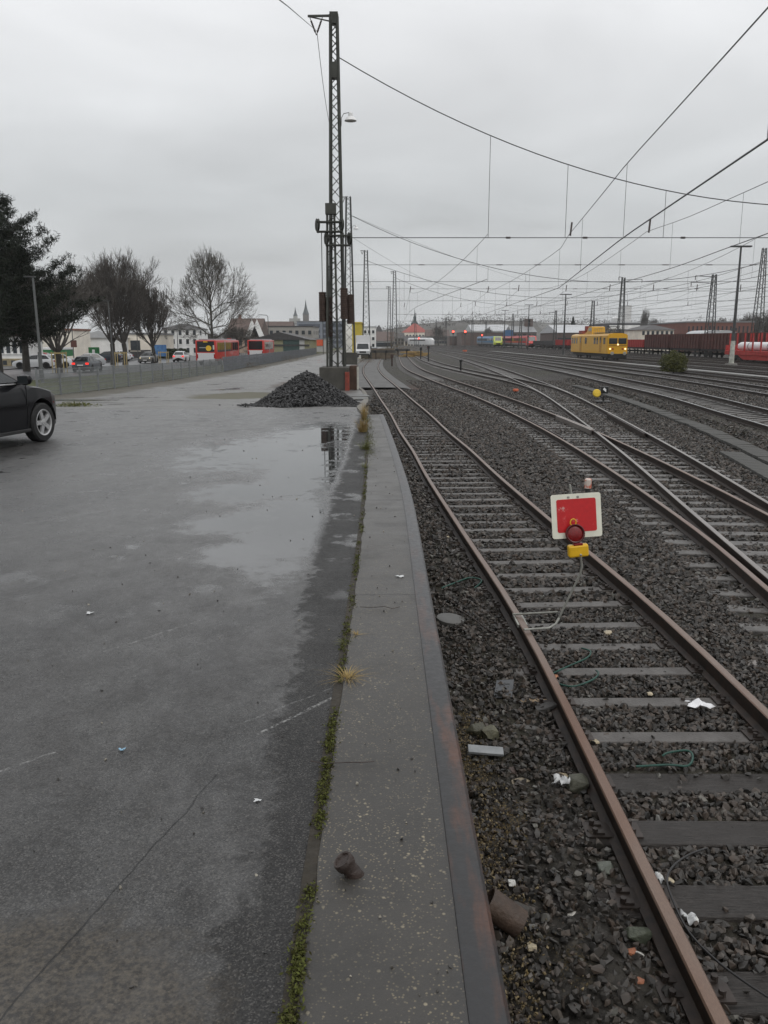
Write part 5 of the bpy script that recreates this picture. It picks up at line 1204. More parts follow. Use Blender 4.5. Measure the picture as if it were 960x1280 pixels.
def grow(segs, p, d, l, r, lev, rn, spec):
    nseg = 3 if lev < 3 else 2; q = p.copy()
    for i in range(nseg):
        d = (d + Vector((rn.gauss(0, 1), rn.gauss(0, 1), rn.gauss(0, 1))) * spec['wob'] + Vector((0, 0, spec['up']))).normalized()
        e = q + d * (l / nseg); r2 = r * (1 - .28 * (i + 1) / nseg); segs.append((q, e, r * (1 - .28 * i / nseg), r2)); q = e
        if lev < spec['lev'] and i < nseg - 1 and rn.random() < spec['side']:
            sd = (d + Vector((rn.gauss(0, 1), rn.gauss(0, 1), rn.gauss(0, .6))).normalized() * spec['ang'] * 1.2).normalized(); grow(segs, q, sd, l * .62, r2 * .5, lev + 1, rn, spec)
    if lev >= spec['lev']: return
    k = rn.choice(spec['kids'])
    for i in range(k):
        a = Vector((rn.gauss(0, 1), rn.gauss(0, 1), rn.gauss(0, 1))).normalized(); a = (a - d * a.dot(d)).normalized()
        nd = (d + a * spec['ang'] * rn.uniform(.5, 1.3)).normalized(); grow(segs, q, nd, l * rn.uniform(.66, .86), max(r2 * rn.uniform(.58, .74), spec['rmin']), lev + 1, rn, spec)
m_bark = M('bark', (.045, .040, .033), .85, .35, 5, bump=.4, bscale=14); m_twig = M('twigs', (.080, .071, .062), .85, .25, 1.5); m_twig2 = M('twigs_olive', (.072, .064, .050), .85, .25, 1.5)
def bare_tree(label, px, py, Y, H, W, kind, seed, group=None, trunks=1, mat=None):
    a = P(px, py, Y); z0 = zl(Y) - .1; t = thing('bare_tree', label, 'tree', (a.x, Y, z0)); rn = random.Random(seed)
    tr = MB(); segs = []
    if kind == 'fan':
        spec = dict(wob=.10, up=.085, side=.42, ang=.36, kids=[2, 3, 3], lev=6, rmin=.013)
        for k in range(trunks):
            ox = (k - (trunks - 1) / 2) * 1.5; th = 2.3; tr.tube([(ox, 0, -.1), (ox, 0, .5), (ox + .05, 0, th * .7), (ox, 0, th)], [.38, .30, .27, .30], 10)
            for i in range(10):
                az = 6.283 * i / 10 + rn.uniform(-.3, .3); tilt = rn.uniform(.3, 1.2) if i else .05
                grow(segs, Vector((ox, 0, th - .1)), Vector((math.cos(az) * math.sin(tilt), math.sin(az) * math.sin(tilt), math.cos(tilt))), 2.4 * rn.uniform(.85, 1.1), .13, 0, rn, spec)
    else:
        spec = dict(wob=.10, up=.04, side=.6, ang=.50, kids=[2, 3, 3], lev=6, rmin=.017)
        th = 4.0; tr.tube([(0, 0, -.1), (0, 0, 1), (.1, 0, th), (.05, .05, 9), (0, 0, 13)], [.55, .42, .36, .22, .10], 10)
        for i in range(17):
            zz = th * .8 + 9.2 * (i / 17) ** .9; az = 2.4 * i + rn.uniform(-.4, .4); tilt = 1.25 - .7 * (i / 17) + rn.uniform(-.12, .12); l = (4.4 - 2.4 * (i / 17)) * rn.uniform(.85, 1.15)
            grow(segs, Vector((.05, 0, zz)), Vector((math.cos(az) * math.sin(tilt), math.sin(az) * math.sin(tilt), math.cos(tilt))), l, .16 - .07 * i / 17, 1, rn, spec)
    # fit to the wanted height and width (a uniform growth factor per axis of the crown)
    P_ = np.array([s[1][:] for s in segs]); hh = np.percentile(P_[:, 2], 99.7); ww = np.percentile(np.abs(P_[:, :2]).max(1), 99)
    fz, fx = H / hh, W / 2 / ww; fm_ = Vector((fx, fx, fz)); f = lambda v: Vector((v.x * fx, v.y * fx, v.z * fz))
    segs = [(f(s[0]), f(s[1]), s[2], s[3]) for s in segs]; tr.v = [tuple(f(Vector(v))) if v[2] > 2 else (v[0], v[1], v[2] * fz) for v in tr.v]
    tr.build('trunk', m_bark, t, True); twig_mesh('crown', segs, mat or m_twig, t)
    return len(segs)
N_ = []
N_.append(bare_tree('bare fan shaped tree right of the pine with yellow stakes at its foot', 74, 468, 76, 8.6, 9.5, 'fan', 3))
N_.append(bare_tree('largest bare fan shaped tree with two trunks in front of the white hall', 149, 452, 104, 13.0, 10.6, 'fan', 4, trunks=2))
N_.append(bare_tree('bare fan shaped tree right of the two trunk one, beside the blue billboard', 192, 449, 112, 10.2, 7.6, 'fan', 6))
N_.append(bare_tree('largest round spreading bare tree behind the red buses', 265, 430, 150, 18.4, 16.8, 'round', 8, mat=m_twig2))
#N_.append(bare_tree('small bare tree behind the slat fence left of the brown roofed house', 236, 436, 160, 9, 7, 'round', 9))
m_needle = leafmat('pine_needles', (.005, .008, .005), (.015, .022, .010), .6)
def pine(label, px, py, Y, H, rad, seed, low=.20):
    a = P(px, py, Y); t = thing('pine_tree', label, 'tree', (a.x, Y, zl(Y) - .1)); rn = random.Random(seed); nr = np.random.RandomState(seed)
    MB().tube([(0, 0, -.1), (.05, 0, H * .3), (-.05, 0, H * .7), (0, 0, H * .98)], [.36, .28, .16, .03], 10).build('trunk', m_bark, t, True)
    lim = []; cs = []; sz = []
    z = H * low
    while z < H * .985:
        u = (z / H - low) / (1 - low); reach = rad * (1 - u) ** .62 * rn.uniform(.72, 1.05) + .25; k = rn.choice([4, 5, 6]); a0 = rn.uniform(0, 6)
        for i in range(k):
            az = a0 + 6.283 * i / k + rn.uniform(-.35, .35); L_ = reach * rn.uniform(.6, 1.12); p = Vector((0, 0, z)); rise = rn.uniform(-.02, .22)
            pts = [Vector((math.cos(az) * L_ * s, math.sin(az) * L_ * s, z + L_ * (rise * s + .20 * s * s - .10 * math.sin(s * 3.1)))) for s in (0, .25, .5, .75, 1)]
            for q in range(4): lim.append((pts[q], pts[q + 1], .05 * (1 - q / 4.6) + .008, .05 * (1 - (q + 1) / 4.6) + .008))
            for q in range(int(8 + L_ * 8)):
                s = rn.uniform(.22, 1.03); b = pts[min(3, int(s * 4))].lerp(pts[min(4, int(s * 4) + 1)], s * 4 - int(s * 4) if s < 1 else 1)
                off = Vector((rn.gauss(0, 1), rn.gauss(0, 1), rn.gauss(.25, .5))) * .26 * (1.1 - .4 * s); c = b + off
                lim.append((b, c, .012, .006)); m = 20
                pts_ = nr.randn(m, 3) * [.15, .15, .11] + np.array(c[:]) + [0, 0, .05]; cs.append(pts_); sz.append(nr.uniform(.10, .20, m))
        z += H * .030 * rn.uniform(.8, 1.25)
    twig_mesh('limbs', lim, m_bark, t); tris('crown', np.concatenate(cs), np.concatenate(sz), m_needle, seed, t, 1.3, .16)
pine('tall dark green pine at the left edge beside the black car', -2, 470, 58, 12.4, 7.2, 2)
pine('slimmer dark pine standing behind the tall pine at the left edge', 33, 458, 80, 11.2, 3.4, 5, .32)
g = G(842, 465, .42); rng = np.random.RandomState(61); n = 9000
d_ = rng.randn(n, 3); d_ /= np.linalg.norm(d_, axis=1)[:, None]; rad_ = rng.rand(n) ** .45; lump = 1 + .16 * np.sin(d_[:, 0] * 7 + 1) * np.sin(d_[:, 1] * 5) + .10 * np.sin(d_[:, 2] * 9 + d_[:, 0] * 6)
c = d_ * (rad_ * lump)[:, None] * [1.12, 1.0, 1.0]; c[:, 2] = np.where(c[:, 2] < -.62, -.62 + rng.rand(n) * .2, c[:, 2]) + .74
bt = thing('bush', 'single round olive green bush between the main lines', 'bush', (g.x, g.y, .35))
tris('foliage', c, rng.uniform(.04, .08, n), m_bush, 9, bt, 1.4, .45)
MB().tube([(0, 0, -.05), (.05, 0, .5), (.1, .05, 1.1)], [.06, .04, .02], 6).build('stem', m_bark, bt)
for i, (px, pb, Y, hh, lb) in enumerate(((76, 474, 75, 1.9, 'pale wooden stakes framing the foot of the fan tree right of the pine'), (152, 462, 92, 1.7, 'pale wooden stake frame in front of the two trunk fan tree'), (205, 455, 106, 1.6, 'pale wooden stake frame right of the fan tree by the blue billboard'))):
    a = P(px, pb, Y); t = thing('tree_stakes', lb, 'tree stakes', (a.x, Y, zl(Y) - .1)); mw = M('pale_stake', (.36, .28, .13), .7, .2, 5)
    for sx in (-.5, .5):
        for sy in (-.4, .4): MB().tube([(sx, sy, 0), (sx, sy, hh)], .05, 6).build('stake', mw, t)
    for sy in (-.4, .4): MB().box((0, sy, hh - .12), (1.15, .03, .12)).build('rail', mw, t)
for i, (xt, yt, xb, yb_, Y, lb) in enumerate(((41, 346, 54, 482, 53, 'leaning grey lamp pole standing on the lawn left of the fence'), (48, 440, 50.5, 474, 57, 'short grey post right behind the leaning lamp pole'), (135, 376, 143, 465, 86, 'thin grey lamp pole in front of the two trunk fan tree'), (221, 405, 223, 451, 124, 'thin grey pole before the white apartment house'), (171, 415, 173, 452, 116, 'thin grey pole before the cream hall'), (90, 412, 93, 458, 98, 'thin pole with a small brown sign before the beige hall'))):
    a = P(xt, yt, Y); c = P(xb, yb_, Y); z0 = min(c.z, zl(Y)); t = thing('street_lamp' if i in (0, 2) else 'street_post', lb, 'street lamp' if i in (0, 2) else 'post', (c.x, Y, z0))
    MB().tube([(0, 0, -.1), (a.x - c.x, 0, a.z - z0)], [.11, .07] if i < 1 else [.07, .05], 8).build('pole', M('pole_grey', (.10, .105, .105), .5, .15, 3), t)
    if i in (0, 2): MB().box((a.x - c.x - .2, 0, a.z - z0), (.7, .2, .08), bev=.02).build('lamp_head', m_pole, t)
    if i == 5: MB().box((.15, -.08, 2.6), (.7, .05, .8)).build('sign_panel', M('brown_sign', (.10, .035, .025), .5, .1, 4), t)
t = thing('street_lamp', 'hook armed street lamp above the grey flat roofed building', 'street lamp', (P(336, 436, 210).x, 210, 0))
hh = P(336, 394, 210).z; MB().tube([(0, 0, 0), (0, 0, hh - .4), (-.3, 0, hh), (-1.6, 0, hh + .1)], [.11, .08, .07, .06], 8).build('pole', m_steel2, t, True); MB().box((-1.9, 0, hh + .08), (.9, .3, .14)).build('lamp_head', m_steel2, t)
# ------------------------------------------------------------------ buses
m_busred = paint('bus_red', (.52, .045, .035)); m_buswhite = paint('bus_white', (.62, .62, .62)); m_busgrey = M('bus_roof', (.25, .25, .26), .5, .1, 2)
m_yellow_ad = M('bus_advert_yellow', (.75, .45, .02), .5, .05, 3)
def bus(label, loc, rz, L_, ad=True):
    t = thing('city_bus', label, 'bus', loc, rz, 'red city buses behind the slat fence'); W_, H_ = 2.5, 3.0
    MB().box((L_/2, 0, 1.75), (L_, W_, 2.5), bev=.12).build('body', m_busred, t, True)
    MB().box((L_/2, 0, 3.05), (L_ - 1.2, 1.9, .22), bev=.06).build('roof_unit', m_busgrey, t)
    MB().box((-.02, 0, 2.25), (.06, 2.05, 1.25), bev=.02).build('rear_window', m_glass, t)
    MB().box((-.02, 0, 1.0), (.05, 2.1, 1.0)).build('rear_panel', m_buswhite, t)
    if ad:
        MB().lathe([(.33, 0), (.33, .02)], 20, Matrix.Translation((-.055, -.35, 2.05)) @ Matrix.Rotation(-math.pi/2, 4, 'Y')).build('advert_disc', m_yellow_ad, t)
        MB().box((-.06, .35, 2.12), (.02, .8, .10)).build('advert_bar', M('advert_grey', (.3, .3, .3), .5, .1, 3), t)
        MB().box((-.06, -.95, 2.15), (.02, .18, .5)).build('advert_panel', M('advert_pale', (.5, .5, .45), .5, .1, 3), t)
        MB().box((-.06, 0, 2.8), (.03, .5, .12)).build('number_display', m_yellow_ad, t)
    n = int((L_ - 1) / 1.6)
    for i in range(n):
        for s in (1, -1):
            MB().box((.9 + 1.6 * i + .7, s * 1.245, 2.15), (1.42, .04, 1.15), bev=.01).build('window', m_glass, t)
    MB().box((6.2, -1.25, 1.6), (.5, .05, 2.6)).build('grey_pillar', m_busgrey, t); 
    for x in (2.5, L_ * .5, L_ - 2.6):
        for s in (1, -1): wheel(t, x, s * 1.12, .48, .28, s, False)
    for s in (1, -1): MB().box((-.03, s * 1.02, 1.1), (.05, .16, .5)).build('tail_light', m_tail, t)
    return t
a = P(258, 455, 101); bus('nearest red city bus with black rear window and yellow disc advert', (a.x, 101, -.05), R(91), 17.8)
a = P(320, 450, 127); bus('second red city bus beyond the nearest, plain dark rear window', (a.x, 127, -.05), R(90), 12, False)
# ------------------------------------------------------------------ buildings
WALL = {}
def wmat(nm, c): return M(nm, c, .8, .12, .6, bump=.05)
m_win = NT('window_glass').done((.035, .042, .048), .08)
def bld(label, x0, x1, ytop, Y, dep, wall, roof, kind='flat', rh=0, cols=0, rows=0, ww=1.1, wh=1.4, name='house', cat='house', z0=None, side=0, rz=0, wz=None, win_mat=None, gap=None, parts=True, pitch_axis='x', chimney=0):
    a = P(x0, ytop, Y); b = P(x1, ytop, Y); zb = (zl(Y) - .1) if z0 is None else z0; W_ = b.x - a.x; H_ = a.z - zb - (rh if kind != 'flat' else 0)
    t = thing(name, label, cat, ((a.x + b.x) / 2, Y + dep / 2, zb), rz)
    MB().box((0, 0, H_ / 2), (W_, dep, H_)).build('wall', wall, t)
    if kind == 'flat':
        r_ = MB().box((0, 0, H_ + .12), (W_ + .3, dep + .3, .3)).build('roof', roof, t)
    else:
        r_ = MB(); ov = .35
        if kind == 'gable':
            hw_, hd = W_ / 2 + ov, dep / 2 + ov
            if pitch_axis == 'x': v = [(-hw_,-hd,H_),(hw_,-hd,H_),(hw_,hd,H_),(-hw_,hd,H_),(-hw_,0,H_+rh),(hw_,0,H_+rh)]; f = [(0,1,5,4),(2,3,4,5),(1,2,5),(3,0,4),(0,3,2,1)]
            else: v = [(-hw_,-hd,H_),(hw_,-hd,H_),(hw_,hd,H_),(-hw_,hd,H_),(0,-hd,H_+rh),(0,hd,H_+rh)]; f = [(1,2,5,4),(3,0,4,5),(0,1,4),(2,3,5),(0,3,2,1)]
        else:
            hw_, hd = W_ / 2 + ov, dep / 2 + ov; k = min(hw_, hd) * .9
            v = [(-hw_,-hd,H_),(hw_,-hd,H_),(hw_,hd,H_),(-hw_,hd,H_),(-hw_+k,-hd+k if hd>k else 0,H_+rh),(hw_-k,-hd+k if hd>k else 0,H_+rh),(hw_-k,hd-k if hd>k else 0,H_+rh),(-hw_+k,hd-k if hd>k else 0,H_+rh)]
            f = [(0,1,5,4),(1,2,6,5),(2,3,7,6),(3,0,4,7),(4,5,6,7),(0,3,2,1)]
        r_.v = v; r_.f = f; r_.mi = [0] * len(f); r_ = r_.build('roof', roof, t)
    for k in range(chimney):
        MB().box((-W_*.25 + k * W_ * .4, 0, H_ + rh + .2), (.7, .7, 1.6)).build('chimney', wmat('chimney_brick', (.16, .09, .07)), r_)
    if cols and rows:
        z1, z2 = (H_ * .12, H_ * .95) if wz is None else wz; me = None
        for j in range(rows):
            for i in range(cols):
                x = -W_/2 + W_ * (i + .5) / cols; z = z1 + (z2 - z1) * (j + .5) / rows
                if me is None:
                    o = MB().box((0, 0, 0), (ww, .12, wh)).build('window', win_mat or m_win, t); me = o.data
                    fr = MB().box((0, -.05, -wh/2 - .06), (ww + .2, .16, .09)).build('sill', wall, o); fm_ = fr.data
                else:
                    o = bpy.data.objects.new('window', me); COL.objects.link(o); o.parent = t
                    fr = bpy.data.objects.new('sill', fm_); COL.objects.link(fr); fr.parent = o
                o.location = (x, -dep/2 - .03, z)
        if side:
            for j in range(rows):
                for i in range(side):
                    for sx in (1,):
                        o = bpy.data.objects.new('window', me); COL.objects.link(o); o.parent = t; z = z1 + (z2 - z1) * (j + .5) / rows
                        o.location = (sx * (W_/2 + .03), -dep/2 + dep * (i + .5) / side, z); o.rotation_euler = (0, 0, math.pi/2)
    return t, W_, H_, dep
white = wmat('wall_white', (.80, .80, .78)); cream = wmat('wall_cream', (.76, .70, .60)); beige = wmat('wall_beige', (.74, .69, .60)); grey = wmat('wall_grey', (.27, .27, .27)); olive = wmat('wall_olive', (.25, .24, .145)); brick = wmat('wall_brick', (.17, .075, .06)); dbrick = wmat('wall_dark_brick', (.10, .07, .06)); pink = wmat('wall_pinkish', (.36, .27, .21)); dull = wmat('wall_dull', (.22, .21, .19)); pale = wmat('wall_pale', (.42, .42, .41)); yellow = wmat('wall_yellow', (.52, .40, .045)); blueg = wmat('wall_bluegrey', (.20, .22, .25))
r_red = M('roof_red_tile', (.24, .07, .045), .7, .3, 2); r_dark = M('roof_dark', (.045, .042, .042), .6, .25, 2); r_grey = M('roof_grey', (.20, .205, .21), .5, .2, 1); r_brown = M('roof_brown', (.085, .055, .045), .7, .25, 2); r_light = M('roof_light', (.42, .43, .44), .45, .1, 1)
h, W_, H_, dp = bld('white house with red tiled roof and stone base behind the pines', -14, 28, 398, 96, 5, white, r_red, 'gable', 2.0, 5, 1, .42, 1.4, wz=(1.4, 3.0))
MB().box((0, -dp/2 - .05, .45), (W_ + .1, .14, .9)).build('stone_base', M('sandstone', (.30, .25, .15), .8, .3, 2, bump=.3), h)
for i in range(4): MB().box((-W_/2 + W_ * (i + .5) / 4, -dp/2 - .13, .45), (.45, .06, .5)).build('cellar_window', m_win, h)
bld('beige windowless hall with red gable edge behind the parked white cars', 34, 92, 413, 128, 7, beige, M('roof_edge_red', (.20, .09, .06), .7, .2, 2), 'flat', 0, name='hall', cat='hall')
bld('white shed roofed hall behind the largest fan shaped tree', 97, 150, 413, 138, 8, white, r_light, 'gable', 1.2, name='hall', cat='hall', pitch_axis='y')
h, W_, H_, dp = bld('pale cream hall with one small window and a dark base', 150, 187, 418, 142, 16, cream, r_grey, 'flat', 0, 1, 1, 1.6, 1.7, name='hall', cat='hall')
MB().box((0, -dp/2 - .04, .7), (W_ + .08, .12, 1.4)).build('dark_base', r_dark, h)
bld('white apartment house with rows of dark windows left of the buses', 202, 247, 404, 166, 9, white, r_dark, 'hip', 1.1, 5, 3, .55, .95, side=2, wz=(.2, 5.3))
t = thing('sign_pylon', 'green advertising pylon with pale stripe before the white hall', 'sign', (P(118.5, 452, 112).x, 112, 0)); hh = P(118, 434, 112).z
MB().box((0, 0, hh/2), (1.35, .4, hh), bev=.03).build('pylon', M('pylon_green', (.015, .16, .045), .4, .1, 3), t); MB().box((0, -.21, hh * .55), (.35, .04, hh * .6)).build('pale_stripe', m_white, t)
t = thing('billboard', 'blue billboard behind the rightmost fan shaped tree', 'billboard', (P(201, 445, 134).x, 134, 0)); zt_ = P(203, 431, 134).z
MB().box((0, 0, zt_ - .9), (1.9, .15, 1.8)).build('panel', M('billboard_blue', (.012, .06, .20), .4, .5, 2.2, col2=(.10, .24, .44)), t)
for s in (-1, 1): MB().box((s * .7, .1, zt_ / 2 - .6), (.12, .12, zt_ - 1.2)).build('post', m_pole, t)
t = thing('canopy', 'green edged flat canopy in front of the beige hall', 'canopy', (P(57, 450, 118).x, 118, 0)); zc_ = P(57, 441, 118).z
MB().box((0, 0, zc_), (3.2 * 1.9, 5, .95)).build('green_fascia', M('fascia_green', (.02, .17, .05), .4, .1, 3), t); MB().box((0, 0, zc_ + .6), (6.2, 5.1, .28)).build('white_edge', m_white, t)
MB().box((-1.2, -2.52, zc_), (1.2, .03, .22)).build('pale_band', m_white, t)
for sx in (-2.4, 2.4): MB().box((sx, 0, zc_/2), (.3, .3, zc_)).build('post', m_white, t)
t = thing('hedge', 'dark clipped hedge along the front of the white apartment house', 'hedge', (P(214, 450, 140).x, 140, 0)); rng = np.random.RandomState(5)
tris('foliage', rng.uniform(-1, 1, (2500, 3)) * [2.6, .8, .75] + [0, 0, .75], .22, leafmat('hedge_leaf', (.014, .022, .010), (.04, .05, .02)), 4, t, 1, .5)
# behind the buses
h, W_, H_, dp = bld('brown roofed house with pinkish wall behind the second red bus', 283, 323, 397, 205, 16, pink, r_brown, 'gable', 4.2, 4, 1, 1.2, 1.4, wz=(.6, 4.4), chimney=1)
for x in (W_ * .30, W_ * .46):
    g_ = MB(); g_.prism([(-1.7, 0), (1.7, 0), (1.7, .2), (0, 4.4), (-1.7, .2)], .4, Matrix.Translation((x, -dp/2 - .3, H_ - .6)) @ Matrix.Rotation(math.pi/2, 4, 'X')); g_.build('white_gable', white, h)
bld('long dark roofed house far behind the grey flat roofed one', 318, 362, 401, 290, 20, dull, r_brown, 'gable', 4.5)
bld('grey flat roofed building with three small windows above the olive shed', 335, 391, 408.5, 245, 22, wmat('wall_warmgrey', (.28, .265, .24)), r_dark, 'flat', 0, 7, 1, .9, 1.1, wz=(4.2, 6.2), name='building', cat='building', side=3)
h, W_, H_, dp = bld('olive yellow shed with low gable and dark green gate beside the buses', 312, 386, 415, 176, 20, olive, r_dark, 'gable', 1.6, name='shed', cat='shed', pitch_axis='y')
MB().box((W_ * .20, -dp/2 - .06, 1.6), (3.4, .14, 3.0)).build('gate', M('gate_green', (.03, .06, .055), .5, .2, 2), h); MB().box((W_*.38, -dp/2 - .05, 1.8), (1.1, .1, 3.4)).build('side_door', pale, h)
MB().box((0, -dp/2 - .12, H_ - 1.1), (W_ + .2, .22, .3)).build('eaves_band', r_dark, h)
bld('large blue grey office block with long window bands behind the counterweights', 371, 433, 402, 330, 26, blueg, r_grey, 'flat', 0, 2, 4, 8.4, 1.2, name='office_block', cat='office', win_mat=wmat('band_dark', (.07, .08, .10)))
bld('pale upper block of offices left of the blue grey office block', 341, 372, 405, 380, 26, pale, r_grey, 'flat', 0, 5, 2, 1.5, 1.3, name='office_block', cat='office')
h, W_, H_, dp = bld('low shop front with orange red board behind the fence end', 392, 410, 424, 215, 14, pale, r_grey, 'flat', 0, name='shop', cat='shop')
MB().box((-.7, -dp/2 - .08, H_ - .9), (2.6, .16, 1.5)).build('shop_board', M('shop_orange', (.62, .10, .035), .5, .12, 4), h)
t = thing('hoarding', 'bright red board on a pole standing above the roof of the nearest bus', 'board', (P(287, 440, 150).x, 150, 0)); MB().box((0, 0, P(287, 426, 150).z), (.75, .15, .9)).build('red_board', m_sign if False else m_red, t); MB().box((0, 0, P(287, 429, 150).z/2), (.12, .12, P(287, 429, 150).z)).build('pole', m_pole, t)
def church(label, x, ytop, ysh, yb, w_px, Y, mat):
    a = P(x, ytop, Y); b = P(x, ysh, Y); w_ = P(x + w_px/2, ysh, Y).x - P(x - w_px/2, ysh, Y).x
    t = thing('church_tower', label, 'church tower', (a.x, Y, 0)); MB().box((0, 0, b.z/2), (w_, w_, b.z)).build('tower', mat, t)
    sp_ = MB(); sp_.lathe([(w_*.62, b.z), (w_*.42, b.z + (a.z-b.z)*.18), (w_*.28, b.z + (a.z-b.z)*.36), (w_*.12, b.z + (a.z-b.z)*.7), (.15, a.z)], 8); sp_.build('spire', M('spire_slate', (.075, .085, .09), .6, .2, .3), t)
    return t, w_, b.z
church('pointed dark church spire, the taller of the two on the skyline', 382, 375, 393, 425, 7, 760, wmat('church_stone', (.16, .15, .14)))
t, w_, zb_ = church('paler onion shaped tower left of the pointed church spire', 369, 384, 395, 425, 5, 800, wmat('church_pale', (.34, .34, .32)))
MB().box((0, -6, P(369, 398, 790).z/2), (P(375, 398, 790).x - P(362, 398, 790).x, 8, P(369, 398, 790).z)).build('nave', wmat('church_pale', (.34, .34, .32)), t)
bld('yellow narrow building end left of the white truck', 440, 451.5, 404, 186, 20, yellow, yellow, 'flat', 0, name='building', cat='building')
bld('white panel building with small dark windows behind the yellow building', 449, 469, 409, 225, 24, white, r_light, 'flat', 0, 4, 3, .6, .8, name='building', cat='building')
bld('tall narrow white block between the counterweights and yellow building', 428, 440, 402, 210, 18, white, r_light, 'flat', 0, name='building', cat='building')
bld('brown roofed low building right of the white panel building', 465, 491, 414, 300, 26, pale, r_brown, 'gable', 3.4, 6, 1, 1.4, 1.4, name='building', cat='building')
bld('small dark wooded roof building behind the brown roofed low one', 467, 480, 406.5, 420, 20, dull, r_dark, 'hip', 5, name='building', cat='building')
h, W_, H_, dp = bld('wide town hall with red roof and dark green ridge turret in the distance', 503, 535, 404, 560, 22, cream, M('roof_red_far', (.30, .075, .06), .7, .2, .5), 'hip', 6, 8, 1, 1.2, 1.9, name='town_hall', cat='town hall', wz=(2, 9))
tu = MB(); zz = H_ + 6.6; tu.lathe([(2.6, zz - 2), (2.5, zz - .4), (1.1, zz + 1.2), (.9, zz + 1.6), (.9, zz + 3), (1.1, zz + 3.2), (.3, zz + 5), (.1, zz + 9)], 8); tu.build('turret', M('turret_copper', (.055, .075, .075), .6, .2, .5), h)
bld('row of dull distant houses right of the red roofed town hall', 533, 562, 412, 520, 18, dull, r_brown, 'gable', 4, 9, 2, 1.4, 1.6, name='building', cat='building')
bld('pale distant house in front of the red roofed town hall', 506, 531, 420, 470, 16, beige, r_dark, 'gable', 3, 7, 2, 1.2, 1.4)
bld('distant grey house left of the red roofed town hall', 489, 505, 416, 480, 16, dull, r_dark, 'gable', 3, 4, 2, 1.2, 1.4)
bld('low distant dark shed at the far end of the yard', 562, 600, 421, 470, 18, dbrick, r_dark, 'flat', 0, name='shed', cat='shed')
bld('long low red brick hall left of the blue train', 577, 632, 416, 440, 30, dbrick, r_dark, 'flat', 0, name='hall', cat='hall')
h, W_, H_, dp = bld('big curved pale roofed hall rising behind the brick hall', 590, 640, 405, 640, 50, pale, r_light, 'gable', 5, name='hall', cat='hall')
h, W_, H_, dp = bld('dark brick works building with two stacks above the red train', 641, 671, 407, 420, 26, dbrick, r_grey, 'gable', 3.2, 5, 2, 1.6, 1.8, name='works', cat='works')
for x in (.28, .40): MB().box((W_*x, 0, H_ + 4.2), (2.6, 2.6, 5.2)).build('stack', dbrick, h)
t = thing('water_tank', 'blue box shaped tank on the roof line behind the trains', 'tank', (P(632, 416, 430).x, 420, 0)); MB().box((0, 0, P(632, 417, 420).z), (4.6, 3, 3.4)).build('tank', M('tank_blue', (.03, .10, .22), .5, .2, 1), t); MB().box((0, 0, P(632, 420, 420).z/2), (3, 2, P(632, 420, 420).z)).build('stand', r_dark, t)
bld('long grey roofed brick hall behind the yellow railcar', 698, 772, 405, 300, 34, dbrick, r_light, 'gable', 3.0, 10, 1, 2.2, 1.6, name='hall', cat='hall')
h, W_, H_, dp = bld('dark flat hall with white upper band right of the yellow railcar', 762, 800, 404, 260, 26, wmat('hall_dark', (.09, .09, .095)), r_light, 'flat', 0, name='hall', cat='hall')
MB().box((0, -dp/2 - .06, H_ - 1.2), (W_ + .1, .2, 1.2)).build('white_band', white, h)
t = thing('silo', 'tall white round chimney stack behind the yellow railcar', 'chimney', (P(780.5, 420, 330).x, 330, 0)); MB().lathe([(2.2, 0), (2.1, P(780, 382, 330).z - .6), (2.3, P(780, 382, 330).z)], 20).build('stack', m_white, t, True)
t = thing('silo', 'small white tank left of the tall white chimney stack', 'tank', (P(769, 420, 335).x, 335, 0)); MB().lathe([(1.9, 0), (1.9, P(769, 396, 335).z - .5), (.6, P(769, 395, 335).z)], 16).build('tank', m_white, t, True)
bld('cream house with dark hip roof behind the round bush and wagons', 802, 843, 406, 190, 14, cream, r_dark, 'hip', 1.1, 7, 1, .55, .9, wz=(4.0, 5.2), name='building', cat='building')
bld('long red brick hall with flat roof behind the right wagons', 859, 943, 403, 205, 30, brick, r_grey, 'flat', 0, 16, 1, .35, 1.5, name='hall', cat='hall', wz=(4.6, 6.6))
bld('dark shed roof behind the first brown wagon', 843, 862, 411, 215, 14, dull, r_dark, 'gable', 2, name='shed', cat='shed')
for x0, x1, lb in ((884, 911, 'left of two pale barrel vaulted roofs behind the wagons'), (905, 936, 'right of two pale barrel vaulted roofs behind the wagons')):
    a = P(x0, 419, 165); b = P(x1, 419, 165); t = thing('vaulted_shed', lb, 'shed', ((a.x + b.x) / 2, 172 + (3 if x0 > 900 else 0), .3)); W2 = b.x - a.x; zr_ = P(x0, 412.5, 165).z - .3; base = P(x0, 420, 165).z - .3
    MB().box((0, 0, base/2), (W2, 10, base)).build('wall', dbrick, t)
    v = MB(); n = 12; v.prism([(W2/2 * math.cos(math.pi * k / n) * 1.03, (zr_ - base) * math.sin(math.pi * k / n)) for k in range(n + 1)], 10.4, Matrix.Translation((0, 5.2, base)) @ Matrix.Rotation(math.pi/2, 4, 'X')); v.build('vaulted_roof', r_light, t)
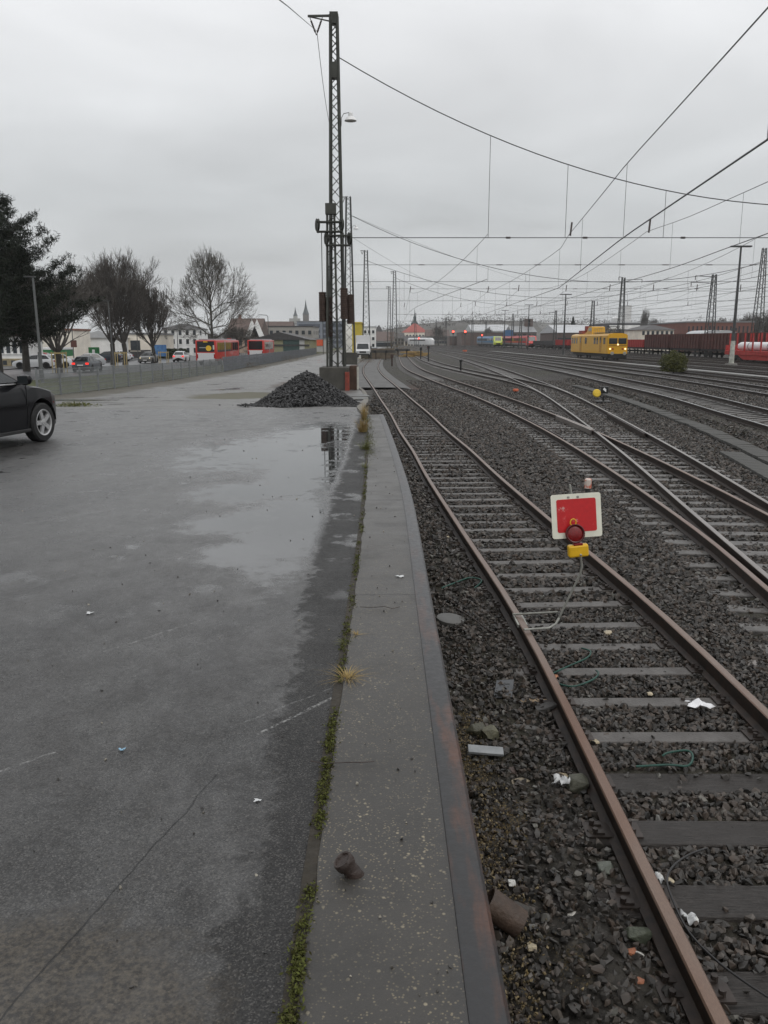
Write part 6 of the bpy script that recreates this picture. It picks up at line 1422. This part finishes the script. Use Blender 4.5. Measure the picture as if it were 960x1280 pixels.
# hills and woods on the skyline
m_hill = M('hill_ground', (.060, .055, .045), .9, .3, .02)
mk = MB(); n = 60; xs_ = np.linspace(-500, 1000, n + 1); rn = random.Random(3)
prof_h = lambda x: max(0, 6 + 6 * math.sin(x * .006 + 1) + 4 * math.sin(x * .017) + (14 if x > 250 else 14 * max(0, (x + 40) / 290)))
for x in xs_: mk.v += [(x, 860, -.4), (x, 960, prof_h(x) * .8), (x, 1130, prof_h(x) * 1.25), (x, 1400, -.4)]
mk.f = [(4*i+k, 4*i+4+k, 4*i+5+k, 4*i+1+k) for i in range(n) for k in range(3)]; mk.mi = [0] * len(mk.f); struct(mk.build('hills', m_hill, None, 'all'))
rng = np.random.RandomState(8); cs = []; sz = []
for i in range(520):
    x = rng.uniform(-420, 900); y = rng.uniform(930, 1120); z = prof_h(x) * (.8 + .45 * (y - 960) / 170); h_ = rng.uniform(5, 12); k = 26
    cs.append(rng.randn(k, 3) * [2.6, 2, h_ / 4.5] + [x, y, z + h_ * .5]); sz.append(rng.uniform(.5, 1.5, k))
stuff(tris('far_wood', np.concatenate(cs), np.concatenate(sz), leafmat('far_wood_twigs', (.045, .042, .036), (.085, .075, .06), .9), 9, None, 1.6, .35), 'grey brown bare wood on the low hills along the skyline', 'wood')
for i, (x, yb, yt, Y, W2, kind, lb) in enumerate(((684, 436, 404, 520, 0, 0, None), (812, 420, 398, 420, 0, 0, 'pair of bare trees on the skyline right of the white stack'), (805, 420, 387, 430, 5, 1, 'tall narrow bare poplar right of the white chimney stack'), (935, 430, 392, 230, 12, 1, 'bare tree rising behind the red brick hall at the far right'), (958, 430, 388, 220, 12, 1, 'reddish bare tree at the right edge behind the stake wagon'), (900, 420, 397, 330, 10, 1, 'bare tree above the roof of the red brick hall'), (548, 430, 408, 440, 9, 1, 'small dark bare tree near the row of dull distant houses'), (610, 430, 409, 500, 10, 1, 'bare tree above the left end of the brick hall'), (255, 440, 412, 190, 9, 1, 'dark bare shrub like tree behind the nearest red bus'), (297, 440, 408, 185, 8, 1, 'dark bare tree in front of the brown roofed house'))):
    if not lb: continue
    a = P(x, yb, Y); H_ = P(x, yt, Y).z
    bare_tree(lb, x, yb, Y, H_, W2 or 16, 'round' if i != 2 else 'fan', 20 + i, mat=m_twig)
a = P(715, 436, 430); t = thing('conifer', 'small dark conifer behind the grey roofed hall left of the yellow railcar', 'tree', (P(715, 430, 345).x, 345, 0)); rng = np.random.RandomState(4); zt_ = P(715, 396, 345).z
zz = rng.rand(2500) ** 1.4; r_ = (1 - zz) * 3.2 * np.sqrt(rng.rand(2500)); an = rng.rand(2500) * 6.283
tris('crown', np.stack([r_ * np.cos(an), r_ * np.sin(an), 1.5 + zz * (zt_ - 1.5)], 1), rng.uniform(.25, .5, 2500), m_needle, 3, t, 1, .3); MB().tube([(0, 0, 0), (0, 0, zt_ * .95)], [.3, .05], 6).build('trunk', m_bark, t)
# ------------------------------------------------------------------ white truck and street clutter
a = P(454, 447, 126); tk = thing('box_truck', 'white box truck facing the camera at the far end of the paved track', 'truck', (a.x, 126, a.z + .02), R(-90))
MB().box((-1.8, 0, 2.0), (4.4, 2.2, 2.5), bev=.04).build('cargo_box', m_buswhite, tk)
cb = MB(); cb.prism([(0.5, .45), (2.3, .45), (2.3, 1.0), (2.0, 1.25), (1.5, 2.1), (.5, 2.2)], 2.0, Matrix.Translation((0, 1.0, 0)) @ Matrix.Rotation(math.pi/2, 4, 'X')); cb.build('cab', m_buswhite, tk)
w_ = MB(); w_.add([(2.03, -.88, 1.28), (2.03, .88, 1.28), (1.56, .80, 2.04), (1.56, -.80, 2.04), (1.9, -.88, 1.28), (1.9, .88, 1.28), (1.45, .8, 2.04), (1.45, -.8, 2.04)], [(0,1,2,3),(4,5,6,7),(0,1,5,4),(1,2,6,5),(2,3,7,6),(3,0,4,7)]); w_.build('windscreen', m_glass, tk)
MB().box((2.31, 0, .82), (.04, 1.0, .26)).build('grille', m_black, tk); MB().box((2.32, 0, .50), (.06, 1.9, .2)).build('bumper', m_black, tk)
for s in (1, -1):
    MB().box((2.31, s * .78, .84), (.05, .34, .24)).build('headlight', m_head_off, tk); MB().box((1.75, s * 1.2, 1.5), (.1, .2, .4)).build('wing_mirror', m_black, tk)
    wheel(tk, 1.55, s * .86, .36, .22, s, False); wheel(tk, -2.6, s * .86, .36, .22, s, False)
def buffer_(label, px, py, Y, w_):
    a = P(px, py, Y); t = thing('buffer_stop', label, 'buffer stop', (a.x, Y, 0)); hh = 1.25
    MB().box((0, 0, hh), (w_, .3, .38)).build('beam', M('buffer_timber', (.05, .045, .04), .7, .3, 3), t)
    for s in (-1, 1):
        MB().box((s * .75, .2, hh/2), (.16, .4, hh)).build('post', m_rusty, t); MB().lathe([(.20, 0), (.24, .06), (.24, .12), (.10, .14), (.09, .5)], 12, Matrix.Translation((s * .85, -.35, hh)) @ Matrix.Rotation(-math.pi/2, 4, 'X')).build('buffer', m_blk, t)
        MB().bar((s * .75, .2, hh), (s * .75, 1.8, 0), .12).build('brace', m_rusty, t)
buffer_('dark buffer stop with two buffers at the end of the paved near track', 476, 444, 128, 4.6)
buffer_('dark buffer stop at the end of the second track beside the brush', 503, 443, 147, 2.6)
bld('brown timber barrier wall behind the near track buffer', 462, 491, 437.5, 137, .3, M('barrier_timber', (.13, .105, .075), .8, .3, 2), M('barrier_timber', (.13, .105, .075)), 'flat', 0, name='barrier', cat='barrier', z0=0)
for x, y, c, n_, l_ in ((466, 433, (.05, .10, .18), 'car_blue', 'blue car parked right of the white truck'), (472, 434, (.55, .55, .55), 'car_white', 'white car parked right of the blue car behind the buffer')):
    a = P(x, y + 4, 165); make_car(l_, (a.x, 165, 0), R(200), paint(n_, c), False)
m_orig = M('pile_yellow', (.32, .22, .09), .8, .3, 2)
for i, (x, y, w2, h2, m_, lb) in enumerate(((518, 440, 4.2, .9, m_orig, 'ochre pile of timber and soil right of the buffer stop'),)):
    a = P(x, y, 150); t = thing('timber_pile', lb, 'pile', (a.x, 150, 0)); rn = random.Random(4)
    for k in range(14):
        MB().box((rn.uniform(-1.6, 1.6), rn.uniform(-.6, .6), .1 + .07 * k * .9), (rn.uniform(1.6, 3.2), .25, .16), rn.uniform(-.3, .3)).build('timber', m_, t)
for i, (x, yb, yt, Y, lb) in enumerate(((526, 446, 436, 125, 'low dark signal post left of the branch track'), (535.5, 446, 434, 118, 'low dark signal post with pale light right of its twin'), (490, 452, 445, 98, 'short rusty post between the paved track and the second track'), (576, 453, 451, 82, 'tiny dark switch lantern in the grass triangle of the branch tracks'))):
    g = P(x, yb, Y); t = thing('dwarf_signal' if i < 2 else 'short_post', lb, 'signal' if i < 2 else 'post', (g.x, Y, 0)); hh = P(x, yt, Y).z
    MB().tube([(0, 0, -.05), (0, 0, hh)], .09, 8).build('post', m_blk if i != 2 else m_rusty, t); MB().box((0, 0, hh), (.36, .3, .42) if i < 3 else (.3, .3, .25), bev=.03).build('head', m_blk if i != 2 else m_rusty, t)
for i, (x, y, Y, lb) in enumerate(((566.5, 414.5, 300, 'left of two light signals showing red over the far yard'), (581.5, 414.5, 300, 'right of two light signals showing red over the far yard'), (523.5, 423, 330, 'small red light signal before the red roofed town hall'), (468.5, 426, 330, 'orange red lamp left of the far masts'), (602.5, 419, 320, 'faint red light signal above the blue train'))):
    a = P(x, y, Y); t = thing('light_signal', lb, 'signal', (a.x, Y, 0)); s = .5 if i < 2 else .38
    MB().tube([(0, 0, 0), (0, 0, a.z + .3)], .12, 8).build('post', m_pole, t); MB().box((0, 0, a.z - .5 * s), (1.3 * s, .4, 3.0 * s), bev=.05).build('head', m_blk, t)
    MB().lathe([(.62 * s, 0), (.5 * s, .1), (.1, .14)], 14, Matrix.Translation((0, -.22, a.z)) @ Matrix.Rotation(math.pi/2, 4, 'X')).build('red_lens', m_sig_red, t)
# ------------------------------------------------------------------ trains
m_uf = M('underframe_black', (.018, .017, .016), .7, .3, 4)
m_tvt = paint('railcar_yellow', (.62, .33, .018))
def on_track(cf, Y): 
    d = float(cf(Y + 1)) - float(cf(Y - 1)); return float(cf(Y)), -math.atan(d / 2)
def bogie(t, x, z, n=2, w_=2.1, r=.46):
    b = MB(); b.box((x, 0, z + .55), (n * 1.0 + .9, w_ - .1, .32)); b.build('bogie', m_uf, t)
    for k in range(n):
        for s in (1, -1):
            MB().lathe([(r * .3, -.06), (r * .92, -.06), (r, -.05), (r, .03), (r * .85, .06), (r * .3, .07)], 20, Matrix.Translation((x + (k - (n-1)/2) * 1.8, s * .78, z + r)) @ Matrix.Rotation(-s * math.pi/2, 4, 'X')).build('wheel', m_uf, t, True)
c7 = lambda Y: ck(2)(Y); Yf = 106.0; Lr = 22.0
X, a = on_track(c7, Yf + Lr/2)
rc = thing('railcar', 'yellow overhead line inspection railcar with lit headlights and roof platform', 'railcar', (X + .35, Yf + Lr/2, .40), a - math.pi/2); rc.scale = (.90, .90, .90)   # local +x points to the camera
W_ = 2.9; h0, h1 = .95, 3.75
b = MB(); sec = [(-W_/2, h0), (-W_/2, h1 - .28), (-W_/2 + .16, h1 - .08), (-.7, h1 + .06), (.7, h1 + .06), (W_/2 - .16, h1 - .08), (W_/2, h1 - .28), (W_/2, h0)]
for x, k, sl in ((-Lr/2, .96, 0), (-Lr/2 + .5, 1, 0), (Lr/2 - .5, 1, 0), (Lr/2, .96, 1)):
    b.v += [(x - (.22 * max(0, (z - 2.2) / 1.5) if sl else 0), y * k, z) for y, z in sec]
n = 8
b.f = [(i*n+k, i*n+(k+1)%n, (i+1)*n+(k+1)%n, (i+1)*n+k) for i in range(3) for k in range(n)] + [tuple(range(n-1,-1,-1)), tuple(range(24, 32))]; b.mi = [0] * len(b.f)
b.build('body', m_tvt, rc)
for sy in (-.66, .66): 
    w_ = MB(); w_.box((Lr/2 - .08, sy, 2.72), (.10, 1.16, .82), bev=.04, M4=None); w_.build('windscreen', m_glass, rc)
MB().box((Lr/2 + .02, 0, 2.12), (.05, 2.6, .05)).build('front_strip', m_uf, rc)
for sy, z, nm, m_ in ((-1.08, 1.62, 'headlight', m_head_on), (1.08, 1.62, 'headlight', m_head_on), (0, 2.22, 'headlight', m_head_on), (-.68, 1.62, 'tail_light', m_tail), (.68, 1.62, 'tail_light', m_tail)):
    MB().lathe([(.12, 0), (.12, .05), (.04, .08)], 14, Matrix.Translation((Lr/2 + .01, sy, z)) @ Matrix.Rotation(math.pi/2, 4, 'Y')).build(nm, m_, rc)
for sy in (-.88, .88): MB().lathe([(.10, 0), (.10, .4), (.24, .42), (.24, .48), (.05, .50)], 14, Matrix.Translation((Lr/2, sy, 1.0)) @ Matrix.Rotation(math.pi/2, 4, 'Y')).build('buffer', m_galv, rc)
MB().box((Lr/2 - .1, 0, .62), (.25, 2.7, .7), bev=.05).build('snow_plough', m_uf, rc)
MB().box((0, 0, .78), (Lr - 1.5, 2.5, .5)).build('underframe', m_uf, rc)
for x in (-7.6, 7.6): bogie(rc, x, 0, 2)
for x, w2, zz, hh in ((-10.0, .7, 2.75, .9), (-8.6, .9, 2.75, .9), (-7.0, .8, 2.75, .9), (-1.2, 1.1, 2.75, .95), (4.0, 1.0, 2.75, .95), (5.4, .7, 2.75, 1.0), (9.2, .9, 2.75, .9)):
    for s in (1, -1): MB().box((x, s * W_/2, zz), (w2, .05, hh), bev=.015).build('window', m_glass, rc)
for x in (-4.4, 7.2):
    for s in (1, -1):
        d_ = MB().box((x, s * (W_/2 + .005), 2.25), (1.1, .05, 2.3)).build('door', M('door_yellow', (.40, .20, .012), .5, .15, 3), rc); MB().box((x, s * (W_/2 + .03), 2.85), (.6, .03, .8)).build('door_window', m_glass, d_)
cu = MB(); cu.prism([(-4.2, 0), (.6, 0), (.3, 1.05), (-.4, 1.15), (-1.6, 1.15), (-2.6, .35)], 2.0, Matrix.Translation((0, 1.0, h1)) @ Matrix.Rotation(math.pi/2, 4, 'X')); cu.build('roof_cupola', m_tvt, rc)
for x in (-1.2, -.2):
    MB().box((x, 0, h1 + .72), (.7, 2.06, .5)).build('cupola_window', M('pale_glass', (.35, .38, .38), .1, .1, 3), rc)
pf = MB(); 
for sy in (-.9, .9):
    pf.bar((1.2, sy, h1 + .75), (6.2, sy, h1 + .75), .06)
    for k in range(6): pf.bar((1.2 + k, sy, h1), (1.2 + k, sy, h1 + .75), .05)
pf.box((3.7, 0, h1 + .15), (5, 1.9, .1)); pf.build('work_platform', M('platform_grey', (.22, .19, .12), .6, .2, 4), rc)
pg = MB()
for sy in (-.75, .75):
    for s in (-1, 1): pg.bar((8.3 + s * .4, sy, h1 + .12), (8.3 + s * 1.5, sy * .8, h1 + .55), .07); pg.bar((8.3 + s * 1.5, sy * .8, h1 + .55), (8.3 - s * .2, sy * .7, h1 + .95), .06)
pg.bar((8.1, -.9, h1 + .98), (8.1, .9, h1 + .98), .09); pg.bar((8.5, -.9, h1 + .98), (8.5, .9, h1 + .98), .09); pg.box((8.3, 0, h1 + .1), (2.4, 1.7, .12)); pg.build('pantograph', m_blk, rc)
ti = MB(); ti.box((-7.5, 0, h1 + .35), (2.2, 1.6, .5), bev=.05); ti.box((-6.6, .1, h1 + .9), (.7, .7, .8)); ti.build('roof_equipment', M('equipment_red', (.22, .05, .045), .6, .3, 2), rc)
# open freight wagons
m_w1 = M('wagon_brown', (.115, .038, .031), .75, .4, 1.6, col2=(.050, .025, .022)); m_w2 = M('wagon_brown_red', (.15, .03, .026), .7, .35, 2)
m_wgrey = M('wagon_grey', (.07, .07, .07), .7, .3, 2); m_wred = M('wagon_red', (.34, .028, .025), .6, .25, 2)
def open_wagon(label, cf, Yc, L_, mat, hbody=2.15, name='freight_wagon', grp=None):
    X, a = on_track(cf, Yc); t = thing(name, label, 'freight wagon', (X, Yc, .46), a - math.pi/2, grp)
    MB().box((0, 0, 1.08), (L_ - .6, 2.6, .32)).build('underframe', m_uf, t)
    b = MB(); z = 1.24 + hbody / 2
    for s in (1, -1): b.box((0, s * 1.36, z), (L_ - .7, .07, hbody)); 
    for s in (1, -1): b.box((s * (L_/2 - .38), 0, z), (.07, 2.68, hbody))
    b.box((0, 0, 1.27), (L_ - .76, 2.6, .05))
    b.box((0, 1.37, 1.24 + hbody), (L_ - .6, .14, .12)); b.box((0, -1.37, 1.24 + hbody), (L_ - .6, .14, .12))
    b.build('body', mat, t); n = max(6, int(L_ / 1.15)); me = None
    for i in range(n + 1):
        for s in (1, -1):
            if me is None: o = MB().box((0, 0, 0), (.14, .12, hbody)).build('rib', mat, t); me = o.data
            else: o = bpy.data.objects.new('rib', me); COL.objects.link(o); o.parent = t
            o.location = (-L_/2 + .45 + (L_ - .9) * i / n, s * 1.44, z)
    for x in (-L_/2 + 2.2, L_/2 - 2.2): bogie(t, x, 0, 2)
    for s in (1, -1):
        for y in (-.88, .88): MB().lathe([(.09, 0), (.09, .3), (.22, .32), (.22, .38)], 12, Matrix.Translation((s * (L_/2 - .35), y, 1.0)) @ Matrix.Rotation(s * math.pi/2, 4, 'Y')).build('buffer', m_uf, t)
    return t
c6k = ck(6)
Yw = 112.5; lens = (13.4, 13.4, 13.4)
for (Yc, L_, m_, lb) in ((118.5, 13.2, m_w1, 'brown open freight wagon behind the tall floodlight pole'), (131.6, 12.8, m_w1, 'brown open freight wagon between the floodlight pole and the bush'), (144.4, 12.6, m_w1, 'dark red open freight wagon next to the yellow railcar'), (105.3, 13.2, m_w1, 'brown open freight wagon half hidden behind the red stake wagon'), (92.0, 13.2, m_w1, 'brown open freight wagon at the right edge behind the red stake wagon')):
    open_wagon(lb, c6k, Yc, L_, m_)
open_wagon('low bright red wagon beside the yellow railcar front', c6k, 157.5, 13, m_wred, 1.3)
for Yc, lb, m_, hb in ((186, 'red open wagon just left of the yellow railcar', m_wred, 1.6), (201, 'red low wagon left of the floodlight pole by the railcar', m_wred, 1.1), (216, 'red open wagon next to the dark low wagon', m_wred, 1.3), (231, 'dark low wagon standing next to the red train', m_wgrey, 1.1), (246, 'second dark low wagon right behind the front of the red train', m_wgrey, 1.0)):
    open_wagon(lb, c6k, Yc, 14, m_, hb)
c5k = ck(5); X, a = on_track(c5k, 95.5); L_ = 19
sw = thing('stake_wagon', 'bright red flat wagon with tall stakes at the right edge', 'freight wagon', (X, 95.5, .46), a - math.pi/2)
MB().box((0, 0, 1.0), (L_, 2.6, .5), bev=.03).build('deck', m_wred, sw); b = MB(); b.prism([(-6, 0), (6, 0), (4.5, -.55), (-4.5, -.55)], .15, Matrix.Translation((0, 1.2, .78)) @ Matrix.Rotation(math.pi/2, 4, 'X')); b.build('fish_belly', m_wred, sw)
b = MB(); b.prism([(-6, 0), (6, 0), (4.5, -.55), (-4.5, -.55)], .15, Matrix.Translation((0, -1.05, .78)) @ Matrix.Rotation(math.pi/2, 4, 'X')); b.build('fish_belly', m_wred, sw)
for i in range(9):
    for s in (1, -1): MB().box((L_/2 - .9 - i * 2.1, s * 1.28, 2.2), (.16, .14, 2.2)).build('stake', m_wred, sw)
for s in (1, -1): MB().box((s * (L_/2 - .1), 0, 1.55), (.12, 2.5, .7)).build('end_board', m_wred, sw)
for x in (-6.6, 6.6): bogie(sw, x, 0, 2)
m_wrap = M('white_wrapping', (.72, .72, .73), .45, .06, 3)
pp_ = thing('pipe_load', 'long white wrapped load lying on the red stake wagon', 'load', (X, 95.5, .46 + 1.27), a - math.pi/2)
b = MB(); b.tube([(-8.4, 0, .48), (-7.6, 0, .5), (7.6, 0, .5), (8.4, 0, .48)], [.30, .5, .5, .30], 16)
b.build('wrapped_bundle', m_wrap, pp_, True)
for x in (-5, 0, 5): MB().tube([(x, 0, .5), (x + .12, 0, .5)], .515, 16).build('strap', m_wgrey, pp_)
# passenger trains
m_rtr = paint('train_red', (.55, .035, .03)); m_rtb = paint('train_blue', (.035, .16, .34)); m_lime = paint('train_lime', (.50, .58, .06)); m_troof = M('train_roof', (.17, .18, .19), .5, .15, 1)
def dmu(label, cf, Yf, L_, main, top, front, lower):
    X, a = on_track(cf, Yf + L_/2); t = thing('regional_train', label, 'train', (X, Yf + L_/2, .46), a - math.pi/2); W_ = 2.9
    b = MB(); b.box((-1.0, 0, 2.35), (L_ - 2, W_, 2.6), bev=.25); b.build('body', main, t, True)
    MB().box((-1.0, 0, 3.74), (L_ - 3, W_ - .6, .30), bev=.10).build('roof', top, t)
    f = MB(); f.prism([(L_/2 - 2.4, .9), (L_/2, .9), (L_/2 + .1, 1.5), (L_/2 - .25, 2.3), (L_/2 - .9, 3.6), (L_/2 - 2.4, 3.75)], W_ + .04, Matrix.Translation((0, W_/2 + .02, 0)) @ Matrix.Rotation(math.pi/2, 4, 'X')); f.build('cab_front', front, t)
    wv = MB(); wv.add([(L_/2 - .22, -1.15, 2.25), (L_/2 - .22, 1.15, 2.25), (L_/2 - .80, 1.05, 3.5), (L_/2 - .80, -1.05, 3.5), (L_/2 - .34, -1.15, 2.25), (L_/2 - .34, 1.15, 2.25), (L_/2 - .92, 1.05, 3.5), (L_/2 - .92, -1.05, 3.5)], [(0,1,2,3),(4,5,6,7),(0,1,5,4),(1,2,6,5),(2,3,7,6),(3,0,4,7)]); wv.build('windscreen', m_glass, t)
    MB().box((L_/2 + .05, 0, 1.2), (.12, 1.5, .45)).build('coupler_cover', m_uf, t)
    for s in (1, -1): MB().box((L_/2 + .02, s * 1.05, 1.75), (.18, .4, .25)).build('headlight', m_head_off, t)
    n = int((L_ - 4) / 2.2); me = None
    for i in range(min(n, 45)):
        for s in (1, -1):
            if me is None: o = MB().box((0, 0, 0), (1.75, .05, .95)).build('window', m_glass, t); me = o.data
            else: o = bpy.data.objects.new('window', me); COL.objects.link(o); o.parent = t
            o.location = (L_/2 - 3.6 - i * 2.2, s * (W_/2 + .0), 2.65)
    for s in (1, -1): MB().box((-1.2, s * (W_/2 + .004), 1.35), (L_ - 3, .04, .5)).build('lower_band', lower, t)
    MB().box((0, 0, .75), (L_ - 1.5, 2.3, .5)).build('underframe', m_uf, t)
    for x in (-L_/2 + 3.5, 0, L_/2 - 3.5): bogie(t, x, 0, 2)
dmu('red regional train with grey windscreen standing behind the wagons', c6k, 262, 56, m_rtr, M('train_roof_red', (.30, .06, .06), .5, .15, 1), m_rtr, m_troof)
dmu('blue regional train with lime green nose left of the red train', ck(5), 298, 46, paint('train_blue_body', (.06, .22, .42)), m_rtb, m_lime, m_troof)
X = P(533, 430, 400).x; t = thing('express_train', 'distant white train with rounded nose before the far houses', 'train', (X, 408, .3), R(-72)); b = MB()
for x, k in ((-22, 1), (4, 1), (7, .95), (9, .7), (10, .35)): b.v += [(x, y * k, .5 + (z - .5) * (.45 + .55 * k)) for y, z in ((-1.45, .5), (-1.45, 3.0), (-.9, 3.7), (.9, 3.7), (1.45, 3.0), (1.45, .5))]
b.f = [(i*6+k, i*6+(k+1)%6, (i+1)*6+(k+1)%6, (i+1)*6+k) for i in range(4) for k in range(6)] + [tuple(range(5,-1,-1)), tuple(range(24, 30))]; b.mi = [0] * len(b.f); b.build('body', m_buswhite, t, True)
for s in (1, -1): MB().box((-8, s * 1.45, 2.6), (22, .06, .6)).build('window_band', m_glass, t)
# faint steam plume over the works
def smoke():
    m = bpy.data.materials.new('steam'); m.use_nodes = True; nt = m.node_tree; nt.nodes.clear()
    o = nt.nodes.new('ShaderNodeOutputMaterial'); v = nt.nodes.new('ShaderNodeVolumePrincipled'); nt.links.new(v.outputs[0], o.inputs['Volume'])
    v.inputs['Color'].default_value = (.95, .95, .95, 1); v.inputs['Density'].default_value = .035; return m
a = P(683, 425, 400); t = thing('steam_plume', 'faint white steam plume drifting up beside the dark works building', 'steam', (a.x, 400, 0))
b = MB(); pts = [P(690, 424, 400), P(687, 414, 400), P(682, 404, 400), P(677, 394, 400), P(671, 386, 400)]; b.tube([p - Vector((a.x, 400, 0)) for p in pts], [1.2, 2.6, 3.6, 4.2, 2.0], 12); b.build('plume', smoke(), t, 'all')
# ------------------------------------------------------------------ air
def haze(density):
    m = bpy.data.materials.new('haze_air'); m.use_nodes = True; nt = m.node_tree; nt.nodes.clear()
    o = nt.nodes.new('ShaderNodeOutputMaterial'); v = nt.nodes.new('ShaderNodeVolumePrincipled'); nt.links.new(v.outputs[0], o.inputs['Volume'])
    v.inputs['Color'].default_value = (.93, .95, .97, 1); v.inputs['Density'].default_value = density; v.inputs['Anisotropy'].default_value = 0
    b = MB().box((0, 0, 40), (2990, 2990, 84)); ob = b.build('haze', m); ob['kind'] = 'stuff'; ob['label'] = 'thin grey winter haze over the whole yard'; ob['category'] = 'haze'
haze(.0002)
